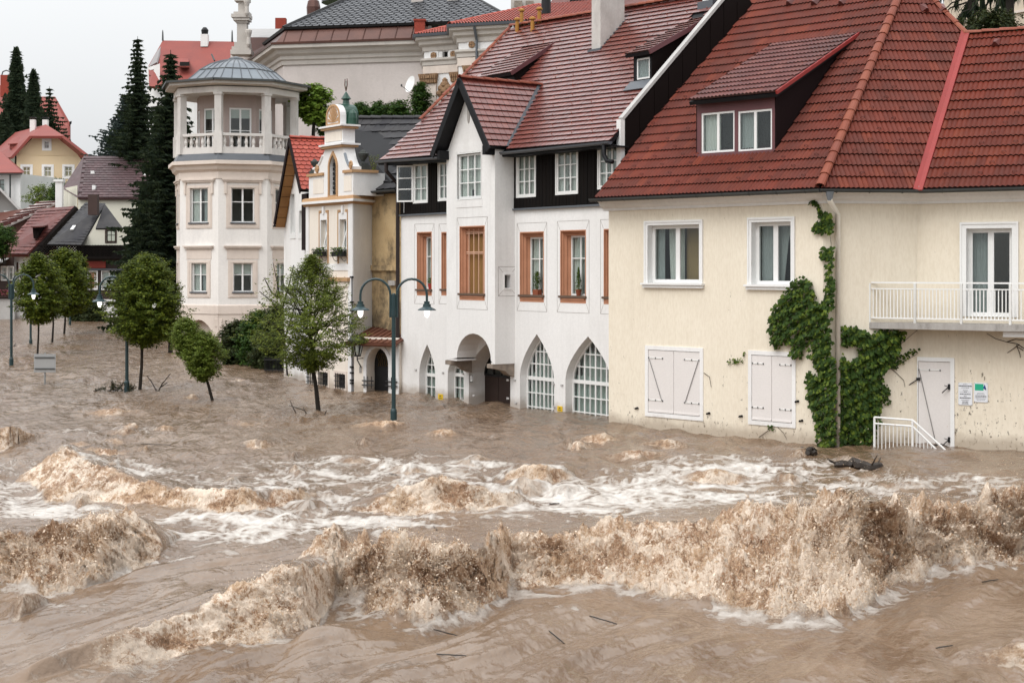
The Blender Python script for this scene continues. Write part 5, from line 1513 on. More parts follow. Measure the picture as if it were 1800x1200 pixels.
MB().prism(HF, rect(uc1 + .04, HF.L + .06, za, za + .09), -.9, .07).build("gable_moulding", M_['ochre'], gab)
MB().ring(HF, inset(lancet, -.09), lancet, .0, .04).build("lancet_surround", M_['ochre'], gab)
for k in range(9):
    z_ = lancet[0][1] + .05 + k * .155
    MB().prism(HF, rect(HF.u(580) + .01, HF.u(592) - .01, z_, z_ + .10), -.22, -.10).build("louvre", M_['black_iron'], gab)
MB().prism(HF, lancet, -.26, -.24).build("lancet_back", M_['green_copper'], gab)
for (ua, sg_) in ((HF.u(558), 1), (HF.u(618.5), -1)):                # scrolls
    m = MB(); pts = [HF.p(ua + sg_ * .02 + .10 * (1 - t / 14) * math.cos(t * .75), za + .22 + .16 * (1 - t / 14) * math.sin(t * .75), .03) for t in range(13)]
    m.tube(pts, .035, 6); m.build("volute", M_['ochre'], gab)
for sd_ in (0, 1):
    m = MB(); pts = [HF.p(u, z, .0) for u, z in (volL if sd_ == 0 else volR)][1:-1]
    m.tube(pts, .05, 6); m.build("volute_edge", M_['white_pil'] if sd_ == 0 else M_['zinc'], gab)
# upper block
ub0, ub1 = HF.u(571.5), HF.u(604)
m = MB(); m.fbox(HF, ub0, ub1, zs0, zs1, -.42, .02); m.build("gable_block", M_['white_pil'], gab)
MB().prism(HF, rect(ub0 + .08, ub1 - .08, zs0 + .12, zs1 - .08), .02, .04).build("gable_panel", M_['peach'], gab)
for z_ in (zs0 - .10, zs1):
    m = MB(); m.fbox(HF, ub0 - .10, ub1 + .10, z_, z_ + .07, -.50, .12); m.build("gable_moulding", M_['ochre'], gab)
    m = MB(); m.fbox(HF, ub0 - .15, ub1 + .15, z_ + .07, z_ + .13, -.55, .17); m.build("gable_cap", M_['white_pil'], gab)
zt0 = zs1 + .13
ra = round_arch(HF.u(576.5), HF.u(600), zt0, zt0 + .32, 12, gz(587, 184)[1] - zt0 - .32)
m = MB(); m.prism(HF, ra, -.18, .05); m.build("arched_front", M_['white_pil'], gab)
m = MB(); m.ring(HF, ra, inset(ra, .07), .05, .08); m.build("arch_rim", M_['ochre'], gab)
m = MB()
cc_ = ((ra[0][0] + ra[1][0]) / 2, zt0 + .1)
for k in range(9):
    a_ = math.pi * (k + .5) / 9; m.prism(HF, [(cc_[0] + .03 * math.cos(a_ - .5), cc_[1]), (cc_[0] + .36 * math.cos(a_ - .11), cc_[1] + .55 * math.sin(a_ - .11)), (cc_[0] + .36 * math.cos(a_ + .11), cc_[1] + .55 * math.sin(a_ + .11))], .05, .07)
m.build("sunburst", M_['ochre'], gab)
m = MB(); ri = inset(ra, -.03); m.prism(HF, [(u, max(z, zt0)) for u, z in ri], -.62, -.18); cap = m.build("green_cap", M_['green_copper'], gab)
m = MB(); c = HF.p(HF.u(602) + .02, zt0, -.36); m.lathe([(.15, 0), (.16, .22), (.14, .38), (.07, .48), (.02, .50)], c, 10); m.build("cap_knob", M_['green_copper'], gab)
ct = HF.p(cc_[0] + .05, max(z for _, z in ra) + .0, -.4)
m = MB(); m.lathe([(.18, -.06), (.12, .04), (.10, .16), (.17, .20), (.03, .42), (.012, .44), (.012, .80)], ct, 8); m.build("spire", M_['green_copper'], gab)
m = MB(); f_ = HF.shifted(-.4); uu = h_uw(ct)[0]; zt_ = ct.z + .62
for s_ in (-1, 1): m.tube([f_.p(uu + s_ * .01, zt_ - .15, 0), f_.p(uu + s_ * .10, zt_ + .05, 0), f_.p(uu + s_ * .07, zt_ + .25, 0)], .014, 4)
m.build("finial", mat("rusty_finial", (.12, .05, .035), rough=.7), gab)
# urns
for px, py, sc_, w_, lb in ((638, 292, .66, -.25, "large dark stone urn on the right shoulder of the white gable"), (553, 306, .5, -.1, "smaller dark stone urn on the left shoulder of the white gable")):
    u_ = HF.u(px, w_) if px < 600 else HF.L - .1
    b = HF.p(u_, za + .09, w_)
    if px > 600: b = P(px, 470, 50.4); b.z = za + .09
    r = thing("urn", lb, "urn", b, "urns on the white gable")
    m = MB(); m.box(b + Vector((0, 0, .12 * sc_)), .62 * sc_, .5 * sc_, .24 * sc_, math.atan2(HF.t.y, HF.t.x)); m.box(b + Vector((0, 0, .30 * sc_)), .42 * sc_, .38 * sc_, .12 * sc_, math.atan2(HF.t.y, HF.t.x)); m.build("pedestal", M_['dark_urn'], r)
    MB().lathe([(.10 * sc_, .36 * sc_), (.06 * sc_, .44 * sc_), (.12 * sc_, .52 * sc_), (.27 * sc_, .74 * sc_), (.30 * sc_, .84 * sc_), (.18 * sc_, .90 * sc_), (.13 * sc_, .97 * sc_), (.03 * sc_, 1.04 * sc_)], b, 12).build("bowl", M_['dark_urn'], r)
# slate roof
sA = HY_.p(-3.2, zyt + .05, .35); sB = HY_.p(HY_.L + .5, zyt + .05, .35)
ztop_ = P(0, 208, 54.5).z
sD = P(596, 208, 55.5); sC = P(770, 208, 53.6)
m = MB(); m.slab([p - Vector((0, 0, .02)) for p in (sA, sB, sC, sD)], .12); m.slab([sD, sC, sC - HY_.N() * 4 - Vector((0, 0, 4)), sD - HY_.N() * 4 - Vector((0, 0, 4))], .1)
hr_ = m.build("roof", M_['dark_fascia'], ho_)
T5 = Tiler(tile_flat(.42, .34, .08, .050, .020), .42, .36, M_['slate'])
T5.patch(lambda v: (sA.lerp(sD, v), sB.lerp(sC, v)), None, .5, .008)
T5.finish(ho_, hr_, "slate", 300)
caps(hr_, sD, sC, M_['slate'], .12, .42, .0)
gutter(ho_, sA + HY_.N() * .08, sB + HY_.N() * .08, .075)
# porch
zpe = HP.uz(700, 603, .35)[1]
arO = round_arch(HP.u(645), HP.u(683.5), -1.5, HP.uz(645, 640)[1], 12, HP.uz(664, 611)[1] - HP.uz(645, 640)[1])
wb = MB(); wall(wb, HP, rect(0, HP.L, -1.5, zpe + .15), [arO], depth=.5)
bkp = HP.p(0, 0, -1.5)
po = wb.build("porch", M_['peach'], ho_)
for f in (HP.side(0.0, -1.2, 0), HP.side(HP.L, 0, -1.2)):
    wb = MB(); wall(wb, f, rect(0, f.L, -1.5, zpe + .1), []); wb.build("porch_side", M_['peach'], po)
aq = inset(arO, -.11); m = MB(); m.ring(HP, aq, arO, .0, .04); m.build("arch_trim", M_['white_pil'], po)
MB().prism(HP, rect(HP.L - .33, HP.L, -1.5, zpe - .1), 0, .05).build("porch_pilaster", M_['white_pil'], po)
m = MB(); m.prism(HP, arO, -.52, -.46); door = m.build("porch_door", M_['black_iron'], po)
m = MB(); R = random.Random(4); gold = mat("dull_brass_scroll", (.16, .11, .04), rough=.4, metal=.6)
uc = (arO[0][0] + arO[1][0]) / 2
for k in range(7):
    u_ = uc + (-.25 + .07 * k); z_ = HP.uz(664, 645)[1]
    m.tube([HP.p(u_, z_, -.44), HP.p(u_ + .04, z_ + .15, -.43), HP.p(u_ - .03, z_ + .3 + .02 * k % 3, -.43), HP.p(u_ + .02, z_ + .42, -.44)], .012, 4)
m.build("scrollwork", gold, door)
for px in (649, 690.5):
    u_ = HP.u(px); m = MB()
    for dz in (.22, .36): m.bar(HP.p(u_ - .22, dz, .09), HP.p(u_ + .22, dz, .09), .02, 5)
    for dx in (-.14, 0, .14): m.bar(HP.p(u_ + dx, .12, .09), HP.p(u_ + dx, .5, .09), .014, 5)
    m.build("iron_bracket", M_['black_iron'], po)
m = MB(); e_ = [HP.p(-.12, zpe, .32), HP.p(HP.L + .1, zpe, .32), HP.p(HP.L + .1, zpe + .42, -1.2), HP.p(-.1, zpe + .42, -1.2)]
m.slab(e_, .06); pr = m.build("porch_roof", M_['rust_roof'], po)
m = MB()
for k in range(9):
    a_ = e_[0].lerp(e_[1], (k + .5) / 9); b_ = e_[3].lerp(e_[2], (k + .5) / 9); MB().beam(a_ + Vector((0, 0, .012)), b_ + Vector((0, 0, .012)), .03, .03).build("sheet_seam", M_['rust_roof'], pr)
gutter(po, e_[0] + HP.N() * .05 - Vector((0, 0, .05)), e_[1] + HP.N() * .05 - Vector((0, 0, .05)), .07, M_['rust_roof'])
u_ = HF.u(618) 
m = MB(); pipe_b = HF.p(HF.L + .02, 0, .06)
m.tube([Vector((pipe_b.x, pipe_b.y, -1)), Vector((pipe_b.x, pipe_b.y, HF.uz(621, 487)[1]))], .022, 6); ppo = m.build("conduit", M_['slate_metal'], ho_)
for py in (487, 531, 546, 572, 645, 655, 668, 673):
    z_ = CZ - (py - HY) * 49.8 / F; m = MB(); m.fbox(HF, HF.L - .06, HF.L + .07, z_ - .03, z_ + .03, .02, .10); m.build("clamp", M_['black_iron'], ppo)
# wall lantern
lu, lz = HP.uz(629, 640, .3)
lb = HP.p(HP.u(628, .42), HP.uz(628, 624, .42)[1], .42)
ln = thing("wall_lantern", "black iron wall lantern with six glass sides at the porch corner", "lantern", lb)
MB().lathe([(.10, 0), (.20, .42)], lb, 6).build("glass_body", M_['glass'], ln)
m = MB()
for k in range(6):
    a_ = k * math.pi / 3; d = Vector((math.cos(a_), math.sin(a_), 0)); m.bar(lb + d * .105, lb + d * .205 + Vector((0, 0, .42)), .016, 5)
m.lathe([(.12, -.04), (.12, .0)], lb, 6); m.build("cage", M_['black_iron'], ln)
MB().lathe([(.30, .42), (.30, .47), (.26, .52), (.20, .60), (.05, .64)], lb, 6).build("cap", M_['black_iron'], ln)
MB().lathe([(.03, .05), (.06, .12), (.06, .28), (.02, .34)], lb, 8).build("lamp", M_['curtain'], ln)
m = MB(); m.tube([lb + Vector((0, 0, -.03)), lb + Vector((.0, 0, -.15)) , lb.lerp(HP.p(HP.u(634), lb.z - .3, 0), .5) + Vector((0, 0, -.12)), HP.p(HP.u(635), lb.z - .42, 0)], .02, 6); m.bar(lb + Vector((0, 0, -.12)), HP.p(HP.u(638), lb.z - .12, 0), .014, 5); m.build("bracket", M_['black_iron'], ln)
m_, u0, u1, z0, z1 = plate(HP, 632, 635.5, 644, 655, M_['concrete'])
m_.build("bell_plate", M_['concrete'], po)

# ------------------------------------------------------------------ white house with the steep red gable
g0, g1 = P(499, 470, 56.8), P(545, 470, 53.0)
GF = Fr(g0, g1)
gh = thing("red_gabled_house", "small white house with steep bright red gable and wooden eaves", "house", g0)
gw_ = [hz(GF, 511.5, 518.5, 342, 411), hz(GF, 526.5, 534, 371, 411)]
OVg = .38
za_ = GF.uz(509, 243, OVg)[1]; ua_ = GF.u(509, OVg)
zl_ = GF.uz(483, 392, OVg)[1]; ul_ = GF.u(483, OVg)
zr_ = GF.uz(528, 334, OVg)[1]; ur_ = GF.u(529, OVg)
def vz(u): return za_ + (zl_ - za_) * (ua_ - u) / (ua_ - ul_) if u < ua_ else za_ + (zr_ - za_) * (u - ua_) / (ur_ - ua_)
wb = MB(); 
outg = [(0, -1.5), (GF.L, -1.5), (GF.L, vz(ur_) - .12), (ur_, vz(ur_) - .12), (ua_, za_ - .12), (0, vz(0) - .12)]
wall(wb, GF, outg, gw_, depth=.15); f = GF.side(0, -2.6, 0); wall(wb, f, rect(0, 2.6, -1.5, vz(0) - .1), [])
f = Fr(GF.p(GF.L, 0, -2.6), GF.p(0, 0, -2.6)); wall(wb, f, [(GF.L - q[0], q[1]) for q in outg][::-1], [])
wb.build("wall", M_['white'], gh)
for h in gw_:
    (u0, z0), (u1, z1) = h[0], h[2]
    s = MB(); s.ring(GF, rect(u0 - .14, u1 + .14, z0 - .18, z1 + .18), rect(u0, u1, z0, z1), 0, .02); so = s.build("window_surround", M_['trim'], gh)
    x = window(gh, GF, rect(u0 + .002, u1 - .002, z0, z1), -.1, fw=.035, depth=.04); curtain(x, GF, u0 + .02, u1 - .02, z0 + .03, z1 - .03, -.2, M_['grey_curtain'], 3)
m = MB()
def gp(u, z, w): return GF.p(u, z, w)
q = [gp(ul_, zl_, OVg), gp(ua_, za_, OVg), gp(ua_, za_, -2.6), gp(ul_, zl_, -2.6)]
m.slab(q, .10)
q2_ = [gp(ua_, za_, OVg), gp(ur_, zr_, OVg), gp(ur_, zr_, -2.6), gp(ua_, za_, -2.6)]
m.slab(q2_, .10); gro = m.build("roof", M_['dark_fascia'], gh)
m = MB(); nsl = Vector(q[0] - q[1]).normalized()
so_ = [p - Vector((0, 0, .155)) for p in (gp(ul_ + .03, zl_, OVg - .02), gp(ua_, za_ - .02, OVg - .02), gp(ua_, za_ - .02, .02), gp(ul_ + .03, zl_, .02))]
N8 = 8
for k in range(N8):
    a_, b_ = so_[0].lerp(so_[1], k / N8 + .004), so_[0].lerp(so_[1], (k + 1) / N8 - .004); c_, d_ = so_[3].lerp(so_[2], (k + 1) / N8 - .004), so_[3].lerp(so_[2], k / N8 + .004)
    MB().slab([a_, b_, c_, d_], .03).build("soffit_board", M_['wood'], gro)
T6 = Tiler(tile_flat(.20, .20, .05, .035, .008, .06), .20, .20, M_['tile_bright'])
Bg = (q2_[0] - q2_[1]).normalized(); T6.facet(q2_[1], -GF.N(), Bg, [(0, 0), (2.98, 0), (2.98, (q2_[0] - q2_[1]).length), (0, (q2_[0] - q2_[1]).length)], (), .5)
Bl = (q[1] - q[0]).normalized(); T6.facet(q[0], -GF.N(), Bl, [(0, 0), (2.98, 0), (2.98, (q[1] - q[0]).length), (0, (q[1] - q[0]).length)], (), .5)
T6.finish(gh, gro, "roof_tile", 300)
caps(gro, q2_[0] + Vector((0, 0, .02)), q2_[3], M_['tile_bright'], .10, .35, .0)
for a_, b_ in ((q[0], q[1]), (q2_[0], q2_[1])):
    MB().beam(a_ + GF.N() * .02 - Vector((0, 0, .06)), b_ + GF.N() * .02 - Vector((0, 0, .06)), .04, .20).build("bargeboard", M_['maroon_dark'], gh)
gutter(gh, q[0] + Vector((-.06, 0, -.08)), q[3] + Vector((-.06, 0, -.08)), .07)
m = MB(); m.fbox(GF, GF.u(536), GF.L, 4.6, zr_ - .1, -.0, .12); m.build("timber_corner", M_['maroon_dark'], gh)
# ------------------------------------------------------------------ octagonal tower with the domed loggia
M_['tower'] = mat("pale_pink_white_render", (.81, .785, .755), (.77, .745, .715), rough=.9, scale=.5, fine=9, bump=.1, dirt=(.42, .40, .40), dirt_amt=.42, streak=.14)
M_['loggia'] = mat("grey_cast_stone", (.66, .635, .605), (.58, .555, .53), rough=.9, scale=1.2, fine=25, bump=.2, dirt=(.27, .25, .23), dirt_amt=.45, stretch=(1, 1, .4))
M_['pinkwall'] = mat("dusty_pink_wall", (.42, .34, .31), (.37, .30, .275), rough=.9, scale=1)
TC = Vector(((415 - CX) / F * 83, 83)); TR = 3.31; tb_ = math.radians(16.7)
def tz(py, Y=80.0): return CZ - (py - HY) * Y / F
def tv(th, R): a = tb_ + math.radians(th); return (TC.x + R * math.sin(a), TC.y - R * math.cos(a))
def tface(k, R=TR): return Fr(tv(45 * k - 22.5, R), tv(45 * k + 22.5, R))
tw = thing("belvedere_tower", "pale octagonal tower with an open columned loggia under a grey metal dome", "tower", (TC.x, TC.y, 0))
z_b, z_t = tz(550), tz(300)
def octo(mb, R, z0, z1, R2=None):
    a0 = tb_ - math.pi / 2 + math.radians(22.5)
    return mb.lathe([(R, z0), (R2 or R, z1)], (TC.x, TC.y, 0), 8, a0)
wb = MB(); wins = []
for k in range(-4, 4):
    f = tface(k); hs = []
    if -2 <= k <= 2:
        m_ = f.L / 2
        hs = [rect(m_ - .50, m_ + .50, tz(513), tz(462)), rect(m_ - .60, m_ + .60, tz(391), tz(330))]; wins.append((k, f, hs))
    wall(wb, f, rect(0, f.L, z_b, z_t), hs, depth=.22)
wb.build("wall", M_['tower'], tw)
m = MB(); octo(m, TR - .02, z_b - .02, z_b); m.build("floor_slab", M_['sand'], tw)
m = MB(); octo(m, TR - .55, -3, z_b - .03); m.build("base_wall", M_['sand'], tw)
m = MB(); a0 = tb_ - math.pi / 2 + math.radians(22.5)
def ring8(name, prof, mt, par=None, n=8):
    m = MB(); m.lathe(prof, (TC.x, TC.y, 0), n, a0); return m.build(name, mt, par or tw)
ring8("base_band", [(TR - .3, z_b - .05), (TR + .06, z_b - .05), (TR + .06, z_b + .38), (TR + .02, z_b + .44), (TR - .3, z_b + .44)], M_['sand'])
for k in range(-3, 4):
    f = tface(k); L = f.L; zq = z_b - .06; ar = [(.0, zq), (.0, zq - 1.15), (.28, zq - 1.15)] + [(.28 + (L - .56) * i / 10, zq - 1.15 + .85 * math.sin(math.pi * i / 10) ** .75) for i in range(1, 10)] + [(L - .28, zq - 1.15), (L, zq - 1.15), (L, zq)]
    m = MB(); m.prism(f, ar[::-1], -.30, .02); m.build("corbel_arch", M_['sand'], tw)
for k in range(-3, 4):
    p = tv(45 * k + 22.5, TR - .12); q = tv(45 * k + 22.5, TR - .62)
    m = MB(); 
    for i, (zz, s_, kk) in enumerate(((z_b - .30, .40, .15), (z_b - .70, .38, .25), (z_b - 1.10, .34, .4), (z_b - 1.5, .3, .65))):
        c = Vector((p[0] + (q[0] - p[0]) * kk, p[1] + (q[1] - p[1]) * kk, zz - .2)); m.box(c, s_, s_, .39, tb_ + math.radians(45 * k + 22.5))
    m.build("console", M_['sand'], tw)
for k, f, hs in wins:
    for i, h in enumerate(hs):
        (u0, z0), (u1, z1) = h[0], h[2]
        s = MB(); s.ring(f, rect(u0 - .26, u1 + .26, z0 - .30, z1 + .14), rect(u0, u1, z0, z1), 0, .035)
        s.ring(f, rect(u0 - .20, u1 + .20, z0 - .24, z1 + .08), rect(u0 - .12, u1 + .12, z0 - .14, z1 + .0), .035, .05)
        if i == 0: s.prism(f, rect(u0 - .32, u1 + .32, z1 + .20, z1 + .72), 0, .03)
        so = s.build("window_surround", M_['sand'], tw)
        zt_ = z1 + (.74 if i == 0 else .30)
        m = MB(); m.prism(f, rect(u0 - .42, u1 + .42, zt_, zt_ + .09), 0, .12); m.prism(f, rect(u0 - .48, u1 + .48, zt_ + .09, zt_ + .16), 0, .18); m.build("hood", M_['sand'], so)
        if i == 1:
            for ux in (u0 - .36, u1 + .24): MB().prism(f, rect(ux, ux + .12, zt_ - .62, zt_), 0, .09).build("bracket", M_['sand'], so)
        MB().prism(f, rect(u0 - .06, u1 + .06, z0 - .07, z0), -.15, .10).build("sill", M_['slate_metal'], so)
        x = window(tw, f, rect(u0 + .003, u1 - .003, z0 + .003, z1), -.12, cols=[(.5, .09)], rows=[.60], fw=.06, bw=.04, depth=.06)
        if (k, i) in ((-1, 1), (-2, 1), (-1, 0), (2, 1)): 
            curtain(x, f, u0 + .05, u0 + .45, z0 + .05, z1 - .05, -.24, M_['curtain'], 3); curtain(x, f, u1 - .42, u1 - .05, z0 + .05, z1 - .05, -.24, M_['grey_curtain'], 3)
        if i == 0: MB().prism(f, rect(u0 + .05, u1 - .05, z1 - .58, z1 - .05), -.22, -.20).build("roller_blind", M_['curtain'], x)
zc = tz(304)
ring8("cornice", [(TR - .2, zc - .3), (TR + .06, zc - .3), (TR + .06, zc + .05), (TR + .22, zc + .18), (TR + .30, zc + .36), (TR + .46, zc + .44), (TR + .46, zc + .62), (TR - .2, zc + .70)], M_['sand'])
zfl = tz(270)
ring8("lead_skirt", [(TR - .3, zc + .66), (TR + .24, zc + .66), (TR + .08, zfl), (TR - .3, zfl)], M_['slate_metal'])
MB().lathe([(TR - .05, zfl - .05), (TR - .05, zfl + .02)], (TC.x, TC.y, 0), 8, a0).build("terrace_floor", M_['loggia'], tw)
ztr, zbt = tz(234), zfl + .28; zcol = tz(163)
baluster = MB().lathe([(.075, 0), (.075, .06), (.05, .10), (.085, .30), (.07, .42), (.045, .58), (.075, .63), (.075, .70)], (0, 0, 0), 8)
bme = baluster.mesh("baluster", M_['loggia'], smooth=False)
def balustrade(par, f, u0, u1, n, zb_, zt_, w=-.12):
    MB().prism(f, rect(u0, u1, zb_, zb_ + .24), w - .12, w + .12).build("bottom_rail", M_['loggia'], par)
    MB().prism(f, rect(u0, u1, zt_ - .14, zt_), w - .14, w + .14).build("hand_rail", M_['loggia'], par)
    H = (zt_ - .14) - (zb_ + .24)
    for i in range(n):
        M = Matrix.Diagonal((1.15, 1.15, H / .70, 1)); M.translation = f.p(u0 + (u1 - u0) * (i + .5) / n, zb_ + .24, w); inst("baluster", bme, par, M)
for k in range(-3, 4):
    f = tface(k, TR + .05); bo = thing
    m = MB(); c = f.p(f.L, 0, -.12)
    bal_ = MB().prism(f, rect(.16, f.L - .16, zfl, zfl + .10), -.26, .03).build("balustrade", M_['loggia'], tw)
    balustrade(bal_, f, .16, f.L - .16, 6, zfl + .10, ztr)
for k in range(-4, 4):
    p = tv(45 * k + 22.5, TR - .1); m = MB(); m.box((p[0], p[1], (zfl + zcol) / 2), .36, .36, zcol - zfl, tb_ + math.radians(45 * k + 22.5))
    m.box((p[0], p[1], zfl + .55), .44, .44, 1.1, tb_ + math.radians(45 * k + 22.5)); m.box((p[0], p[1], zcol - .06), .46, .46, .12, tb_ + math.radians(45 * k + 22.5)); m.build("column", M_['loggia'], tw)
RI_ = TR - 1.15; wb = MB()
for k in range(-4, 4):
    f = tface(k, RI_); hs = [rect(f.L / 2 - .58, f.L / 2 + .58, zfl + .3, tz(193, 82))] if -2 <= k <= 2 else []
    wall(wb, f, rect(0, f.L, zfl, zcol + .1), hs, depth=.12)
    for h in hs:
        (u0, z0), (u1, z1) = h[0], h[2]
        x = window(tw, f, rect(u0, u1, z0, z1), -.04, cols=[(.5, .10)], rows=[.45], fw=.09, bw=.04, depth=.05, name="loggia_window")
        MB().prism(f, rect(u0 + .06, u1 - .06, z1 - .55, z1 - .06), -.12, -.10).build("roller_blind", M_['curtain'], x)
wb.build("loggia_wall", M_['pinkwall'], tw)
ring8("entablature", [(TR - 1.3, zcol), (TR + .16, zcol), (TR + .16, zcol + .30), (TR - 1.3, zcol + .30)], M_['loggia'])
ze = zcol + .30
ring8("eave", [(TR - .4, ze + .0), (TR + .62, ze + .12), (TR + .62, ze + .30), (TR - .4, ze + .34)], M_['loggia'])
rfo = ring8("dome_roof", [(TR + .72, ze + .30), (TR + .74, ze + .37), (TR - .45, ze + .52), (TR - .78, ze + .78), (TR - 1.15, ze + 1.1), (TR - 1.75, ze + 1.45), (TR - 2.4, ze + 1.68), (.3, ze + 1.82), (.02, ze + 1.83)], M_['zinc'])
gut = MB(); 
for k in range(-4, 4):
    a_, b_ = tv(45 * k - 22.5, TR + .76), tv(45 * k + 22.5, TR + .76); gut.beam((*a_, ze + .31), (*b_, ze + .31), .12, .11)
gut.build("eave_gutter", M_['gutter'], tw)
prof = [(TR - .45, .53), (TR - .78, .79), (TR - 1.15, 1.11), (TR - 1.75, 1.46), (TR - 2.4, 1.69), (.3, 1.83)]
for k in range(32):
    a_ = a0 + 2 * math.pi * k / 32; kk = math.cos(math.pi / 8) / math.cos(((k % 4) / 4 - .5) * math.pi / 4)
    MB().tube([(TC.x + r * kk * math.cos(a_), TC.y + r * kk * math.sin(a_), ze + z) for r, z in prof], .028, 4).build("standing_seam", M_['slate_metal'], rfo)
rr = TR - 1.15
MB().tube([(TC.x + rr * math.cos(a0 + k * math.pi / 4), TC.y + rr * math.sin(a0 + k * math.pi / 4), ze + 1.11) for k in range(9)], .035, 5).build("ring_seam", M_['gutter'], rfo)
MB().lathe([(.42, ze + 1.76), (.40, ze + 1.88), (.2, ze + 1.95), (.02, ze + 2.0)], (TC.x, TC.y, 0), 12).build("dome_cap", M_['slate_metal'], rfo)
# terrace to the right of the tower
tr_ = thing("terrace", "raised stone terrace with white balustrade running right from the tower", "terrace", P(540, 300, 82))
tp0 = tv(62, TR + .05); ta = Fr(tp0, P(602, 470, 81.5))
MB().prism(ta, rect(0, ta.L, -1.5, zfl), -9, 0).build("retaining_wall", M_['tower'], tr_)
MB().prism(ta, rect(-.1, ta.L, zfl, zfl + .1), -.26, .03).build("kerb", M_['loggia'], tr_)
balustrade(tr_, ta, 0.0, ta.L, 10, zfl + .1, ztr)
MB().prism(ta, rect(ta.L - .3, ta.L + .1, zfl, ztr + .1), -.3, .05).build("end_pier", M_['loggia'], tr_)

# ------------------------------------------------------------------ church hall behind
M_['church'] = mat("grey_pink_plaster", (.565, .515, .49), (.515, .465, .44), rough=.92, scale=.35, fine=7, bump=.12, dirt=(.33, .30, .28), dirt_amt=.5, stretch=(1, 1, 1.6))
M_['stone_trim'] = mat("warm_grey_stone_trim", (.54, .505, .465), (.47, .435, .40), rough=.9, scale=.8, dirt=(.25, .23, .21), dirt_amt=.5)
M_['copper'] = mat("brown_copper_sheet", (.12, .052, .038), (.085, .038, .03), rough=.38, spec=.5, metal=.35, scale=.8, dirt=(.05, .025, .02), dirt_amt=.5)
M_['brick_red'] = mat("red_brick", (.30, .055, .035), rough=.9, scale=4)
CF = Fr(P(498, 470, 95), P(752, 470, 93))
ch_ = thing("church_hall", "large grey plastered church hall with copper eaves and a slate roof", "church", P(620, 0, 95) * 0 + Vector((-9.5, 95, 9)))
zw1 = CF.uz(620, 108)[1]
wb = MB(); wall(wb, CF, rect(0, CF.L, 6, zw1), []); CL = Fr(P(440, 470, 106), P(498, 470, 95)); wall(wb, CL, rect(0, CL.L, 6, zw1), [])
kb = [CF.p(CF.L, 0), CF.p(CF.L, 0, -13), CL.p(0, 0, -3)]
for a_, b_ in ((kb[1], kb[0]), (kb[2], kb[1])): f = Fr(b_, a_); wall(wb, f, rect(0, f.L, 6, zw1), [])
wb.build("wall", M_['church'], ch_)
lcw = lambda p: ((Vector((p.x, p.y)) - CF.o).dot(CF.t), (Vector((p.x, p.y)) - CF.o).dot(CF.n))
path = [lcw(CL.p(0, 0)), (0, 0), (CF.L, 0)]
zc_ = zw1; H = CF.uz(620, 78)[1] - zw1
MB().sweep(CF, path, [(0, zc_ - .12), (.10, zc_ - .12), (.12, zc_ + .12), (.22, zc_ + .2), (.22, zc_ + H * .38), (.42, zc_ + H * .52), (.5, zc_ + H * .72), (.78, zc_ + H * .80), (.80, zc_ + H), (0, zc_ + H)]).build("cornice", M_['stone_trim'], ch_)
MB().sweep(CF, path, [(0, zc_ + H + .005), (.86, zc_ + H + .005), (.88, zc_ + H + .14), (0, zc_ + H + .2)]).build("eave_gutter", M_['copper'], ch_)
zm0, zm1 = zc_ + H + .15, CF.uz(620, 51, -.7)[1]
MB().sweep(CF, path, [(-.9, zm0), (.55, zm0), (.30, zm0 + .3), (.02, zm0 + .65), (-.2, zm1), (-.9, zm1)]).build("copper_mansard", M_['copper'], ch_)
for k in range(9):
    u_ = .2 + k * 1.02; 
    MB().tube([CF.p(u_, zm0, .58), CF.p(u_, zm0 + .3, .33), CF.p(u_, zm0 + .65, .05), CF.p(u_, zm1, -.17)], .03, 4).build("copper_seam", M_['copper'], ch_)
MB().sweep(CF, path + [(CF.L + 5, 0)], [(-.6, zm1), (-.05, zm1), (.0, zm1 + .16), (-.6, zm1 + .2)]).build("upper_gutter", M_['black_iron'], ch_)
s0, s1 = CF.p(-.1, zm1 + .15, -.3), CF.p(CF.L + 5.2, zm1 + .15, -.3)
r0, r1 = P(655, -22, 101), P(800, -22, 99.5)
m = MB(); m.slab([s0 - Vector((0, 0, .03)), s1 - Vector((0, 0, .03)), r1, r0], .12); s2 = CL.p(0, zm1 + .15, -.3); m.slab([s2, s0, r0], .12)
m.slab([r0, r1, r1 + Vector((0, 6, -4.5)), r0 + Vector((0, 6, -4.5))], .1)
cro = m.build("roof", M_['slate_metal'], ch_)
Bv_ = (r0 - s0); A_ = (s1 - s0).normalized(); N_ = A_.cross(r0 - s0).normalized(); B_ = N_.cross(A_).normalized()
abc = lambda p: ((p - s0).dot(A_), (p - s0).dot(B_))
T7 = Tiler(tile_flat(.46, .34, .08, .035, .02, .20), .46, .34, M_['slate_blue'])
T7.facet(s0, A_, B_, [abc(s0), abc(s1), abc(r1), abc(r0)], (), .5, .01)
T7.finish(ch_, cro, "slate", 300)
MB().tube([s0, r0], .14, 6).build("hip_capping", M_['black_iron'], cro); MB().tube([s1, r1], .14, 6).build("hip_capping", M_['black_iron'], cro)
for px, py, Y in ((734, 14, 97.5), (797, 20, 97)):
    c = P(px, py, Y); m = MB(); m.box(c + Vector((0, 0, .35)), .75, .7, 1.5); m.box(c + Vector((0, 0, -.38)), .95, .9, .2); m.build("chimney", M_['stone_trim'], cro)
c = P(738, 56, 92.6); m = MB(); m.box(c, .62, .6, 1.25); m.box(c + Vector((0, 0, .66)), .74, .72, .10); m.build("chimney", M_['brick_red'], ch_)
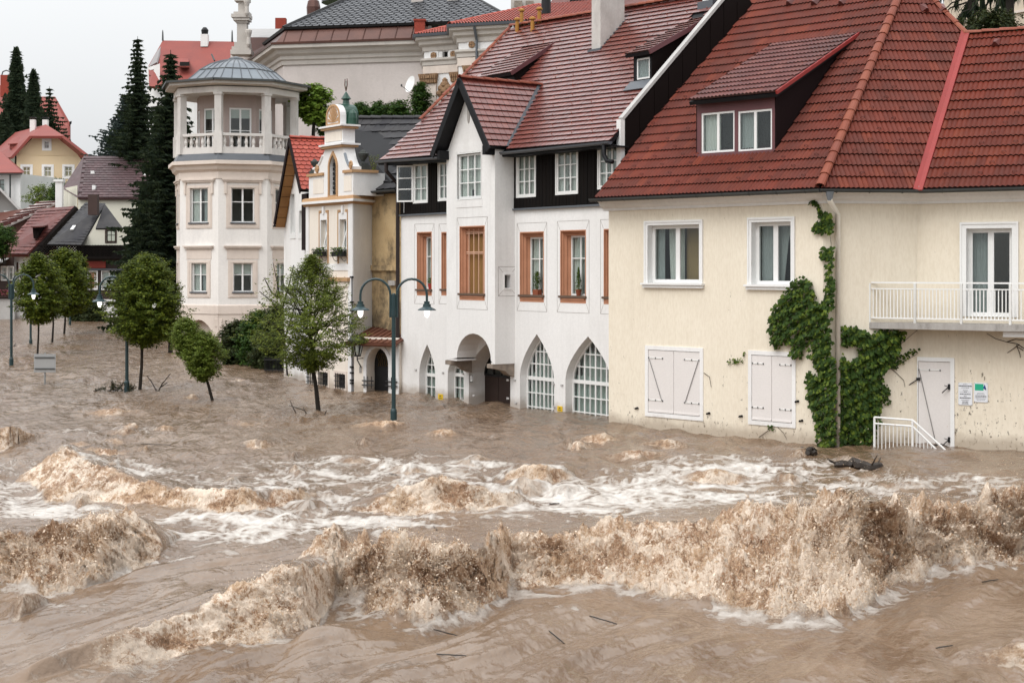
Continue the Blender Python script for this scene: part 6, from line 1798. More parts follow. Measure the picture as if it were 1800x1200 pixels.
# left wing: sheet roof, dark mansard, stepped pinnacle
m = MB(); m.slab([P(437, 66, 103), P(487, 66, 101), P(505, 51, 104), P(437, 51, 106)], .1); m.build("sheet_roof", mat("pale_sheet_roof", (.36, .35, .34), rough=.45, metal=.2), ch_)
m = MB(); m.hexa([P(434, 97, 102.5), P(472, 97, 100.6), P(472, 97, 104), P(434, 97, 106), P(434, 66, 103), P(490, 66, 101), P(490, 66, 104), P(434, 66, 106)]); m.build("side_mansard", M_['copper'], ch_)
m = MB(); m.hexa([P(405, 160, 103), P(500, 160, 100), P(500, 160, 104), P(405, 160, 107), P(405, 97, 103), P(500, 97, 100), P(500, 97, 104), P(405, 97, 107)]); m.build("side_wall", M_['church'], ch_)
pn = MB(); sc = 101 / F
def pbox(x0, x1, y0, y1, d=.8):
    c = (P((x0 + x1) / 2, (y0 + y1) / 2, 101)); pn.box(c, (x1 - x0) * sc, d, (y1 - y0) * sc)
for q in ((408, 444, 90, 98, 1.3), (410, 441, 84, 90, 1.15), (414, 440, 76, 84, 1.0), (418, 435, 42, 76, .65), (416, 437, 38, 42, .8), (412, 440, 33, 38, 1.05), (409, 441, 27, 33, 1.2), (413, 440, 23, 27, 1.05), (420, 434, 4, 23, .6), (414, 439, -3, 4, .9), (412, 441, -8, -3, 1.1), (420, 434, -26, -8, .7)): pbox(*q)
pno = pn.build("pinnacle", M_['stone_trim'], ch_)
for px, py, r_ in ((437, 66, .17), (434, 12, .17)):
    m = MB(); c = P(px, py, 100.4)
    m.lathe([(r_ * .5, -.6), (r_ * .9, -.45), (r_ * .75, 0), (r_ * 1.25, .3), (r_ * 1.3, .45), (r_ * .9, .52)], c, 10); m.build("scroll_urn", M_['stone_trim'], pno)
MB().box(P(494, 44, 110), .75, .6, .9).build("red_chimney_cap", M_['brick_red'], ch_)
m = MB(); c = P(551, 16, 99); m.lathe([(.42, -.5), (.45, .1), (.36, .5), (.1, .7)], c, 10); m.build("roof_dormer", M_['copper'], cro)
dm_ = MB().lathe([(1.8, 0), (1.75, .8), (1.5, 1.5), (.9, 2.1), (.1, 2.4)], P(610, 6, 108), 14).build("slate_cupola", M_['slate_blue'], ch_)
# dish, hedge and small details
dz_ = thing("satellite_dish", "white satellite dish on an arm against the grey church wall", "satellite dish", P(727, 158, 88.3))
m = MB(); c = P(723, 149, 88.0); ax = Vector((-.75, -.6, .28)).normalized(); x = ax.cross(Vector((0, 0, 1))).normalized(); y = x.cross(ax); vs = []
for j in range(5):
    for i in range(16):
        r_ = .5 * j / 4; vs.append(c + (x * math.cos(i * math.pi / 8) * .85 + y * math.sin(i * math.pi / 8)) * r_ + ax * (.4 * r_ * r_))
m.add(vs, [(j * 16 + i, j * 16 + (i + 1) % 16, (j + 1) * 16 + (i + 1) % 16, (j + 1) * 16 + i) for j in range(4) for i in range(16)]); m.build("reflector", M_['trim'], dz_, smooth=True)
m = MB(); lnb = c + ax * .62 - y * .3; m.bar(c - y * .45, lnb, .018, 5); m.lathe([(.05, -.05), (.05, .08)], lnb, 8); m.bar(c, P(731, 160, 89.5), .03, 5); m.build("arm", M_['gutter'], dz_)
# pavilion with pilasters and a red roof
pv = thing("baroque_pavilion", "ornate pale pavilion with ochre capitals and a red pantile roof", "church", P(790, 470, 90) + Vector((0, 0, 6)))
V1 = Fr(P(746, 470, 91.6), P(806, 470, 90.6)); V2 = Fr(P(806, 470, 87.9), P(930, 470, 86.5)); VS = Fr(P(806, 470, 90.6), P(806.5, 470, 87.9))
zq = V1.uz(760, 108)[1]; zg = V1.uz(760, 68)[1]
wb = MB()
op = hz(V1, 777.5, 787, 91, 101)
wall(wb, V1, rect(0, V1.L, 7, zg), [op], depth=.3); wall(wb, V2, rect(0, V2.L, 7, zg), []); VL = Fr(P(741, 470, 97), P(746, 470, 91.6)); wall(wb, VL, rect(0, VL.L, 7, zg), [])
VS2 = Fr(V1.p(V1.L, 0), V2.p(0, 0)); wall(wb, VS2, rect(0, VS2.L, 7, zg), [])
wb.build("wall", M_['white_pil'], pv)
lv1 = lambda p: ((Vector((p.x, p.y)) - V1.o).dot(V1.t), (Vector((p.x, p.y)) - V1.o).dot(V1.n))
path = [lv1(VL.p(0, 0)), (0, 0), (V1.L, 0), lv1(V2.p(0, 0)), lv1(V2.p(V2.L, 0))]
hz_ = zg - zq
MB().sweep(V1, path, [(0, zg - .75), (.08, zg - .75), (.12, zg - .5), (.30, zg - .38), (.34, zg - .2), (.52, zg - .1), (.55, zg + .05), (0, zg + .05)]).build("cornice", M_['stone_trim'], pv)
MB().sweep(V1, path, [(0, zq - .25), (.10, zq - .25), (.12, zq - .05), (.22, zq + .05), (.22, zq + .16), (0, zq + .2)]).build("architrave", M_['stone_trim'], pv)
MB().sweep(V1, path, [(0, zq - .75), (.06, zq - .75), (.08, zq - .30), (0, zq - .26)]).build("pink_frieze", M_['sand'], pv)
MB().sweep(V1, path, [(0.3, zg + .06), (.66, zg + .06), (.70, zg + .22), (.3, zg + .24)]).build("gutter", M_['slate_metal'], pv)
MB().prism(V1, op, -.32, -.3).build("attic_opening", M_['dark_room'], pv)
rosm = mat("ochre_stucco_ornament", (.36, .22, .12), (.24, .15, .09), rough=.9, scale=9, fine=40, bump=.8, dist=.04)
for fr, px, py in ((V1, 763, 98), (V1, 797.5, 95.5), (V2, 830, 79)):
    u_, z_ = fr.uz(px, py); MB().prism(fr, rect(u_ - .30, u_ + .30, z_ - .28, z_ + .28), 0, .04).build("panel", M_['white_pil'], pv)
    m = MB(); 
    for k in range(8): a_ = k * math.pi / 4; m.fbox(fr, u_ + .12 * math.cos(a_) - .07, u_ + .12 * math.cos(a_) + .07, z_ + .12 * math.sin(a_) - .07, z_ + .12 * math.sin(a_) + .07, .04, .10 + .02 * (k % 2))
    m.build("rosette", rosm, pv)
for fr, px in ((V1, 761), (V1, 803), (V2, 826), (V1, 749)):
    u_ = fr.u(px); hw_ = .27
    MB().prism(fr, rect(u_ - hw_, u_ + hw_, 7, zq - 1.35), 0, .14).build("pilaster", M_['sand'], pv)
    m = MB(); m.hexa([fr.p(u_ - hw_, zq - 1.35, .2), fr.p(u_ + hw_, zq - 1.35, .2), fr.p(u_ + hw_, zq - 1.35, 0), fr.p(u_ - hw_, zq - 1.35, 0), fr.p(u_ - hw_ - .12, zq - .76, .32), fr.p(u_ + hw_ + .12, zq - .76, .32), fr.p(u_ + hw_ + .12, zq - .76, 0), fr.p(u_ - hw_ - .12, zq - .76, 0)])
    for k in range(5):
        for j in range(2): m.fbox(fr, u_ - .28 + k * .13, u_ - .20 + k * .13, zq - 1.3 + j * .26, zq - 1.1 + j * .26, .2, .3 + .05 * j)
    m.build("capital", rosm, pv)
u_, z_ = V1.uz(783, 158); m = MB()
for du, dz, r_ in ((0, .55, .16), (0, .3, .26), (-.2, .1, .24), (.2, .1, .24), (-.35, -.2, .2), (.35, -.2, .2), (0, -.05, .28)):
    m.lathe([(r_ * .3, -r_), (r_, -r_ * .3), (r_, r_ * .3), (r_ * .3, r_)], V1.p(u_ + du, z_ + dz, .08), 8)
m.build("cartouche", rosm, pv)
m = MB(); m.ring(V1, round_arch(u_ - .55, u_ + .55, z_ - 2.5, z_ - 1.0, 10), round_arch(u_ - .42, u_ + .42, z_ - 2.5, z_ - 1.0, 10), 0, .12); m.build("niche_frame", M_['sand'], pv)
dpx = V2.u(840); MB().tube([V2.p(dpx, zg - .0, .6), V2.p(dpx, zg - .7, .2), V2.p(dpx, 8, .15)], .08, 6).build("downpipe", M_['slate_metal'], pv)
e0, e1, e2, e3 = V1.p(-.3, zg + .18, .6), V1.p(V1.L - .3, zg + .18, .6), V2.p(-.3, zg + .18, .6), V2.p(V2.L, zg + .18, .6)
rA, rB, rC = P(744, 60, 93.5), P(945, 11, 94), P(1060, 30, 94)
m = MB(); m.slab([e2, e3 + (e3 - e2) * .9, P(1060, 30, 93.9), rB], .1); m.slab([e0, e1, e2, rB], .1) if False else m.slab([e0, e1, e2 + Vector((0, 0, .0)), rB, rA], .1) if False else None
m.slab([e1, e2, rB], .1); m.slab([e0, e1, rB], .1)
pro = m.build("roof", M_['maroon_dark'], pv)
T8 = Tiler(tile_double(.36, .36, .05, .09, .05), .36, .36, M_['tile_bright'])
for O_, E_, T_ in ((e2, e3 + (e3 - e2) * .9, [rB, P(1060, 30, 93.9)]), (e0, e1, [rB])):
    A_ = (E_ - O_).normalized(); N_ = A_.cross(rB - O_).normalized(); B_ = N_.cross(A_).normalized(); q_ = lambda p: ((p - O_).dot(A_), (p - O_).dot(B_))
    T8.facet(O_, A_, B_, [q_(O_), q_(E_)] + [q_(t) for t in T_[::-1]])
T8.finish(pv, pro, "roof_tile", 300)
caps(pro, e2, rB, M_['tile_bright'], .16, .5, .05); caps(pro, rB, rC, M_['tile_bright'], .16, .5, .05); caps(pro, e0, rB, M_['tile_bright'], .14, .5, .04)
# things at the top edge, behind the white roof
m = MB(); c = P(960, 15, 88); fp = thing("flue_pipe", "thick black flue pipe rising behind the white house's ridge", "flue", c - Vector((0, 0, 1.2)))
m.lathe([(.27, -1.2), (.27, 1.6), (.34, 1.62), (.34, 1.75)], c, 14); m.build("pipe", M_['black_iron'], fp); MB().lathe([(.30, -1.25), (.30, -1.0)], c, 14).build("collar", M_['gutter'], fp)
bh = thing("far_cream_house", "cream house with a steep red roof glimpsed above the white ridge", "house", P(1050, 60, 104))
MB().hexa([P(975, 90, 102), P(1230, 90, 102), P(1230, 90, 110), P(975, 90, 110), P(975, 8, 102), P(1230, 8, 102), P(1230, 8, 110), P(975, 8, 110)]).build("wall", M_['church'], bh)
m = MB(); m.slab([P(965, 10, 101.6), P(1240, 10, 101.6), P(1215, -40, 106), P(992, -40, 106)], .15); bhr = m.build("roof", M_['tile_wine'], bh)
m = MB(); m.hexa([P(1002, 28, 101), P(1034, 28, 101), P(1034, 28, 105), P(1002, 28, 105), P(1002, -3, 101), P(1034, -3, 101), P(1034, -3, 105), P(1002, -3, 105)]); m.build("dormer", M_['dark_fascia'], bh)
ac = thing("cream_attic", "low cream attic block with two panels behind the red pantile roof", "house", P(912, 60, 100))
MB().hexa([P(898, 60, 99), P(960, 60, 99), P(960, 60, 103), P(898, 60, 103), P(898, -2, 99), P(960, -2, 99), P(960, -2, 103), P(898, -2, 103)]).build("wall", M_['stone_trim'], ac)
for x in (904, 924): f = Fr(P(x, 470, 98.9), P(x + 14, 470, 98.9)); MB().prism(f, rect(0, f.L, f.uz(x, 13)[1], f.uz(x, 2)[1]), 0, .05).build("panel", M_['grey_stone'], ac)
# ------------------------------------------------------------------ ground
def ground():
    xs = np.concatenate([np.linspace(-600, -75, 18), np.linspace(-70, 60, 66), np.linspace(70, 600, 18)])
    ys = np.concatenate([np.linspace(-60, 40, 14), np.linspace(42, 200, 80), np.linspace(215, 900, 20)])
    X, Y = np.meshgrid(xs, ys)
    # bank line: the street fronts run from (11, 34) to (-9, 57) and on to the far houses
    d = (X - 4.2) * .80 + (Y - 46) * .60                             # distance behind the fronts of the right-hand row
    d2 = Y - 126 - .12 * X
    k1 = np.clip((d - 12) / 22, 0, 1); k2 = np.clip(d2 / 60, 0, 1)
    right = k1 * k1 * (3 - 2 * k1) * 8.5
    left = k2 * k2 * (3 - 2 * k2) * 13
    t = np.clip((X + 24) / 14, 0, 1)
    Z = -2.2 + np.maximum(left, right * np.clip((X + 20) / 8, 0, 1)) 
    Z += np.where(Z > -2, .25 * np.sin(X * .31) * np.cos(Y * .23), 0)
    ny, nx = X.shape
    me = bpy.data.meshes.new("ground")
    V = np.stack([X, Y, Z], -1).reshape(-1, 3)
    fs = [(j * nx + i, j * nx + i + 1, (j + 1) * nx + i + 1, (j + 1) * nx + i) for j in range(ny - 1) for i in range(nx - 1)]
    me.from_pydata(V.tolist(), [], fs); me.materials.append(mat("grass_bank", (.05, .075, .025), (.035, .05, .02), rough=.95, scale=.3, fine=3))
    me.polygons.foreach_set("use_smooth", [True] * len(fs))
    o = bpy.data.objects.new("ground", me); COL.objects.link(o); o["kind"] = "structure"
ground()
# ------------------------------------------------------------------ houses at the left end of the street and on the hill
M_['cream_w'] = mat("warm_cream_render", (.70, .56, .37), (.66, .52, .335), rough=.9, scale=.4, dirt=(.5, .4, .28), dirt_amt=.25)
M_['ivory'] = mat("ivory_render", (.70, .68, .58), rough=.9, scale=.5, dirt=(.4, .38, .33), dirt_amt=.3)
M_['far_red'] = mat("distant_red_roof", (.27, .062, .048), (.23, .055, .045), rough=.55, scale=.6, fine=6, dirt=(.16, .05, .045), dirt_amt=.4)
M_['brown_boards'] = mat("dark_brown_boards", (.040, .020, .015), (.028, .014, .011), rough=.6, stretch=(4, 4, .3), fine=6)
def facade(par, a, b, ztop_pts, wins, m, zb=-1.5, name="wall", depth=.15):
    """front wall from a to b (points of the place); ztop_pts [(px, py)] outline of its top from left to right"""
    f = Fr(a, b); top = [f.uz(*q) for q in ztop_pts]
    wb = MB(); hs = [hz(f, x0, x1, y0, y1) for x0, x1, y0, y1 in wins]
    wall(wb, f, [(0, zb), (f.L, zb)] + top[::-1], hs, depth=depth); wo = wb.build(name, m, par)
    return f, hs, wo
def simple_window(par, f, h, sur=.12, m=None, cols=(.5,), rows=(.6,), fw=.07, sm=None, curt=True):
    (u0, z0), (u1, z1) = h[0], h[2]
    x = window(par, f, rect(u0 + .003, u1 - .003, z0, z1), -.08, cols=cols, rows=rows, fw=fw, bw=.05, depth=.05, m=m)
    if sur: q = MB(); q.ring(f, rect(u0 - sur, u1 + sur, z0 - sur, z1 + sur), rect(u0, u1, z0, z1), 0, .04); q.build("casing", sm or M_['trim'], x)
    return x
def block(par, a, b, depth, z0, z1, m, name="wall"):
    f = Fr(a, b); mb = MB(); mb.fbox(f, 0, f.L, z0, z1, -depth, -.01); return mb.build(name, m, par)
def rows_of_tiles(house, roof, quad, tw, th, m, limit=300, stag=.5, kind=tile_flat, name="roof_tile"):
    T = Tiler(kind(tw, th, .06, .05, .012) if kind is tile_flat else kind(tw, th), tw, th, m); a, b, c, d = quad
    T.patch(lambda v: (a.lerp(d, v), b.lerp(c, v)), None, stag, .01); T.finish(house, roof, name, limit)
# yellow half-hipped house on the hill
Y0 = 150
yv = thing("hillside_house", "pale yellow house with a half-hipped red roof on the hill at the left", "house", P(85, 360, Y0))
f, hs, _ = facade(yv, P(29, 470, Y0), P(149, 470, Y0 + 1), [(29, 271), (60, 240), (108, 240), (149, 268)], [(78, 86.5, 248, 261), (40, 53.5, 293, 310.5), (77.5, 90.5, 293, 310.5), (113.5, 127, 293, 310.5), (41, 54, 341, 356)], M_['cream_w'], 3)
for h in hs: simple_window(yv, f, h, .22)
for py in (272, 328, 333): MB().prism(f, rect(.1, f.L - .1, f.uz(80, py)[1] - .05, f.uz(80, py)[1] + .05), 0, .06).build("band", M_['cream_w'], yv)
m = MB(); bk = Vector((-6.0, 9, 0))
A, B, C, D = P(19, 276, Y0 - .8), P(52, 239, Y0 - .8), P(113, 239, Y0 - .8), P(157, 273, Y0 - .8); E = P(81, 219, Y0 + 3.2); E2 = P(81, 219, Y0 + 3.2) + bk
m.slab([A, B, E, E2, A + bk], .25); m.slab([B, C, E], .25); m.slab([C, D, D + bk, E2, E], .25); yro = m.build("roof", M_['far_red'], yv)
block(yv, P(29, 470, Y0 + .2), P(147, 470, Y0 + 1.2), 9, 3, f.uz(85, 275)[1], M_['cream_w'], "back_walls")
for px, py, Y in ((58, 222, 154), (80, 222, 156)): c = P(px, py, Y); m = MB(); m.box(c, .5, .5, 1.3); m.build("chimney", M_['white'], yro); m = MB(); m.box(c + Vector((0, 0, .85)), .62, .62, .09); m.build("chimney_cap", M_['black_iron'], yro)
m = MB(); m.slab([P(14, 253, 151), P(40, 251, 151), P(46, 241, 154), P(24, 241, 154)], .1); m.hexa([P(17, 262, 151.2), P(37, 262, 151.2), P(37, 262, 153), P(17, 262, 153), P(17, 253, 151.2), P(37, 253, 151.2), P(37, 253, 153), P(17, 253, 153)]); m.build("dormer", M_['far_red'], yro)
# big roof behind the conifers
fr_ = thing("far_red_roof_house", "huge faded red roof with a brick chimney behind the dark columnar conifers", "house", P(50, 300, 182))
m = MB(); m.slab([P(-90, 262, 176), P(123, 252, 176), P(123, 216, 178), P(97, 170, 184), P(70, 170, 184), P(14, 150, 186), P(-90, 150, 186)], .3); fro = m.build("roof", M_['far_red'], fr_)
m = MB(); m.hexa([P(-80, 330, 178), P(122, 330, 178), P(122, 330, 195), P(-80, 330, 195), P(-80, 250, 178), P(122, 250, 178), P(122, 250, 195), P(-80, 250, 195)]); m.build("wall", M_['ivory'], fr_)
m = MB(); m.hexa([P(122, 222, 177), P(126, 217, 177), P(126, 217, 190), P(122, 222, 190), P(122, 214, 177), P(126, 213, 177), P(126, 213, 190), P(122, 214, 190)]); m.build("eave_end", M_['dark_fascia'], fr_)
c = P(11, 152, 183); m = MB(); m.box(c, 1.1, 1, 2.6); m.build("chimney", M_['brick_red'], fro); m = MB(); m.tube([c + Vector((-.55, 0, 1.3)), c + Vector((-.4, 0, 1.75)), c + Vector((0, 0, 1.9)), c + Vector((.4, 0, 1.75)), c + Vector((.55, 0, 1.3))], .08, 5); m.build("chimney_hood", M_['gutter'], fro)
# red hipped hall on the skyline
rh = thing("skyline_hall", "hall with a tall faded red hipped roof and two spikes on the skyline", "house", P(340, 200, 172))
m = MB(); a, b, c_, d = P(262, 152, 168), P(470, 152, 168), P(411, 73.5, 174), P(286, 71.5, 174)
m.slab([a, b, c_, d], .3); m.slab([P(261, 116, 172), a, d], .25) ; m.slab([b, P(475, 150, 190), c_], .25); rho = m.build("roof", M_['far_red'], rh)
m = MB(); m.slab([P(261, 118, 171.5), P(275, 110, 170.5), P(285.5, 72, 174.2)], .2); m.build("half_hip", mat("pale_slate_hip", (.3, .28, .28), rough=.5), rho)
f, hs, _ = facade(rh, P(259, 470, 171.6), P(281, 470, 168.6), [(259, 119), (281, 112)], [(264, 271, 124, 136)], M_['white'], 8)
simple_window(rh, f, hs[0], .15)
m = MB(); m.hexa([P(281, 260, 168.7), P(468, 260, 168.7), P(468, 260, 188), P(281, 260, 188), P(281, 150, 168.7), P(468, 150, 168.7), P(468, 150, 188), P(281, 150, 188)]); m.build("wall", M_['white'], rh)
for px, py, t_ in ((286, 72, 53), (408, 74, 53)): MB().tube([P(px, py, 174), P(px, t_ + 4, 174), P(px, t_, 174)], [.12, .08, .03], 5).build("spike", M_['gutter'], rho); 
c = P(360, 72, 173.5); m = MB(); m.box(c, .8, .8, 1.4); m.build("chimney", M_['white'], rho); m = MB(); m.lathe([(.35, .7), (.42, 1.2), (.2, 1.5)], c, 8); m.build("chimney_pot", M_['black_iron'], rho)
m = MB(); m.slab([P(311, 117, 169.0), P(333, 117, 169.0), P(330, 96, 173), P(313, 96, 173)], .15); dmr = m.build("dormer_roof", M_['far_red'], rho)
m = MB(); m.hexa([P(316, 119, 169.1), P(333, 119, 169.1), P(333, 119, 171), P(316, 119, 171), P(316, 109, 169.1), P(333, 109, 169.1), P(333, 109, 171), P(316, 109, 171)]); m.build("dormer_face", M_['dark_room'], rho)
MB().tube([P(372, 96, 171), P(377, 107, 170)], .1, 5).build("snow_board", M_['gutter'], rho)
# small white house with red roof at the left edge
lw = thing("edge_house", "white house with a red roof cut by the left edge of the view", "house", P(10, 360, 140))
f, hs, _ = facade(lw, P(-70, 470, 141), P(36, 470, 140), [(-70, 303), (36, 303)], [(-10, 8, 316, 336)], M_['white'], 2)
simple_window(lw, f, hs[0], .08, mat("brown_window", (.12, .06, .045), rough=.5))
m = MB(); a, b = P(-80, 304, 139.5), P(39, 303, 139.5); m.slab([a, b, P(2, 267, 145), P(-80, 258, 145)], .2); m.slab([b, P(43, 302, 150), P(2, 267, 145)], .2); lro = m.build("roof", M_['far_red'], lw)
block(lw, P(-70, 470, 141.2), P(35, 470, 140.2), 9, 2, f.uz(10, 305)[1], M_['white'], "back_walls"); gutter(lw, a + Vector((0, -.1, -.1)), b + Vector((0, -.1, -.1)), .12)
MB().bar(P(18, 304, 139.7), P(18, 350, 139.7), .08, 5).build("downpipe", M_['gutter'], lw)
# grey gabled house
gg = thing("grey_gable_house", "grey rendered gable with a dark window at the left edge", "house", P(10, 430, 132))
f, hs, _ = facade(gg, P(-60, 470, 133), P(52, 470, 132), [(-60, 330), (0, 330), (52, 385)], [(11, 30, 375, 400)], mat("grey_render", (.30, .29, .28), rough=.9, scale=.6), 0)
simple_window(gg, f, hs[0], .2)
m = MB(); m.slab([P(-62, 327, 131.5), P(-2, 327, 131.5), P(-2, 327, 142) + Vector((0, 0, .0)), P(-62, 327, 142)], .15); m.slab([P(-2, 327, 131.5), P(56, 388, 131.5), P(56, 388, 142), P(-2, 327, 142)], .2); m.build("roof", M_['concrete_pale'], gg)
# house with the plum roof
ph = thing("plum_roof_house", "house with a broad plum brown roof and a white shingled gable", "house", P(180, 420, 131))
a, b, c_, d = P(137, 347, 128), P(330, 347, 128), P(300, 276, 134), P(147, 275, 134)
m = MB(); off_ = Vector((0, 0, -.03)); m.slab([a + off_, b + off_, c_ + off_, d + off_], .2); e = P(110, 331, 131); m.slab([e, a, d], .15); pho = m.build("roof", M_['tile_plum'], ph)
rows_of_tiles(ph, pho, (a, b, c_, d), .5, .42, M_['tile_plum'], 250)
f, hs, _ = facade(ph, P(112, 470, 131), P(136, 470, 128.4), [(112, 331), (136, 326)], [], M_['ivory'], 0)
for k in range(7): MB().prism(f, rect(f.L * k / 7 + .02, f.L * (k + 1) / 7 - .02, 2, f.uz(124, 332)[1]), 0, .03 + .01 * (k % 2)).build("white_board", M_['ivory'], ph)
m = MB(); m.hexa([P(137, 480, 128.4), P(320, 480, 128.4), P(320, 480, 138), P(137, 480, 138), P(137, 345, 128.4), P(320, 345, 128.4), P(320, 345, 138), P(137, 345, 138)]); m.build("wall", M_['ivory'], ph)
c = P(104.5, 343, 128); m = MB(); m.box(c, .55, .5, 2.4); m.build("chimney", M_['white'], pho); m = MB(); m.box(c + Vector((0, 0, 1.2)), .8, .7, .2); m.build("chimney_cap", M_['trim'], pho)
for px, py in ((165.5, 333), (256, 306), (163, 303)): m = MB(); c = P(px, py, 129.2); m.box(c, .28, .3, .7 if py > 320 else .25); m.build("roof_hatch", M_['trim'], pho)
# riverside house with lattice balcony
rv = thing("lattice_balcony_house", "dark timber riverside house with lattice balcony, slate roof and cream gable", "house", P(180, 565, 117))
a, b, c_, d = P(83, 430, 118), P(143, 431, 117.6), P(184, 359, 121), P(150, 356, 123)
m = MB(); m.slab([a, b, c_, d], .18); q = [P(168, 401, 118.5), P(216, 401, 118.5), P(184, 358, 121)]; m.slab(q, .15); rvo = m.build("roof", M_['slate'], rv)
rows_of_tiles(rv, rvo, (a, b, c_, d), .45, .40, M_['slate'], 200, name="slate")
f, hs, _ = facade(rv, P(140, 470, 118.6), P(214, 470, 118.6), [(140, 434), (168, 400), (214, 400)], [(187, 203, 405, 425)], M_['ivory'], 2, "gable_wall")
simple_window(rv, f, hs[0], .1, M_['brown_boards'], sm=M_['brown_boards'])
c = P(164.5, 360, 119.5); m = MB(); m.box(c, .72, .6, 1.6); m.build("chimney", mat("dark_chimney", (.07, .045, .04), rough=.9), rvo)
m = MB(); p_ = P(126, 404, 118.9); m.beam(p_, P(131, 397, 119.4), .25, .1); m.build("roof_window", M_['trim'], rvo)
f2 = Fr(P(128, 470, 117.6), P(300, 470, 117.6))
Z = lambda py: f2.uz(170, py)[1]
MB().prism(f2, rect(0, f2.L, Z(455), Z(431)), -3, -.9).build("balcony_room", M_['black_wood'], rv)
fb = Fr(P(66, 470, 116.8), P(217, 470, 116.8))
bz = lambda py: fb.uz(140, py)[1]
bal = MB().prism(fb, rect(0, fb.L, bz(455), bz(451)), -1.2, .05).build("balcony", M_['black_wood'], rv)
MB().prism(fb, rect(0, fb.L, bz(433), bz(431)), -.06, .04).build("hand_rail", M_['black_wood'], bal)
x = 0; n_ = 0; H = bz(431) - bz(451)
lat = MB()
while x < fb.L:
    for s_ in (-1, 1):
        xa, xb = x, x + s_ * H
        pa, pb = (max(0, min(fb.L, xa)), bz(451)), (xb, bz(431))
        if 0 <= xb <= fb.L: lat.beam(fb.p(pa[0], pa[1], 0), fb.p(pb[0], pb[1], 0), .02, .085)
    x += .21
lat.build("lattice", M_['black_wood'], bal, kind="stuff")
f3, hs, _ = facade(rv, P(128, 470, 117.6), P(300, 470, 117.6), [(128, 455), (300, 455)], [(155, 170.5, 477, 508), (179.5, 204, 477, 508)], M_['brown_boards'], Z(526), "timber_wall")
for k, h in enumerate(hs):
    x_ = simple_window(rv, f3, h, .06, rows=(.45,), cols=(.5,) if k else (.8,))
    (u0, z0), (u1, z1) = h[0], h[2]
    cu = curtain(x_, f3, u0 + .05, u1 - .05, z0 + .05, z1 - .05, -.14, M_['curtain'], 5, name="blind")
    if k == 0: cu.data.materials[0] = mat("orange_blind", (.62, .20, .07), rough=.8)
MB().prism(f3, rect(f3.u(150), f3.u(186), f3.uz(170, 471)[1], f3.uz(170, 459)[1]), 0, .08).build("red_band", mat("red_fascia_band", (.30, .035, .02), rough=.5), rv)
MB().prism(f3, rect(-.02, f3.L, f3.uz(170, 475)[1], f3.uz(170, 472)[1]), 0, .14).build("sill_board", M_['slate_metal'], rv)
MB().prism(f3, rect(-.1, f3.L + .1, -2.5, Z(526)), -2, .15).build("base_wall", M_['white'], rv)
MB().prism(f3, rect(f3.u(150), f3.u(176), f3.uz(170, 560)[1], f3.uz(170, 536)[1]), .15, .18).build("recess_panel", M_['ivory'], rv)
# house with the wine-coloured roof
wn = thing("wine_roof_house", "white riverside house with a wine red roof, dormer and dark timber bay", "house", P(60, 560, 121))
a, b, c_, d = P(-3, 446, 118.5), P(48, 447, 118), P(131, 363, 123), P(66, 368, 125)
m = MB(); m.slab([a + off_, b + off_, c_ + off_, d + off_], .22); wno = m.build("roof", M_['tile_wine'], wn)
rows_of_tiles(wn, wno, (a, b, c_, d), .42, .55, M_['tile_wine'], 200)
m = MB(); m.slab([P(50, 449, 118), P(75, 447, 121), P(141, 375, 125), P(131, 362, 123)], .2); m.build("dark_verge", M_['dark_gable'], wno)
m = MB(); m.hexa([P(59, 419, 119.4), P(66, 419, 119.4), P(84, 402, 122), P(62, 402, 122), P(57, 399, 119.4), P(70, 398, 119.4), P(85, 397, 122), P(62, 397, 122)]); m.build("dormer", M_['dark_gable'], wno)
m = MB(); m.slab([P(54, 398, 119), P(76, 397, 119), P(87, 394, 122), P(66, 394, 122)], .1); m.build("dormer_roof", M_['tile_wine'], wno)
f, hs, _ = facade(wn, P(24, 470, 119), P(54, 470, 118.6), [(24, 449), (54, 449)], [(28, 33, 461, 479), (39, 44.5, 461, 479)], M_['white'], -2.5)
for h in hs: simple_window(wn, f, h, .05, M_['brown_boards'], cols=())
f4 = Fr(P(54, 470, 118.6), P(160, 470, 118.6)); MB().prism(f4, rect(0, f4.L, -2.5, f4.uz(100, 450)[1]), -3, 0).build("side_wing", M_['white'], wn)
f5, hs, _ = facade(wn, P(-60, 470, 118.4), P(25, 470, 118.4), [(-60, 452), (25, 452)], [(3, 12, 469, 492), (15, 23, 469, 492)], M_['brown_boards'], f.uz(10, 525)[1], "timber_bay")
for h in hs:
    x_ = simple_window(wn, f5, h, .06, cols=()); (u0, z0), (u1, z1) = h[0], h[2]; curtain(x_, f5, u0, (u0 + u1) / 2, z0, z1, -.13, M_['curtain'], 2, pull=.5); curtain(x_, f5, (u0 + u1) / 2, u1, z0, z1, -.13, M_['curtain'], 2, pull=-.5)
MB().prism(f5, rect(0, f5.L + .05, -2.5, f5.uz(10, 525)[1]), -3, .1).build("base_wall", M_['concrete_pale'], wn)
m = MB(); m.slab([P(-60, 472, 117), P(2, 461, 117), P(18, 452, 118.6), P(-60, 452, 118.6)], .06); m.build("awning", M_['concrete_pale'], wn)
MB().prism(f4, rect(f4.u(61) , f4.u(66), -2, f4.uz(60, 540)[1]), 0, .05).build("brown_door", M_['wood'], wn)
m = MB(); m.fbox(f5, f5.u(-20), f5.u(20), f5.uz(10, 523)[1], f5.uz(10, 517)[1], .05, .3); tb_o = m.build("balcony_planter", M_['brown_boards'], wn)
fl = thing("window_flowers", "row of pink flowers along the dark timber bay at the left edge", "flowers", f5.p(f5.u(0), f5.uz(0, 517)[1], .2))
R = random.Random(2); m = MB()
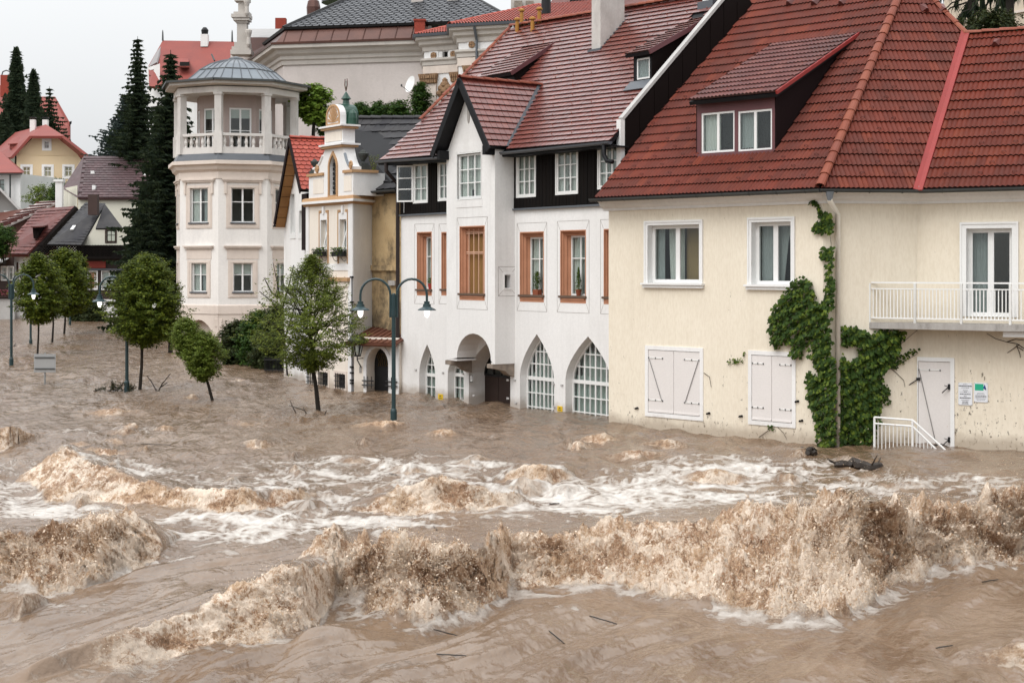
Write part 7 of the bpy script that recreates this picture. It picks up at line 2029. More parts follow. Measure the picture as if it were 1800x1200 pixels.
for _ in range(500): leaf_mb(m, f5.p(R.uniform(f5.u(-20), f5.u(20)), f5.uz(10, 517)[1] + R.uniform(-.1, .35), R.uniform(.05, .4)), Vector((R.gauss(0, 1), -1, R.random())), .12, R.uniform(0, 6), .1)
m.build("blossom", leaf_mat("pink_flower_mix", (.03, .06, .02), (.25, .06, .08), (.45, .15, .18)), fl, kind="stuff")
# low house behind with a striped pale roof
sr = thing("striped_roof_house", "low house with a pale striped sheet roof above the wine red roof", "house", P(50, 440, 127))
a, b, c_, d = P(-40, 412, 124), P(14, 396, 124.5), P(106, 353, 129), P(70, 354, 130)
m = MB(); m.slab([a, b, c_, d], .15); sro = m.build("roof", mat("pale_sheet", (.42, .36, .34), rough=.35), sr)
for k in range(9):
    MB().beam(a.lerp(d, (k + .5) / 9) + Vector((0, 0, .05)), b.lerp(c_, (k + .5) / 9) + Vector((0, 0, .05)), .25, .07).build("roof_batten", M_['tile_wine'], sro)
m = MB(); m.hexa([P(-40, 480, 125.5), P(60, 480, 125.5), P(100, 480, 131), P(-40, 480, 131), P(-40, 408, 125.5), P(20, 398, 125.5), P(100, 358, 131), P(-40, 380, 131)]); m.build("wall", mat("dark_red_boards", (.10, .03, .018), rough=.6), sr)
# house and wall glimpsed at the top right
cr_ = thing("cream_house_top", "cream house glimpsed between dark tree trunks above the red roof", "house", P(1760, 120, 62))
f = Fr(P(1690, 470, 64), P(1840, 470, 60)); MB().prism(f, rect(-1, f.L + 4, 4, f.uz(1760, -60)[1]), -6, 0).build("wall", mat("beige_wall", (.62, .53, .42), rough=.9), cr_)
MB().prism(f, rect(-1, f.L + 4, f.uz(1760, 27)[1] - .05, f.uz(1760, 27)[1] + .05), 0, .08).build("string_course", M_['sand'], cr_)
# ------------------------------------------------------------------ vegetation
M_['leaf_st'] = leaf_mat("street_tree_leaf", (.038, .062, .009), (.078, .110, .013), (.20, .23, .025), .5)
M_['leaf_airy'] = leaf_mat("young_tree_leaf", (.06, .09, .015), (.12, .155, .024), (.22, .26, .04), .5)
M_['leaf_bright'] = leaf_mat("bright_catalpa_leaf", (.10, .17, .022), (.15, .24, .030), (.22, .30, .05), .5)
M_['leaf_shrub'] = leaf_mat("shrub_leaf", (.022, .034, .012), (.038, .052, .016), (.07, .075, .022), .55)
M_['leaf_hedge'] = leaf_mat("hedge_leaf", (.022, .055, .012), (.04, .085, .016), (.08, .13, .02), .55)
M_['needle'] = leaf_mat("dark_spruce_needles", (.009, .018, .010), (.017, .028, .014), (.04, .055, .022), .7)
M_['needle_blue'] = leaf_mat("blue_cedar_needles", (.020, .034, .030), (.034, .050, .044), (.06, .08, .07), .65)
M_['cypress'] = leaf_mat("cypress_foliage", (.016, .030, .017), (.027, .043, .022), (.045, .06, .03), .65)
M_['green_post'] = M_['green_iron']
def crown_mesh(seed, rx, rz, nclump, nleaf, size, spread, shape='egg', gap=0.0, open_=0.0, asp=.6):
    """leaf clumps on short twigs through a crown centred on the origin; returns leaves, twigs"""
    R = random.Random(seed); lv, tw_ = MB(), MB()
    cl = []
    k = 0
    while len(cl) < nclump and k < nclump * 30:
        k += 1
        a, z = R.uniform(0, 2 * math.pi), R.uniform(-1, 1)
        if shape == 'egg': prof = math.sqrt(max(0, 1 - z * z)) * (1 - .22 * z)
        elif shape == 'tri': prof = ((1 - z) / 1.35) ** .75 if z > -.35 else ((z + 1) / .65) ** .55
        if shape == 'tri': prof *= 1.3
        elif shape == 'ball': prof = math.sqrt(max(0, 1 - z * z))
        elif shape == 'bowl': prof = math.sqrt(max(0, 1 - z * z)) * (1.0 if z > -.3 else .9)
        lob = 1 + .15 * math.sin(3 * a + seed + 2 * z) + .14 * math.sin(5 * a + 7 * z + seed) + R.gauss(0, .10)
        r = prof * lob * (R.random() ** (.40 if not open_ else .5))
        if gap and math.sin(a * 2.3 + z * 5 + seed) * math.sin(z * 7 + a * 1.7) > 1 - gap: continue
        cl.append((Vector((rx * r * math.cos(a), rx * r * math.sin(a), rz * z)), r / max(prof, .05)))
    for c, q in cl:
        out = Vector((c.x / rx, c.y / rx, c.z / rz * .6 + .25)).normalized()
        d = (out + Vector((R.gauss(0, .3), R.gauss(0, .3), R.gauss(.1, .25)))).normalized()
        st_ = c - d * spread * 1.6
        if R.random() < .5: tw_.tube([st_, c - d * spread * .5 + Vector((0, 0, .03)), c + d * spread * .8], [.010, .007, .004], 3)
        for _ in range(nleaf):
            t = R.uniform(-1.2, 1.2)
            p = c + d * t * spread + Vector((R.gauss(0, 1), R.gauss(0, 1), R.gauss(0, .55))) * spread * .42
            n = Vector((R.gauss(0, .45), R.gauss(0, .45), 1)) + out * .5
            leaf_mb(lv, p, n, size * R.uniform(.65, 1.3), R.uniform(0, 6.28), .12, asp)
    return lv, tw_
def limbs(mb, R, base, top, crown_c, rx, rz, n, r0):
    for k in range(n):
        a = 2 * math.pi * k / n + R.uniform(-.4, .4); h = R.uniform(.0, .55)
        s_ = base.lerp(top, .25 + .75 * h)
        e = crown_c + Vector((rx * .75 * math.cos(a), rx * .75 * math.sin(a), rz * R.uniform(-.5, .6)))
        m_ = s_.lerp(e, .5) + Vector((0, 0, -.05 * rz + .1 * rx))
        mb.tube([s_, m_, e], [r0 * (1 - .5 * h), r0 * .5, r0 * .14], 5)
def street_tree(name, label, base, crown_px, seed, m, nclump, nleaf, size, spread, shape='egg', Y=None, lean=None, group=None, r0=.055, gap=0, open_=0, nl=9, asp=.6):
    Y = base.y; x0, x1, y0, y1 = crown_px
    c = P((x0 + x1) / 2, (y0 + y1) / 2, Y); rx = (x1 - x0) / 2 * Y / F; rz = (y1 - y0) / 2 * Y / F
    r = thing(name, label, "tree", (base.x, base.y, 0), group)
    R = random.Random(seed); tr = MB()
    fork = P(*(lean or ((x0 + x1) / 2, y1 - (y1 - y0) * .12)), Y)
    tip = c + Vector((0, 0, rz * .55))
    tr.tube([Vector((base.x, base.y, -1.4)), Vector((base.x, base.y, 0)), Vector((base.x, base.y, 0)).lerp(fork, .5) + Vector((.02, 0, 0)), fork, fork.lerp(tip, .5) + Vector((R.gauss(0, .05), 0, 0)), tip], [r0 * 1.05, r0, r0 * .85, r0 * .75, r0 * .4, r0 * .12], 7)
    limbs(tr, R, fork.lerp(tip, -.05), tip, c, rx, rz, nl, r0 * .5)
    to = tr.build("trunk", M_['bark'], r, smooth=True)
    lv, tg = crown_mesh(seed, rx * .94, rz * .96, nclump, nleaf, size, spread, shape, gap, open_, asp)
    for b in (lv, tg): b.v = [tuple(Vector(v) + c) for v in b.v]
    co = lv.build("crown", m, r, kind="stuff"); tg.build("twigs", M_['bark'], r, kind="stuff")
    return r
def WB(px, py): return WP(px, py)
G1 = "round street trees standing in the flood"
street_tree("street_tree", "dense round street tree farthest left, just behind the grey sign", WB(66, 622), (24, 112, 450, 566), 1, M_['leaf_st'], 700, 32, .115, .18, group=G1, r0=.05)
street_tree("street_tree", "dark round street tree behind the farthest-left one, before the lattice balcony", WB(92, 601), (74, 152, 441, 552), 2, M_['leaf_st'], 600, 30, .14, .21, group=G1, lean=(94, 545), r0=.06)
street_tree("street_tree", "street tree half hidden at the back of the left row, nearest the timber house", WB(113, 586), (92, 166, 446, 548), 3, M_['leaf_st'], 500, 28, .16, .23, group=G1, lean=(115, 540), r0=.07)
street_tree("street_tree", "large dense round street tree beside a lamp post, left of the tower", WB(246, 686), (194, 322, 449, 606), 4, M_['leaf_st'], 1300, 36, .082, .14, group=G1, lean=(250, 600), r0=.06, gap=.06)
ft = street_tree("street_tree", "airy young tree leaning a little in the flood before the peach house", WB(560, 724), (462, 634, 450, 652), 5, M_['leaf_airy'], 1350, 24, .064, .12, shape='tri', lean=(549, 640), r0=.07, open_=1, gap=.32, nl=18)
# leaning small tree with two clumps
lt = thing("leaning_tree", "small bright green tree leaning left out of the flood, before the tower", "tree", WB(373, 702))
b = WB(373, 702); Yt = b.y
m = MB(); m.tube([b + Vector((.05, 0, -1.2)), b, P(366, 675, Yt), P(358, 655, Yt), P(350, 630, Yt), P(330, 590, Yt)], [.055, .05, .045, .04, .03, .01], 7); m.tube([P(356, 650, Yt), P(362, 630, Yt), P(366, 605, Yt)], [.03, .02, .008], 5); m.build("trunk", M_['bark'], lt, smooth=True)
M_['leaf_fresh'] = leaf_mat("fresh_green_leaf", (.07, .11, .016), (.12, .165, .024), (.19, .23, .04), .5)
for k, (x0, x1, y0, y1, n) in enumerate(((303, 352, 564, 628, 260), (326, 390, 586, 664, 420))):
    c = P((x0 + x1) / 2, (y0 + y1) / 2, Yt + (.2 if k == 0 else 0)); lv, tg = crown_mesh(20 + k, (x1 - x0) / 2 * Yt / F, (y1 - y0) / 2 * Yt / F, int(n * 1.4), 28, .07, .11, 'ball')
    lv.v = [tuple(Vector(v) + c) for v in lv.v]; lv.build("crown", M_['leaf_fresh'], lt, kind="stuff")
# thin sapling left of the young tree
sp_ = thing("sapling", "sparse sapling with a few long leafy shoots left of the airy young tree", "tree", P(497, 650, 58))
m = MB(); lv = MB(); R = random.Random(31)
for pts in ([(505, 660), (500, 600), (496, 540), (488, 500), (480, 462)], [(497, 560), (478, 530), (456, 512)], [(496, 545), (508, 500), (516, 466)], [(498, 590), (480, 570), (462, 560)], [(494, 525), (478, 515), (464, 488)], [(499, 600), (512, 560), (520, 530)]):
    q = [P(x, y, 55 + R.uniform(-.3, .3)) for x, y in pts]; m.tube(q, [.035 * (1 - .85 * i / len(q)) for i in range(len(q))], 5)
    for i in range(len(q) - 1):
        for _ in range(46):
            p = q[i].lerp(q[i + 1], R.random()) + Vector((R.gauss(0, .13), R.gauss(0, .13), R.gauss(0, .10))); leaf_mb(lv, p, Vector((R.gauss(0, .6), R.gauss(0, .6), 1)), R.uniform(.07, .14), R.uniform(0, 6), .1, .5)
m.build("stems", M_['bark'], sp_); lv.build("leaves", M_['leaf_airy'], sp_, kind="stuff")
def shrub(name, label, c, rx, rz, seed, m, n, nl, size, spread, shape='ball', group=None, ry=1.0, cat="shrub"):
    r = thing(name, label, cat, (c.x, c.y, c.z - rz), group)
    lv, tg = crown_mesh(seed, rx, rz, n, nl, size, spread, shape)
    sc_ = lambda v: Vector((v[0], v[1] * ry, v[2])) + c
    lv.v = [tuple(sc_(v)) for v in lv.v]; tg.v = [tuple(sc_(v)) for v in tg.v]
    tr = MB(); R = random.Random(seed)
    for k in range(6): tr.tube([c + Vector((R.uniform(-.3, .3) * rx, 0, -rz - .8)), c + Vector((R.uniform(-.4, .4) * rx, 0, -rz * .2)), c + Vector((R.uniform(-.7, .7) * rx, 0, rz * .5))], [.04, .03, .01], 5)
    tr.v += []; tr.build("stems", M_['bark'], r)
    lv.build("foliage", m, r, kind="stuff"); return r
def PS(x0, x1, y0, y1, Y): return P((x0 + x1) / 2, (y0 + y1) / 2, Y), (x1 - x0) / 2 * Y / F, (y1 - y0) / 2 * Y / F
for k, (bx, Y, lb, n) in enumerate((((388, 446, 570, 660), 64, "dark spreading shrub at the tower's foot, left of its neighbours", 260), ((425, 486, 552, 662), 63, "tallest dark shrub at the tower's foot, in the middle", 320), ((462, 512, 545, 650), 62, "dark shrub at the tower's foot against the white gabled house", 260), ((448, 500, 590, 664), 61, "low brownish shrub in front of the other shrubs by the iron fence", 200))):
    c, rx, rz = PS(*bx, Y); shrub("shrub", lb, c, rx, rz, 40 + k, M_['leaf_shrub'] if k != 1 else M_['leaf_hedge'], n * 2, 28, .13, .19, 'ball', "dark shrubs at the tower's foot")
fe = thing("iron_fence", "short dark iron fence half under water beside the white gabled house", "fence", P(482, 655, 58.5))
for k in range(14): MB().bar(P(466 + k * 2.6, 662, 58.5), P(466 + k * 2.6, 628, 58.5), .018, 4).build("fence_bar", M_['black_iron'], fe)
for y in (632, 650): MB().beam(P(464, y, 58.5), P(502, y, 58.2), .03, .05).build("fence_rail", M_['black_iron'], fe)
for k, (bx, Y, lb) in enumerate((((126, 150, 538, 568), 114.5, "low clipped hedge clump by the far white wall, left half"), ((146, 180, 536, 568), 114, "low clipped hedge clump by the far white wall, right half"))):
    c, rx, rz = PS(*bx, Y); shrub("hedge_clump", lb, c, rx, rz, 50 + k, M_['leaf_shrub'], 300, 26, .2, .24, 'ball', cat="hedge")
for k, (bx, Y, lb, mm) in enumerate((((-20, 28, 398, 446), 116, "leafy green bush at the left edge beside the wine red roof", 'leaf_hedge'), ((88, 122, 318, 362), 133, "green bush between the yellow hillside house and the plum roof", 'leaf_hedge'), ((45, 100, 328, 364), 136, "yellowish bush below the yellow hillside house", 'leaf_fresh'), ((285, 316, 558, 596), 72, "small reddish green bush just left of the tower's foot", 'leaf_fresh'))):
    c, rx, rz = PS(*bx, Y); shrub("bush", lb, c, rx, rz, 60 + k, M_[mm], 170, 22, .18 if Y > 80 else .1, .26 if Y > 80 else .15)
# round terrace tree
tt = thing("globe_tree", "small globe-shaped tree with bright yellow-green leaves on the terrace", "tree", P(551, 270, 84))
m = MB(); m.tube([P(550, 275, 84), P(551, 230, 84), P(553, 195, 84)], [.12, .10, .06], 7); tt_b = m; R = random.Random(3)
limbs(m, R, P(551, 225, 84), P(553, 190, 84), P(552, 182, 84), .8, .7, 8, .05); m.build("trunk", M_['bark'], tt, smooth=True)
lv, tg = crown_mesh(71, 31 * 84 / F, 30 * 84 / F, 240, 12, .26, .20, 'ball', asp=.85); lv.v = [tuple(Vector(v) + P(552, 183, 84)) for v in lv.v]; lv.build("crown", M_['leaf_bright'], tt, kind="stuff")
for k, (bx, Y, lb) in enumerate((((612, 650, 186, 212), 89, "low green hedge on the church terrace, left part"), ((645, 685, 184, 212), 89, "low green hedge on the church terrace, middle part"), ((678, 722, 182, 212), 89, "low green hedge on the church terrace, right part"), ((722, 756, 150, 212), 90.5, "tall dark green climber mound below the satellite dish"), ((560, 585, 205, 236), 85.5, "small dark bush behind the globe tree on the terrace"))):
    c, rx, rz = PS(*bx, Y); shrub("hedge_clump", lb, c, rx, rz, 80 + k, M_['leaf_hedge'], 200, 22, .16, .2, 'ball', cat="hedge")
# little weed on the roof beside the urn
wd_ = thing("roof_weed", "small weed sprouting from the slate roof beside the large urn", "plant", P(658, 310, 50.3)); lv = MB(); R = random.Random(6)
for _ in range(180):
    t = R.random(); a = R.uniform(-.5, .5); leaf_mb(lv, P(657 + a * 22 * t, 308 - 36 * t, 50.4 + R.uniform(-.1, .1)), Vector((R.gauss(0, 1), -1, R.random())), .06, R.uniform(0, 6), .1, .35)
lv.build("leaves", M_['leaf_airy'], wd_); m = MB()
for a in (-.4, -.15, .1, .35): m.tube([P(657, 310, 50.4), P(657 + a * 22, 275, 50.4)], .01, 3)
m.build("stems", M_['twig'], wd_)
# conifers
def conifer(name, label, apex, base_py, rad, seed, m, nw, style='spruce', size=.3, group=None, dens=1.0, r0=.2):
    Y = apex.y; H = apex.z - P(0, base_py, Y).z; b = Vector((apex.x, Y, apex.z - H)); R = random.Random(seed)
    r = thing(name, label, "tree", b, group); tr, lv = MB(), MB()
    tr.tube([b - Vector((0, 0, 1.5)), b + Vector((0, 0, H * .5)), apex], [r0, r0 * .6, .02], 7)
    for i in range(nw):
        k = (i + .5) / nw                                            # 0 at the tip
        z = apex.z - H * (.01 + .97 * k ** .95)
        L = rad * min(1, 1.35 * k ** .85) * R.uniform(.62, 1.18) + .12
        nb = int((5 + 6 * k) * dens) + 2
        for j in range(nb):
            a = 2 * math.pi * (j + R.random() * .7) / nb + i * 1.1; d = Vector((math.cos(a), math.sin(a), 0)); l = L * R.uniform(.7, 1.12)
            droop = {'spruce': -.28, 'column': .55, 'cedar': -.02}[style]
            s_ = Vector((apex.x, Y, z)); e = s_ + d * l + Vector((0, 0, droop * l + (.14 * l if style == 'spruce' else 0)))
            mid = s_.lerp(e, .55) + Vector((0, 0, -.08 * l))
            if l > .8 and R.random() < .6: tr.tube([s_, mid, e], [.03 + .01 * l, .02, .006], 3)
            nn = max(3, int(l / size * 2.6))
            for q in range(nn):
                t = (q + R.random()) / nn; p = s_.lerp(mid, t / .55) if t < .55 else mid.lerp(e, (t - .55) / .45)
                w_ = size * (1.25 - .55 * t)
                sd = d.cross(Vector((0, 0, 1)))
                for s2 in (-1, 1):
                    tip = p + sd * s2 * w_ * R.uniform(.5, 1.1) + d * w_ * R.uniform(.2, .8) + Vector((0, 0, -w_ * R.uniform(.0, .55 if style == 'spruce' else .2)))
                    h_ = Vector((R.gauss(0, .3), R.gauss(0, .3), 1)).normalized() * w_ * .22
                    lv.add([p + h_, p - h_ * .8, tip], [(0, 1, 2)])
                if R.random() < .7:
                    h_ = d * w_ * .5; lv.add([p - h_, p + h_, p + Vector((R.gauss(0, .1), R.gauss(0, .1), -w_ * R.uniform(.5, 1.1) if style != 'column' else w_))], [(0, 1, 2)])
    tr.build("trunk", M_['bark'], r); lv.build("crown", m, r, kind="stuff"); return r
GC = "dark conifers left of the tower"
conifer("conifer", "tall dark spruce nearest the tower, its top before the red hipped roof", P(300, 88, 98), 590, 3.9, 1, M_['needle'], 66, size=.42, group=GC, r0=.3)
conifer("conifer", "broad dark spruce standing left of the tower's neighbour, low branches over the plum roof", P(258, 315, 100), 590, 2.4, 11, M_['needle'], 54, size=.46, group=GC, r0=.3)
conifer("conifer", "tall pointed spruce with spaced whorls behind the blue cedar", P(242, 64, 134), 330, 2.6, 2, M_['needle'], 38, size=.42, group=GC, dens=.9)
conifer("conifer", "bluish drooping cedar on the skyline, spreading to the left", P(220, 168, 142), 330, 3.9, 3, M_['needle_blue'], 40, 'cedar', size=.44, group=GC)
conifer("conifer", "dark green spruce between the cedar and the tower", P(283, 180, 112), 480, 2.2, 4, M_['needle'], 48, size=.46, group=GC)
conifer("columnar_conifer", "taller of the two columnar dark conifers on the far hill", P(29, 88, 166), 270, 1.5, 5, M_['cypress'], 46, 'column', size=.6, group="columnar conifers on the far hill", dens=1.2)
conifer("columnar_conifer", "shorter of the two columnar dark conifers on the far hill", P(59, 127, 164), 270, 1.2, 6, M_['cypress'], 38, 'column', size=.56, group="columnar conifers on the far hill", dens=1.2)
conifer("columnar_conifer", "low dark conifer at the left foot of the columnar pair", P(8, 200, 163), 280, 1.6, 16, M_['cypress'], 24, 'column', size=.5, group="columnar conifers on the far hill")
conifer("small_spruce", "thin small spruce with bare whorls before the far red roof", P(87, 152, 160), 250, 1.9, 7, M_['needle'], 15, size=.34, dens=.75, r0=.12)
# trees above the red roof at the top right
for k, (px, lb, top, w_) in enumerate(((1708, "dark straight spruce trunk with drooping branches above the red roof ridge", -330, 2.6), (1775, "dark drooping spruce at the top right corner", -300, 3.0))):
    Y = 54 - k * 2; r = thing("dark_spruce", lb, "tree", P(px, 140, Y), "dark spruces above the red roof"); m = MB(); m.tube([P(px, 260, Y), P(px, 30, Y), P(px + 2, top, Y)], [.17, .15, .05], 8); R = random.Random(90 + k); lv = MB()
    for i in range(46):
        z = P(0, 50 - 350 * R.random() ** 1.3, Y).z; a = R.uniform(0, 6.28); l = R.uniform(.7, 1) * w_; d = Vector((math.cos(a), math.sin(a), 0)); s_ = Vector((P(px, 0, Y).x, Y, z)); e = s_ + d * l * .7 + Vector((0, 0, -.45 * l)); mid = s_.lerp(e, .5) + Vector((0, 0, .12 * l))
        m.tube([s_, mid, e], [.035, .025, .008], 4)
        for q in range(30):
            t = R.random(); p = s_.lerp(mid, t * 2) if t < .5 else mid.lerp(e, t * 2 - 1); h_ = d.cross(Vector((0, 0, 1))) * R.uniform(.03, .09); lv.add([p + h_, p - h_, p + Vector((R.gauss(0, .08), R.gauss(0, .08), -R.uniform(.2, .6)))], [(0, 1, 2)])
    m.build("trunk", M_['bark'], r); lv.build("crown", M_['needle'], r, kind="stuff")
c, rx, rz = PS(1705, 1790, 24, 62, 51); shrub("bush", "dark leafy bush behind the red roof ridge at the top right", c, rx, rz, 99, M_['leaf_shrub'], 160, 20, .12, .18)

# ------------------------------------------------------------------ lamps
def bulb_mat():
    t = NT("lit_lamp_glass"); t.fin((.9, .9, .88), .3, .5); t.b.inputs["Emission Color"].default_value = (1, .97, .9, 1); t.b.inputs["Emission Strength"].default_value = 1.6; return t.mat
M_['bulb'] = bulb_mat()
M_['lamp_shade'] = mat("teal_enamel_shade", (.022, .050, .058), rough=.35, spec=.5)
def make_lamp():
    r = thing("street_lamp", "x", "street lamp", (0, 0, 0), "double-arm street lamps in the flood")
    MB().lathe([(.085, -1.6), (.085, .26), (.075, .30), (.06, .33)], (0, 0, 0), 12).build("base_sleeve", M_['green_iron'], r)
    MB().lathe([(.055, .30), (.052, 3.30), (.03, 3.33)], (0, 0, 0), 12).build("pole", M_['green_iron'], r)
    MB().lathe([(.072, 2.72), (.072, 3.28)], (0, 0, 0), 12).build("pole_collar", M_['green_iron'], r)
    for s in (-1, 1):
        pts = [Vector((s * .085, 0, 2.70)), Vector((s * .085, 0, 3.25))] + [Vector((s * (.475 - .39 * math.cos(t)), 0, 3.28 + .42 * math.sin(t))) for t in [math.pi * k / 12 for k in range(13)]] + [Vector((s * .865, 0, 3.12))]
        MB().tube(pts, .032, 8).build("arm", M_['green_iron'], r)
        c = Vector((s * .865, 0, 2.95))
        h = MB().lathe([(.045, .17), (.075, .165), (.075, .10), (.10, .09), (.11, .02)], c, 12).build("lamp_head", M_['green_iron'], r)
        MB().lathe([(.10, .03), (.15, .0), (.235, -.045), (.24, -.065), (.10, -.03)], c, 18).build("shade", M_['lamp_shade'], h)
        MB().lathe([(.05, -.02), (.075, -.08), (.072, -.16), (.045, -.23), (.01, -.26)], c, 12).build("bulb", M_['bulb'], h)
    return r
lamp0 = make_lamp()
for k, (px, py, lb, rz) in enumerate(((692, 740, "dark green double-arm street lamp nearest the camera, before the white house", 0), (20, 642, "double-arm street lamp at the left edge of the view", .25), (223, 686, "double-arm street lamp beside the large round tree left of the tower", .1), (54, 607, "street lamp with its pole just behind the farthest-left tree", .3), (123, 571, "most distant street lamp, its pole among the back trees", .3))):
    o = lamp0 if k == 0 else copy_tree(lamp0)
    b = WP(px, py); o.location = b; o.rotation_euler.z = rz; o["label"] = lb
# sign seen from behind
sb_ = WP(79, 676); sg_ = thing("traffic_sign", "grey back of a rectangular traffic sign on a thin post in the flood", "sign", sb_)
MB().bar(sb_ + Vector((0, 0, -1.4)), P(79, 620, sb_.y), .03, 8).build("post", mat("galvanised_post", (.30, .31, .31), rough=.45, metal=.4), sg_)
a, b = P(60, 654, sb_.y - .05), P(98, 622, sb_.y - .05); m = MB(); m.hexa([Vector((x, y, z)) for z in (a.z, b.z) for x, y in ((a.x, a.y - .015), (b.x, a.y - .015), (b.x, a.y + .015), (a.x, a.y + .015))]); m.build("panel", mat("bare_grey_sign_back", (.33, .335, .335), rough=.5, vary=.06), sg_)
m = MB(); 
for z in (a.z + .12, b.z - .12): MB().fbox(Fr((a.x, a.y), (b.x, b.y)), .03, b.x - a.x - .03, z - .02, z + .02, .0, .04).build("clamp_rail", M_['gutter'], sg_)
# ------------------------------------------------------------------ the flood
_rs = np.random.RandomState(3)
_perm = np.concatenate([_rs.permutation(256)] * 2)
_ang = _rs.uniform(0, 2 * np.pi, 256); _gx, _gy = np.cos(_ang), np.sin(_ang)
def perlin(x, y, s=0):
    xi = np.floor(x).astype(np.int64); yi = np.floor(y).astype(np.int64); xf = x - xi; yf = y - yi
    u = xf * xf * xf * (xf * (xf * 6 - 15) + 10); v = yf * yf * yf * (yf * (yf * 6 - 15) + 10)
    def g(i, j):
        h = _perm[(_perm[(xi + i + s * 37) & 255] + yi + j) & 255]
        return _gx[h] * (xf - i) + _gy[h] * (yf - j)
    a = g(0, 0) * (1 - u) + g(1, 0) * u; b = g(0, 1) * (1 - u) + g(1, 1) * u
    return (a * (1 - v) + b * v) * 1.5
def sst(x, a, b): t = np.clip((x - a) / (b - a), 0, 1); return t * t * (3 - 2 * t)
BREAK = []
def breaker(pts, wb, amp, churn=1.0, tr=.10, hmin=0.0):
    q = []
    for px, py, H, pf in pts:
        yc = (CZ - H) * F / (py - HY); yf = (CZ + .08) * F / (pf - HY)
        q.append(((px - CX) * yc / F, yc, H, max(.45 if H > .25 else .25, yc - yf)))
    q.sort(); a = np.array(q).T
    BREAK.append((a, wb, amp, churn, tr, hmin))
breaker([(530, 1000, .05, 1035), (575, 977, .30, 1040), (640, 960, .50, 1050), (760, 963, .55, 1072), (850, 958, .50, 1045), (900, 945, .36, 1002), (960, 940, .38, 1008), (1060, 923, .38, 1015), (1160, 919, .35, 1045), (1280, 911, .42, 1072), (1400, 893, .62, 1066),
         (1480, 868, 1.02, 1050), (1535, 874, .95, 1010), (1600, 908, .55, 985), (1680, 895, .58, 968), (1740, 873, .70, 962), (1800, 865, .72, 955), (2000, 865, .6, 950), (2300, 865, .3, 930)], 1.5, .30, 1, .16)
breaker([(-300, 1185, .02, 1190), (-40, 1178, .05, 1188), (60, 1160, .13, 1178), (150, 1126, .2, 1155), (280, 1092, .26, 1130), (400, 1052, .33, 1112), (480, 1008, .50, 1122), (535, 985, .58, 1108), (575, 985, .40, 1060), (615, 1000, .06, 1040)], 2.6, .17, .95, .10, .17)
breaker([(-600, 940, .3, 1000), (-80, 935, .5, 1010), (0, 930, .5, 1000), (60, 925, .55, 1022), (130, 915, .56, 1032), (200, 903, .60, 1020), (245, 912, .48, 990), (292, 955, .08, 980)], 1.2, .24, 1, .16)
breaker([(-200, 770, .1, 780), (-30, 760, .3, 776), (20, 748, .42, 778), (62, 765, .08, 778)], .9, .12, .5, .05)
breaker([(40, 825, .08, 850), (105, 797, .34, 852), (160, 806, .36, 880), (230, 848, .27, 890), (330, 858, .24, 893), (430, 864, .26, 890), (520, 860, .18, 876), (565, 864, .03, 872)], 1.3, .22, .72, .1)
breaker([(610, 890, .05, 905), (680, 868, .22, 906), (760, 852, .32, 906), (840, 848, .34, 896), (890, 864, .2, 886), (925, 872, .03, 880)], 1.1, .22, .75, .1)
breaker([(865, 835, .03, 840), (920, 820, .25, 838), (960, 816, .32, 840), (1010, 830, .04, 836)], .9, .10, .7, .05)
breaker([(890, 848, .03, 862), (930, 838, .26, 868), (970, 852, .04, 862)], .7, .08, .4, .05)
breaker([(1040, 797, .02, 800), (1120, 790, .16, 803), (1190, 797, .02, 802)], .8, .06, .6, .03)
breaker([(1180, 840, .03, 850), (1260, 825, .24, 846), (1330, 840, .03, 848)], .8, .07, .7, .04)
breaker([(1670, 1165, .02, 1170), (1740, 1146, .12, 1162), (1800, 1138, .17, 1164), (2000, 1130, .2, 1165), (2300, 1130, .05, 1150)], 1.0, .08, .45, .08)
breaker([(600, 746, .01, 748), (645, 742, .09, 750), (690, 739, .17, 753), (722, 747, .01, 750)], .35, .06, .9, .02)
breaker([(120, 724, .02, 728), (200, 716, .18, 727), (270, 724, .02, 727)], .9, .05, .5, .03)
breaker([(0, 1062, .03, 1078), (45, 1048, .24, 1080), (85, 1064, .02, 1078)], .6, .06, .4, .05)
breaker([(520, 722, .01, 724), (560, 720, .07, 728), (590, 724, .01, 727)], .3, .04, .6, .02)
breaker([(1480, 885, .02, 900), (1540, 850, .1, 860), (1620, 845, .1, 856), (1700, 846, .02, 852)], .6, .05, .4, .03)
RS2 = np.random.RandomState(12)
for _ in range(110):                                                  # small chop further out
    px, py = RS2.uniform(-100, 1700), 730 + 150 * RS2.rand() if RS2.rand() < .72 else RS2.uniform(640, 740)
    if px > 1000 and py < 790 and py < 735 + (px - 1000) * .1: continue
    if px > 640 and py < 750: continue
    w, H = RS2.uniform(15, 60), RS2.uniform(.05, .19)
    breaker([(px - w, py + 4, .005, py + 6), (px, py - RS2.uniform(2, 5), H, py + 7), (px + w * RS2.uniform(.6, 1.2), py + 4, .005, py + 6)], .6, .05, RS2.uniform(.2, .8), .03)
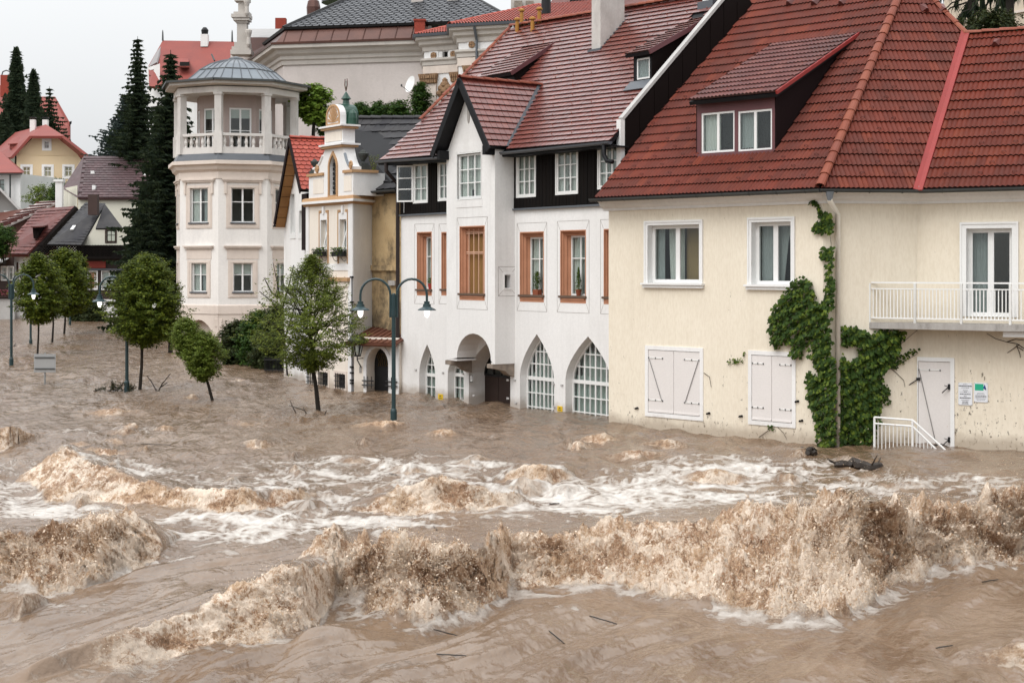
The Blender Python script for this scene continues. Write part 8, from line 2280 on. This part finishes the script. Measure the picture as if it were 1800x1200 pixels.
def waves(X, Y, detail=True):
    z = np.zeros_like(X); ch = np.zeros_like(X); am = np.zeros_like(X); ft = np.zeros_like(X); lip = np.zeros_like(X); fa = np.zeros_like(X)
    for a, wb, amp, churn, tr, hmin in BREAK:
        lo, hi = a[0][0], a[0][-1]
        m = (X > lo - .3) & (X < hi + .3) & (Y > a[1].min() - 6) & (Y < a[1].max() + 9)
        if not m.any(): continue
        x, y = X[m], Y[m]
        yc = np.interp(x, a[0], a[1]); H = np.interp(x, a[0], a[2], 0, 0); wf = np.interp(x, a[0], a[3])
        if detail: yc = yc + .22 * min(1, amp * 5) * perlin(x * 1.1, y * .2, 5)
        d = yc - y
        prof = np.where(d > 0, 1 - sst(d / wf, 0, 1), np.exp(-(d / wb) ** 2))
        zz = H * prof - tr * np.exp(-((d - wf - .8) / .9) ** 2) * np.clip(H / .4, 0, 1)
        z[m] += zz
        if detail:
            rag = .22 * perlin(x * 2.3, y * 2.3, 6) + .34 * perlin(x * .8, y * .8, 7) + .10 * perlin(x * 6, y * 6, 8)
            hn = np.clip(H / .35, .15, 1)
            c = sst(d + rag, -.30 * hn, -.02) * (1 - sst(d + rag * .9, wf * .95, wf + .42 * hn)) * np.clip((H - hmin) / .16, 0, 1) * churn
            seg = .25 + .75 * sst(perlin(x * .55, y * .3, 17), -.15, .25)
            lip[m] = np.maximum(lip[m], np.clip(H - .15, 0, 1) * seg * np.exp(-((d + .02) / (.10 + .16 * wf)) ** 2) * churn)
            fa[m] = np.maximum(fa[m], np.exp(-((d + rag - wf - .3) / .45) ** 2) * np.clip(H / .4, 0, 1) * churn + .55 * np.exp(-((d + 1.5 * rag + .7) / .6) ** 2) * np.clip(H / .5, 0, 1))
            ch[m] = np.maximum(ch[m], c); ft[m] = np.maximum(ft[m], c * sst(d + .5 * rag, wf * .55, wf * 1.05)); am[m] = np.maximum(am[m], c * amp * np.clip(H / .5, .25, 1.2))
    return z, ch, am, ft, lip, fa
FOAM = [(640, 850, 520, 50, .42), (1250, 850, 420, 40, .45), (150, 850, 320, 60, .38), (420, 925, 170, 38, 1), (300, 985, 130, 16, .5), (700, 822, 210, 22, .8), (640, 915, 140, 25, .9), (1000, 872, 240, 38, 1.05), (1290, 832, 180, 26, 1), (1180, 862, 220, 34, .95), (80, 885, 140, 28, .95), (230, 822, 110, 16, .5), (1700, 955, 120, 10, .4),
        (560, 880, 120, 16, .7), (1500, 860, 140, 14, .7), (1000, 1065, 60, 8, .3), (200, 760, 260, 18, .25), (900, 770, 400, 22, .18), (1650, 850, 160, 16, .6), (60, 1155, 260, 30, .3), (700, 1170, 300, 22, .22), (130, 1075, 130, 14, .3)]
def build_water():
    kx = np.concatenate([-.455 - np.geomspace(.01, 2.2, 16)[::-1], np.arange(-.455, .4551, .00092), .455 + np.geomspace(.01, 2.2, 16)])
    NR = 720
    pf = np.concatenate([np.arange(1700, 1215, -8.0), np.arange(1215, 536, -.45)])
    Yf = CZ * F / (pf - HY)
    ks = np.linspace(-.46, .46, 150)
    KX, YY = np.meshgrid(ks, Yf); z0 = waves(KX * YY, YY, False)[0]
    sp = HY + (CZ - z0) * F / YY                                      # where the swell carries each sample
    seg = np.abs(np.diff(sp, axis=0)) + .28 * np.abs(np.diff(pf))[:, None] * np.where(pf[1:, None] > 1215, .12, 1)
    cum = np.concatenate([np.zeros((1, len(ks))), np.cumsum(seg, axis=0)]); cum /= cum[-1]
    # smooth the row spacing between columns
    for _ in range(10): cum[:, 1:-1] = (cum[:, :-2] + 2 * cum[:, 1:-1] + cum[:, 2:]) / 4
    t = np.linspace(0, 1, NR); R = np.stack([np.interp(t, cum[:, i], Yf) for i in range(len(ks))], 1)
    Y = np.empty((NR, len(kx)))
    for j in range(NR): Y[j] = np.interp(kx, ks, R[j])
    X = kx[None, :] * Y
    # beyond the frame the extra columns spread sideways
    z, ch, am, ft, lip, FA = waves(X, Y)
    # flow-drawn ripples near the camera, chop further away
    a, b = X * .45 + Y * .89, X * .89 - Y * .45
    wv = perlin(X * .35, Y * .35, 9)
    b2 = b + .5 * wv; 
    near = 1 - sst(Y, 21, 27)
    n1 = .085 * perlin(b2 * .9, a * .22, 1) + .050 * perlin(b2 * 2.1, a * .5, 2) + .022 * perlin(b2 * 5, a * 1.1, 3) + .008 * perlin(b2 * 11, a * 2.6, 4)
    n2 = .075 * perlin(X * .5, Y * .42, 11) + .065 * perlin(X * 1.2, Y * 1.3, 12) + .042 * perlin(X * 2.6, Y * 2.6, 13) + .014 * perlin(X * 6, Y * 6, 14)
    n2 *= 1 - .45 * sst(Y, 60, 110)
    rough = 1 + .9 * np.clip(perlin(X * .16, Y * .16, 15), -.6, 1)
    z = z + (n1 * near + n2 * (1 - near)) * rough * (1 - .5 * ch)
    # churned water: billows and torn lumps, pushed out as well as up
    s = Y + 1.3 * z
    def bil(f, k): return 1 - 2.0 * np.abs(perlin(X * f + .35 * perlin(X * f * .7, s * f * .7, k + 1), s * f + .35 * perlin(X * f * .7, s * f * .7, k + 2), k))
    B1, B2, B3, B4 = bil(1.3, 20), bil(3.1, 24), bil(7.0, 28), bil(15.0, 32)
    def cau(f, k): return 2.2 * np.abs(perlin(X * f + .25 * perlin(X * f * .6, s * f * .6, k + 1), s * f + .25 * perlin(X * f * .6, s * f * .6, k + 2), k)) - .5
    C2 = cau(1.7, 64)
    lump = .30 * perlin(X * .8, s * .8, 40) + .46 * C2 + .40 * cau(3.9, 67) + .20 * cau(8.5, 70) + .13 * cau(18, 73) + .07 * perlin(X * 33, s * 33, 76)
    g = np.gradient(z, axis=0) / np.minimum(np.gradient(Y, axis=0), 1e9); g = np.clip(np.nan_to_num(g), 0, 3.5)
    sn, cs = g / np.sqrt(1 + g * g), 1 / np.sqrt(1 + g * g)
    disp = am * lump * 1.0 + ch * .030 * (cau(6.5, 79) + .6 * cau(14, 82))
    z = z + disp * np.maximum(cs, .35)
    dy = -disp * sn * 1.1 - lip * .62
    dx = am * .22 * perlin(X * 2.3, s * 2.3, 42)
    fall = X + .12 * perlin(X * 2.2, s * 2.2, 60)                       # froth is drawn out down the face
    froth = np.clip(.40 - .22 * C2 + .20 * (B3 - .4) + .26 * perlin(fall * 8, s * 8, 61) + .24 * perlin(fall * 20, s * 17, 62) + .60 * perlin(X * .9, s * .9, 56) + .62 * perlin(X * 2.4, s * 2.4, 57) + .40 * ft - .10 * (1 - np.clip(am / .12, 0, 1)), 0, 1)
    # foam: lace on the flats, froth in the churn
    px = CX + X * F / Y; py = HY + CZ * F / Y
    reg = np.zeros_like(X)
    for cx, cy, rx, ry, k in FOAM: reg = np.maximum(reg, k * np.exp(-(((px - cx) / rx) ** 2 + ((py - cy) / ry) ** 2)))
    wx, wy = X + .35 * perlin(X * .9, Y * .9, 50), Y * 1.0 + .35 * perlin(X * .9, Y * .9, 51)
    lace = (1 - np.abs(perlin(wx * 1.1, wy * 1.5, 52)) * 2.6) * .42 + (1 - np.abs(perlin(wx * 2.6, wy * 3.0, 53)) * 2.6) * .34 + (1 - np.abs(perlin(wx * 6, wy * 6.5, 58)) * 2.6) * .34
    lace2 = perlin(wx * .8, wy * 1.1, 54)
    fo = sst(lace + lace2 * .45 + reg * .80 - .46, -.40, 1.1) * sst(reg, .02, .35) * .95
    # scattered flecks on wavelet tops
    fl = sst(n1 * near + n2 * (1 - near), .07, .14) * sst(perlin(X * 1.4, Y * 2.2, 55), .0, .4) * .45
    fo = np.maximum(fo, fl)
    apron = np.clip(FA, 0, 1) * sst(lace + .5 * lace2, -.25, .5)
    fo = np.maximum(fo, apron * .62)
    fall = X + .12 * perlin(X * 2.2, s * 2.2, 60)                       # froth is drawn out down the face
    froth = np.clip(.26 + .34 * (B2 - .4) + .24 * (B3 - .4) + .30 * perlin(fall * 9, s * 3.5, 61) + .26 * perlin(fall * 22, s * 9, 62) + .62 * perlin(X * .9, s * .9, 56) + .62 * perlin(X * 2.6, s * 2.6, 57) + .34 * ft - .10 * (1 - np.clip(am / .12, 0, 1)), 0, 1)
    nv = X.size; ny, nx = X.shape
    me = bpy.data.meshes.new("water")
    co = np.stack([X + dx, Y + dy, z], -1).reshape(-1, 3)
    me.vertices.add(nv); me.vertices.foreach_set("co", co.ravel().astype(np.float32))
    i = np.arange(nv).reshape(ny, nx)
    q = np.stack([i[:-1, :-1], i[:-1, 1:], i[1:, 1:], i[1:, :-1]], -1).reshape(-1, 4)
    nf = len(q)
    me.loops.add(nf * 4); me.loops.foreach_set("vertex_index", q.ravel().astype(np.int32))
    me.polygons.add(nf); me.polygons.foreach_set("loop_start", (np.arange(nf) * 4).astype(np.int32)); 
    me.polygons.foreach_set("use_smooth", np.ones(nf, dtype=bool))
    me.update(calc_edges=True); me.validate()
    for nm, v in (("churn", ch), ("foam", fo), ("froth", froth), ("ripple", .42 + .70 * sst(Y, 19, 30) + .25 * sst(Y, 40, 70))):
        at = me.attributes.new(nm, 'FLOAT', 'POINT'); at.data.foreach_set("value", v.ravel().astype(np.float32))
    me.materials.append(M_['water'])
    o = bpy.data.objects.new("water", me); COL.objects.link(o); o["kind"] = "structure"
    return co.reshape(ny, nx, 3), ch, am, froth, fo
def water_mat():
    t = NT("silty_flood_water")
    def at(n): x = t.n("Attribute"); x.attribute_name = n; return x.outputs["Fac"]
    ch, fo, fr = at("churn"), at("foam"), at("froth")
    v1 = t.vec((1, .35, 1), (0, 0, math.radians(-28)))
    silt = t.ramp(t.noise(.9, 6, .6, v1, .6), .35, .68)
    base = t.mix(silt, (.135, .082, .048), (.225, .155, .104))
    base = t.mix(t.ramp(t.noise(.22, 4, .6), .4, .7, 0, .6), base, (.19, .133, .090))
    fine = t.noise(11, 8, .74)
    spat = t.noise(38, 5, .7, t.vec((1, 1, .55)))
    tan = t.mix(t.ramp(t.noise(1.6, 5, .6), .35, .65), (.28, .150, .076), (.48, .32, .195))
    k_ = t.math('ADD', fr, t.math('ADD', t.math('MULTIPLY', t.math('SUBTRACT', fine, .5), 1.5), t.math('MULTIPLY', t.math('SUBTRACT', spat, .5), .6)))
    wv = t.n("VectorMath", operation='ADD'); nz = t.n("TexNoise"); nz.inputs["Scale"].default_value = 4; nz.inputs["Detail"].default_value = 3; t.l(t.pos, nz.inputs["Vector"])
    sc3 = t.n("VectorMath", operation='SCALE'); sc3.inputs["Scale"].default_value = .22; t.l(nz.outputs["Color"], sc3.inputs[0]); t.l(t.pos, wv.inputs[0]); t.l(sc3.outputs[0], wv.inputs[1])
    def ridge(sc, wid): return t.ramp(t.math('ABSOLUTE', t.math('SUBTRACT', t.noise(sc, 3, .6, wv.outputs[0]), .5)), 0, wid, 1, 0)
    fil = t.math('MAXIMUM', ridge(6, .045), t.math('MULTIPLY', ridge(14, .06), .85))
    pit = t.math('MULTIPLY', ridge(5.3, .05), t.ramp(t.noise(3.1, 4, .7), .46, .60))
    k_ = t.math('ADD', k_, t.math('SUBTRACT', t.math('MULTIPLY', fil, .55), .16))
    k_ = t.math('SUBTRACT', k_, t.math('MULTIPLY', pit, .9))
    tan = t.mix(t.ramp(k_, .12, .80), tan, (.76, .64, .525))
    tan = t.mix(t.ramp(k_, -.34, -.02, .8, 0), tan, (.15, .08, .042))
    fx = t.ramp(t.math('ADD', fo, t.math('MULTIPLY', t.math('SUBTRACT', t.noise(5, 8, .78, t.vec((1, 1.3, 1))), .5), 1.6)), .25, 1.0)
    fx = t.math('MULTIPLY', fx, t.ramp(fo, .02, .2))
    cx = t.ramp(t.math('ADD', ch, t.math('MULTIPLY', t.math('SUBTRACT', fine, .5), .7)), .15, .60)
    cx = t.math('MULTIPLY', cx, t.ramp(ch, .02, .12))
    col = t.mix(fx, base, (.72, .675, .625))
    col = t.mix(cx, col, tan)
    rough = t.math('MAXIMUM', t.ramp(fx, 0, 1, .16, .7), t.ramp(cx, 0, 1, .16, .6))
    vr = t.vec((1, .6, 1), (0, 0, math.radians(-28)))
    hh = t.math('MULTIPLY', t.math('SUBTRACT', t.noise(1.5, 3, .6, vr), .5), .22)
    hh = t.math('ADD', hh, t.math('MULTIPLY', t.math('SUBTRACT', t.noise(5, 4, .6, vr), .5), .070))
    hh = t.math('ADD', hh, t.math('MULTIPLY', t.math('SUBTRACT', t.noise(17, 3, .6, vr), .5), .016))
    hh = t.math('MULTIPLY', hh, at('ripple'))
    lum = t.math('MULTIPLY', t.math('ADD', t.math('MULTIPLY', fine, .035), t.math('ADD', t.math('MULTIPLY', spat, .006), t.math('MULTIPLY', fil, .005))), t.math('ADD', cx, fx))
    t.bump(t.math('ADD', hh, lum), 1.0, 1.0)
    return t.fin(col, rough, .5)
M_['water'] = water_mat()
WCO, WCH, WAM, WFR, WFO = build_water()
def water_z(x, y):
    """height of the water at a place, by the nearest mesh point"""
    d = (WCO[..., 0] - x) ** 2 + (WCO[..., 1] - y) ** 2
    return float(WCO.reshape(-1, 3)[d.argmin(), 2])
def spray():
    rs = np.random.RandomState(8)
    ny, nx = WCH.shape
    inside = np.zeros_like(WCH, dtype=bool); inside[:, 16:-16] = True
    wgt = (WAM.clip(0, .35) ** 1.0 * (WCH > .25) * inside * (.3 + WFR)).ravel()
    N = 110000
    pick = rs.choice(wgt.size, N, p=wgt / wgt.sum())
    p = WCO.reshape(-1, 3)[pick].copy(); am = WAM.ravel()[pick]
    up = rs.exponential(.030, N) * (1 + 6 * (rs.rand(N) < .16) * (.3 + WFR.ravel()[pick])) * np.clip(am / .2, .3, 1.5)
    p[:, 0] += rs.normal(0, .05, N); p[:, 1] -= np.abs(rs.normal(0, .09, N)) * np.clip(am / .2, .3, 1.4); p[:, 2] += up * .9 - .01
    r = np.clip(rs.lognormal(math.log(.0036), .40, N), .002, .009)
    # a drop: four-cornered bead, drawn out along its flight
    dirv = np.stack([rs.normal(0, .6, N), -np.abs(rs.normal(.4, .5, N)), rs.normal(.3, .8, N)], 1); dirv /= np.linalg.norm(dirv, axis=1)[:, None]
    el = 1 + 2.2 * (rs.rand(N) < .35) * rs.rand(N)
    e1 = np.cross(dirv, [0.3, .9, .2]); e1 /= np.linalg.norm(e1, axis=1)[:, None]; e2 = np.cross(dirv, e1)
    c3 = [e1 * math.cos(k * 2.0944) + e2 * math.sin(k * 2.0944) for k in range(3)]
    V = np.stack([p + dirv * (r * el * 1.3)[:, None]] + [p + (c - dirv * .5) * r[:, None] for c in c3], 1).reshape(-1, 3)
    b = (np.arange(N) * 4)[:, None]
    T = np.concatenate([b + np.array([[0, 1, 2]]), b + np.array([[0, 2, 3]]), b + np.array([[0, 3, 1]]), b + np.array([[3, 2, 1]])])
    # torn flakes of froth standing off the surface
    K = 26000; pick = rs.choice(wgt.size, K, p=wgt / wgt.sum()); q = WCO.reshape(-1, 3)[pick].copy(); ak = np.clip(WAM.ravel()[pick] / .2, .3, 1.4)
    off = np.abs(rs.normal(0, .035, K)) * ak; q[:, 1] -= off * .6; q[:, 2] += off * .8
    sz = np.clip(rs.lognormal(math.log(.013), .45, K), .006, .034) * np.sqrt(ak)
    def rv(): v = rs.normal(0, 1, (K, 3)); v[:, 1] *= .6; return v / np.linalg.norm(v, axis=1)[:, None]
    ua, ub = rv(), rv()
    W = np.stack([q, q + ua * sz[:, None], q + (ua * .5 + ub * .8) * sz[:, None], q + (ub * 1.1 - ua * .3) * (sz * .8)[:, None]], 1).reshape(-1, 3)
    b = (np.arange(K) * 4)[:, None] + len(V)
    T = np.concatenate([T, b + np.array([[0, 1, 2]]), b + np.array([[0, 2, 3]])]); V = np.concatenate([V, W])
    me = bpy.data.meshes.new("water_spray"); me.vertices.add(len(V)); me.vertices.foreach_set("co", V.ravel().astype(np.float32))
    me.loops.add(T.size); me.loops.foreach_set("vertex_index", T.ravel().astype(np.int32)); me.polygons.add(len(T)); me.polygons.foreach_set("loop_start", (np.arange(len(T)) * 3).astype(np.int32))
    me.update(calc_edges=True)
    t = NT("spray_drops"); me.materials.append(t.fin(t.mix(t.rnd(), (.46, .30, .175), (.84, .74, .62)), .75, .2))
    o = bpy.data.objects.new("water_spray", me); COL.objects.link(o); tag(o, "muddy spray flying off the breaking brown waves", "spray", kind="stuff")
spray()
# ------------------------------------------------------------------ driftwood and debris
M_['wet_wood'] = mat("wet_black_driftwood", (.022, .016, .012), (.035, .026, .02), rough=.45, scale=5, fine=40, bump=.5)
def log(pts, r, label, name="driftwood", seed=1, group=None, knots=3):
    R = random.Random(seed); q = []
    for px, py in pts:
        p = WP(px, py); p.z = water_z(p.x, p.y) + r * .55; q.append(p)
    m = MB(); K = 5; c = []
    for i in range(len(q) - 1):
        for k in range(K): c.append(q[i].lerp(q[i + 1], k / K) + Vector((R.gauss(0, r * .18), R.gauss(0, r * .18), R.gauss(0, r * .2))))
    c.append(q[-1]); n = len(c)
    m.tube(c, [r * (.45 + .75 * math.sin(math.pi * (i + .8) / (n + .6)) ** .6) * R.uniform(.85, 1.15) for i in range(n)], 7)
    for _ in range(knots):
        p = c[R.randrange(1, n - 1)]; d = Vector((R.gauss(0, 1), R.gauss(0, .6), R.uniform(.1, .8))).normalized(); m.tube([p, p + d * r * R.uniform(2, 4)], [r * .35, r * .1], 4)
    return m.build(name, M_['wet_wood'], None, loc=q[0], label=label, cat="driftwood", group=group)
log([(1466, 819), (1500, 818), (1530, 822), (1550, 821)], .085, "long black driftwood log floating below the ivy of the cream house", seed=1, knots=5)
log([(1417, 802), (1427, 800), (1433, 802)], .07, "short black floating stump up-river of the long driftwood log", seed=2)
GB = "dark sticks floating in the brown water"
st_ = [([(342, 1075), (373, 1079)], "thick black stick on the smooth back of the tongue-shaped wave"), ([(415, 1040), (432, 1032)], "short crooked stick above the thick black stick"), ([(762, 1076), (806, 1086)], "thin bent twig on the brown water below the middle of the big breaker"), ([(965, 1105), (992, 1116)], "dark knotted twig cluster lying low right of centre"), ([(1036, 1074), (1084, 1085)], "long thin twig on the water below the breaker's right half"), ([(1726, 1008), (1755, 1011)], "stick floating at the far right beneath the breaker"), ([(1645, 1142), (1675, 1144)], "dark stick near the lower right corner"), ([(768, 1154), (820, 1158)], "long thin twig near the bottom edge at the centre"), ([(242, 780), (262, 779), (300, 783)], "scatter of twigs on the water at the left middle distance"), ([(420, 838), (434, 836)], "short bent stick in the foam left of centre"), ([(684, 832), (698, 838)], "small stick in the white foam at the centre"), ([(762, 922), (769, 938)], "upright twig poking out of the foam above the big breaker"), ([(966, 879), (983, 881)], "small dark chunk in the foam right of centre"), ([(978, 852), (1010, 857)], "dark branch behind the small breaking crest")]
for k, (p, lb) in enumerate(st_): log(p, .0065 if k not in (0, 12) else .015, lb, "floating_stick", 10 + k, GB, 2)
# branches caught round the trunks
def branch(label, px, py, segs, r=.02, leaves=0, seed=0):
    b = WP(px, py); R = random.Random(seed); r_ = thing("stranded_branch", label, "branch", b); m = MB()
    for s in segs: m.tube([P(x, y, b.y + R.uniform(-.1, .1)) for x, y in s], [r * (1 - .7 * i / len(s)) for i in range(len(s))], 5)
    m.build("wood", M_['wet_wood'], r_)
    if leaves:
        lv = MB()
        for _ in range(leaves):
            s = R.choice(segs); i = R.randrange(len(s) - 1); t = R.random(); x = s[i][0] + (s[i + 1][0] - s[i][0]) * t; y = s[i][1] + (s[i + 1][1] - s[i][1]) * t
            leaf_mb(lv, P(x + R.gauss(0, 3), y + R.gauss(0, 2.5), b.y + R.gauss(0, .12)), Vector((R.gauss(0, 1), -1, R.random())), R.uniform(.05, .11), R.uniform(0, 6), .1, .45)
        lv.build("leaves", leaf_mat("drowned_leaf", (.025, .03, .012), (.04, .04, .02), (.06, .05, .03)) if "drowned_leaf" not in bpy.data.materials else bpy.data.materials["drowned_leaf"], r_)
branch("leafy branch heap caught at the lamp left of the large round tree", 215, 686, [[(166, 688), (178, 682), (186, 684)], [(192, 688), (200, 676), (206, 682), (216, 684)], [(200, 686), (196, 670)], [(205, 686), (218, 672), (228, 680)], [(225, 688), (236, 678)]], .03, 260, 1)
branch("bare forked branch standing out of the flood right of the large round tree", 278, 690, [[(276, 692), (285, 675), (300, 656)], [(277, 690), (266, 670), (258, 660)], [(280, 684), (286, 672)], [(283, 680), (294, 672)], [(265, 692), (290, 692), (322, 690)]], .022, 0, 2)
branch("thin bare twigs poking from the water left of the airy young tree", 535, 728, [[(541, 729), (535, 721), (520, 716), (508, 712)], [(523, 730), (516, 718), (510, 704)], [(571, 728), (574, 721)], [(538, 726), (533, 716)]], .016, 0, 3)
branch("broken twigs sticking out of the airy young tree's trunk", 556, 690, [[(554, 690), (544, 684), (536, 688)], [(556, 684), (568, 680)], [(553, 672), (541, 668)], [(556, 698), (562, 694)]], .012, 0, 4)
branch("dark branch caught against the foot of the white handrail", 1650, 786, [[(1632, 788), (1642, 782), (1655, 780), (1668, 786)], [(1645, 783), (1650, 778)]], .02, 0, 5)
branch("floating dead branch near the far-left street lamp", 24, 610, [[(8, 611), (18, 610), (30, 607)], [(24, 609), (28, 603)]], .02, 0, 6)
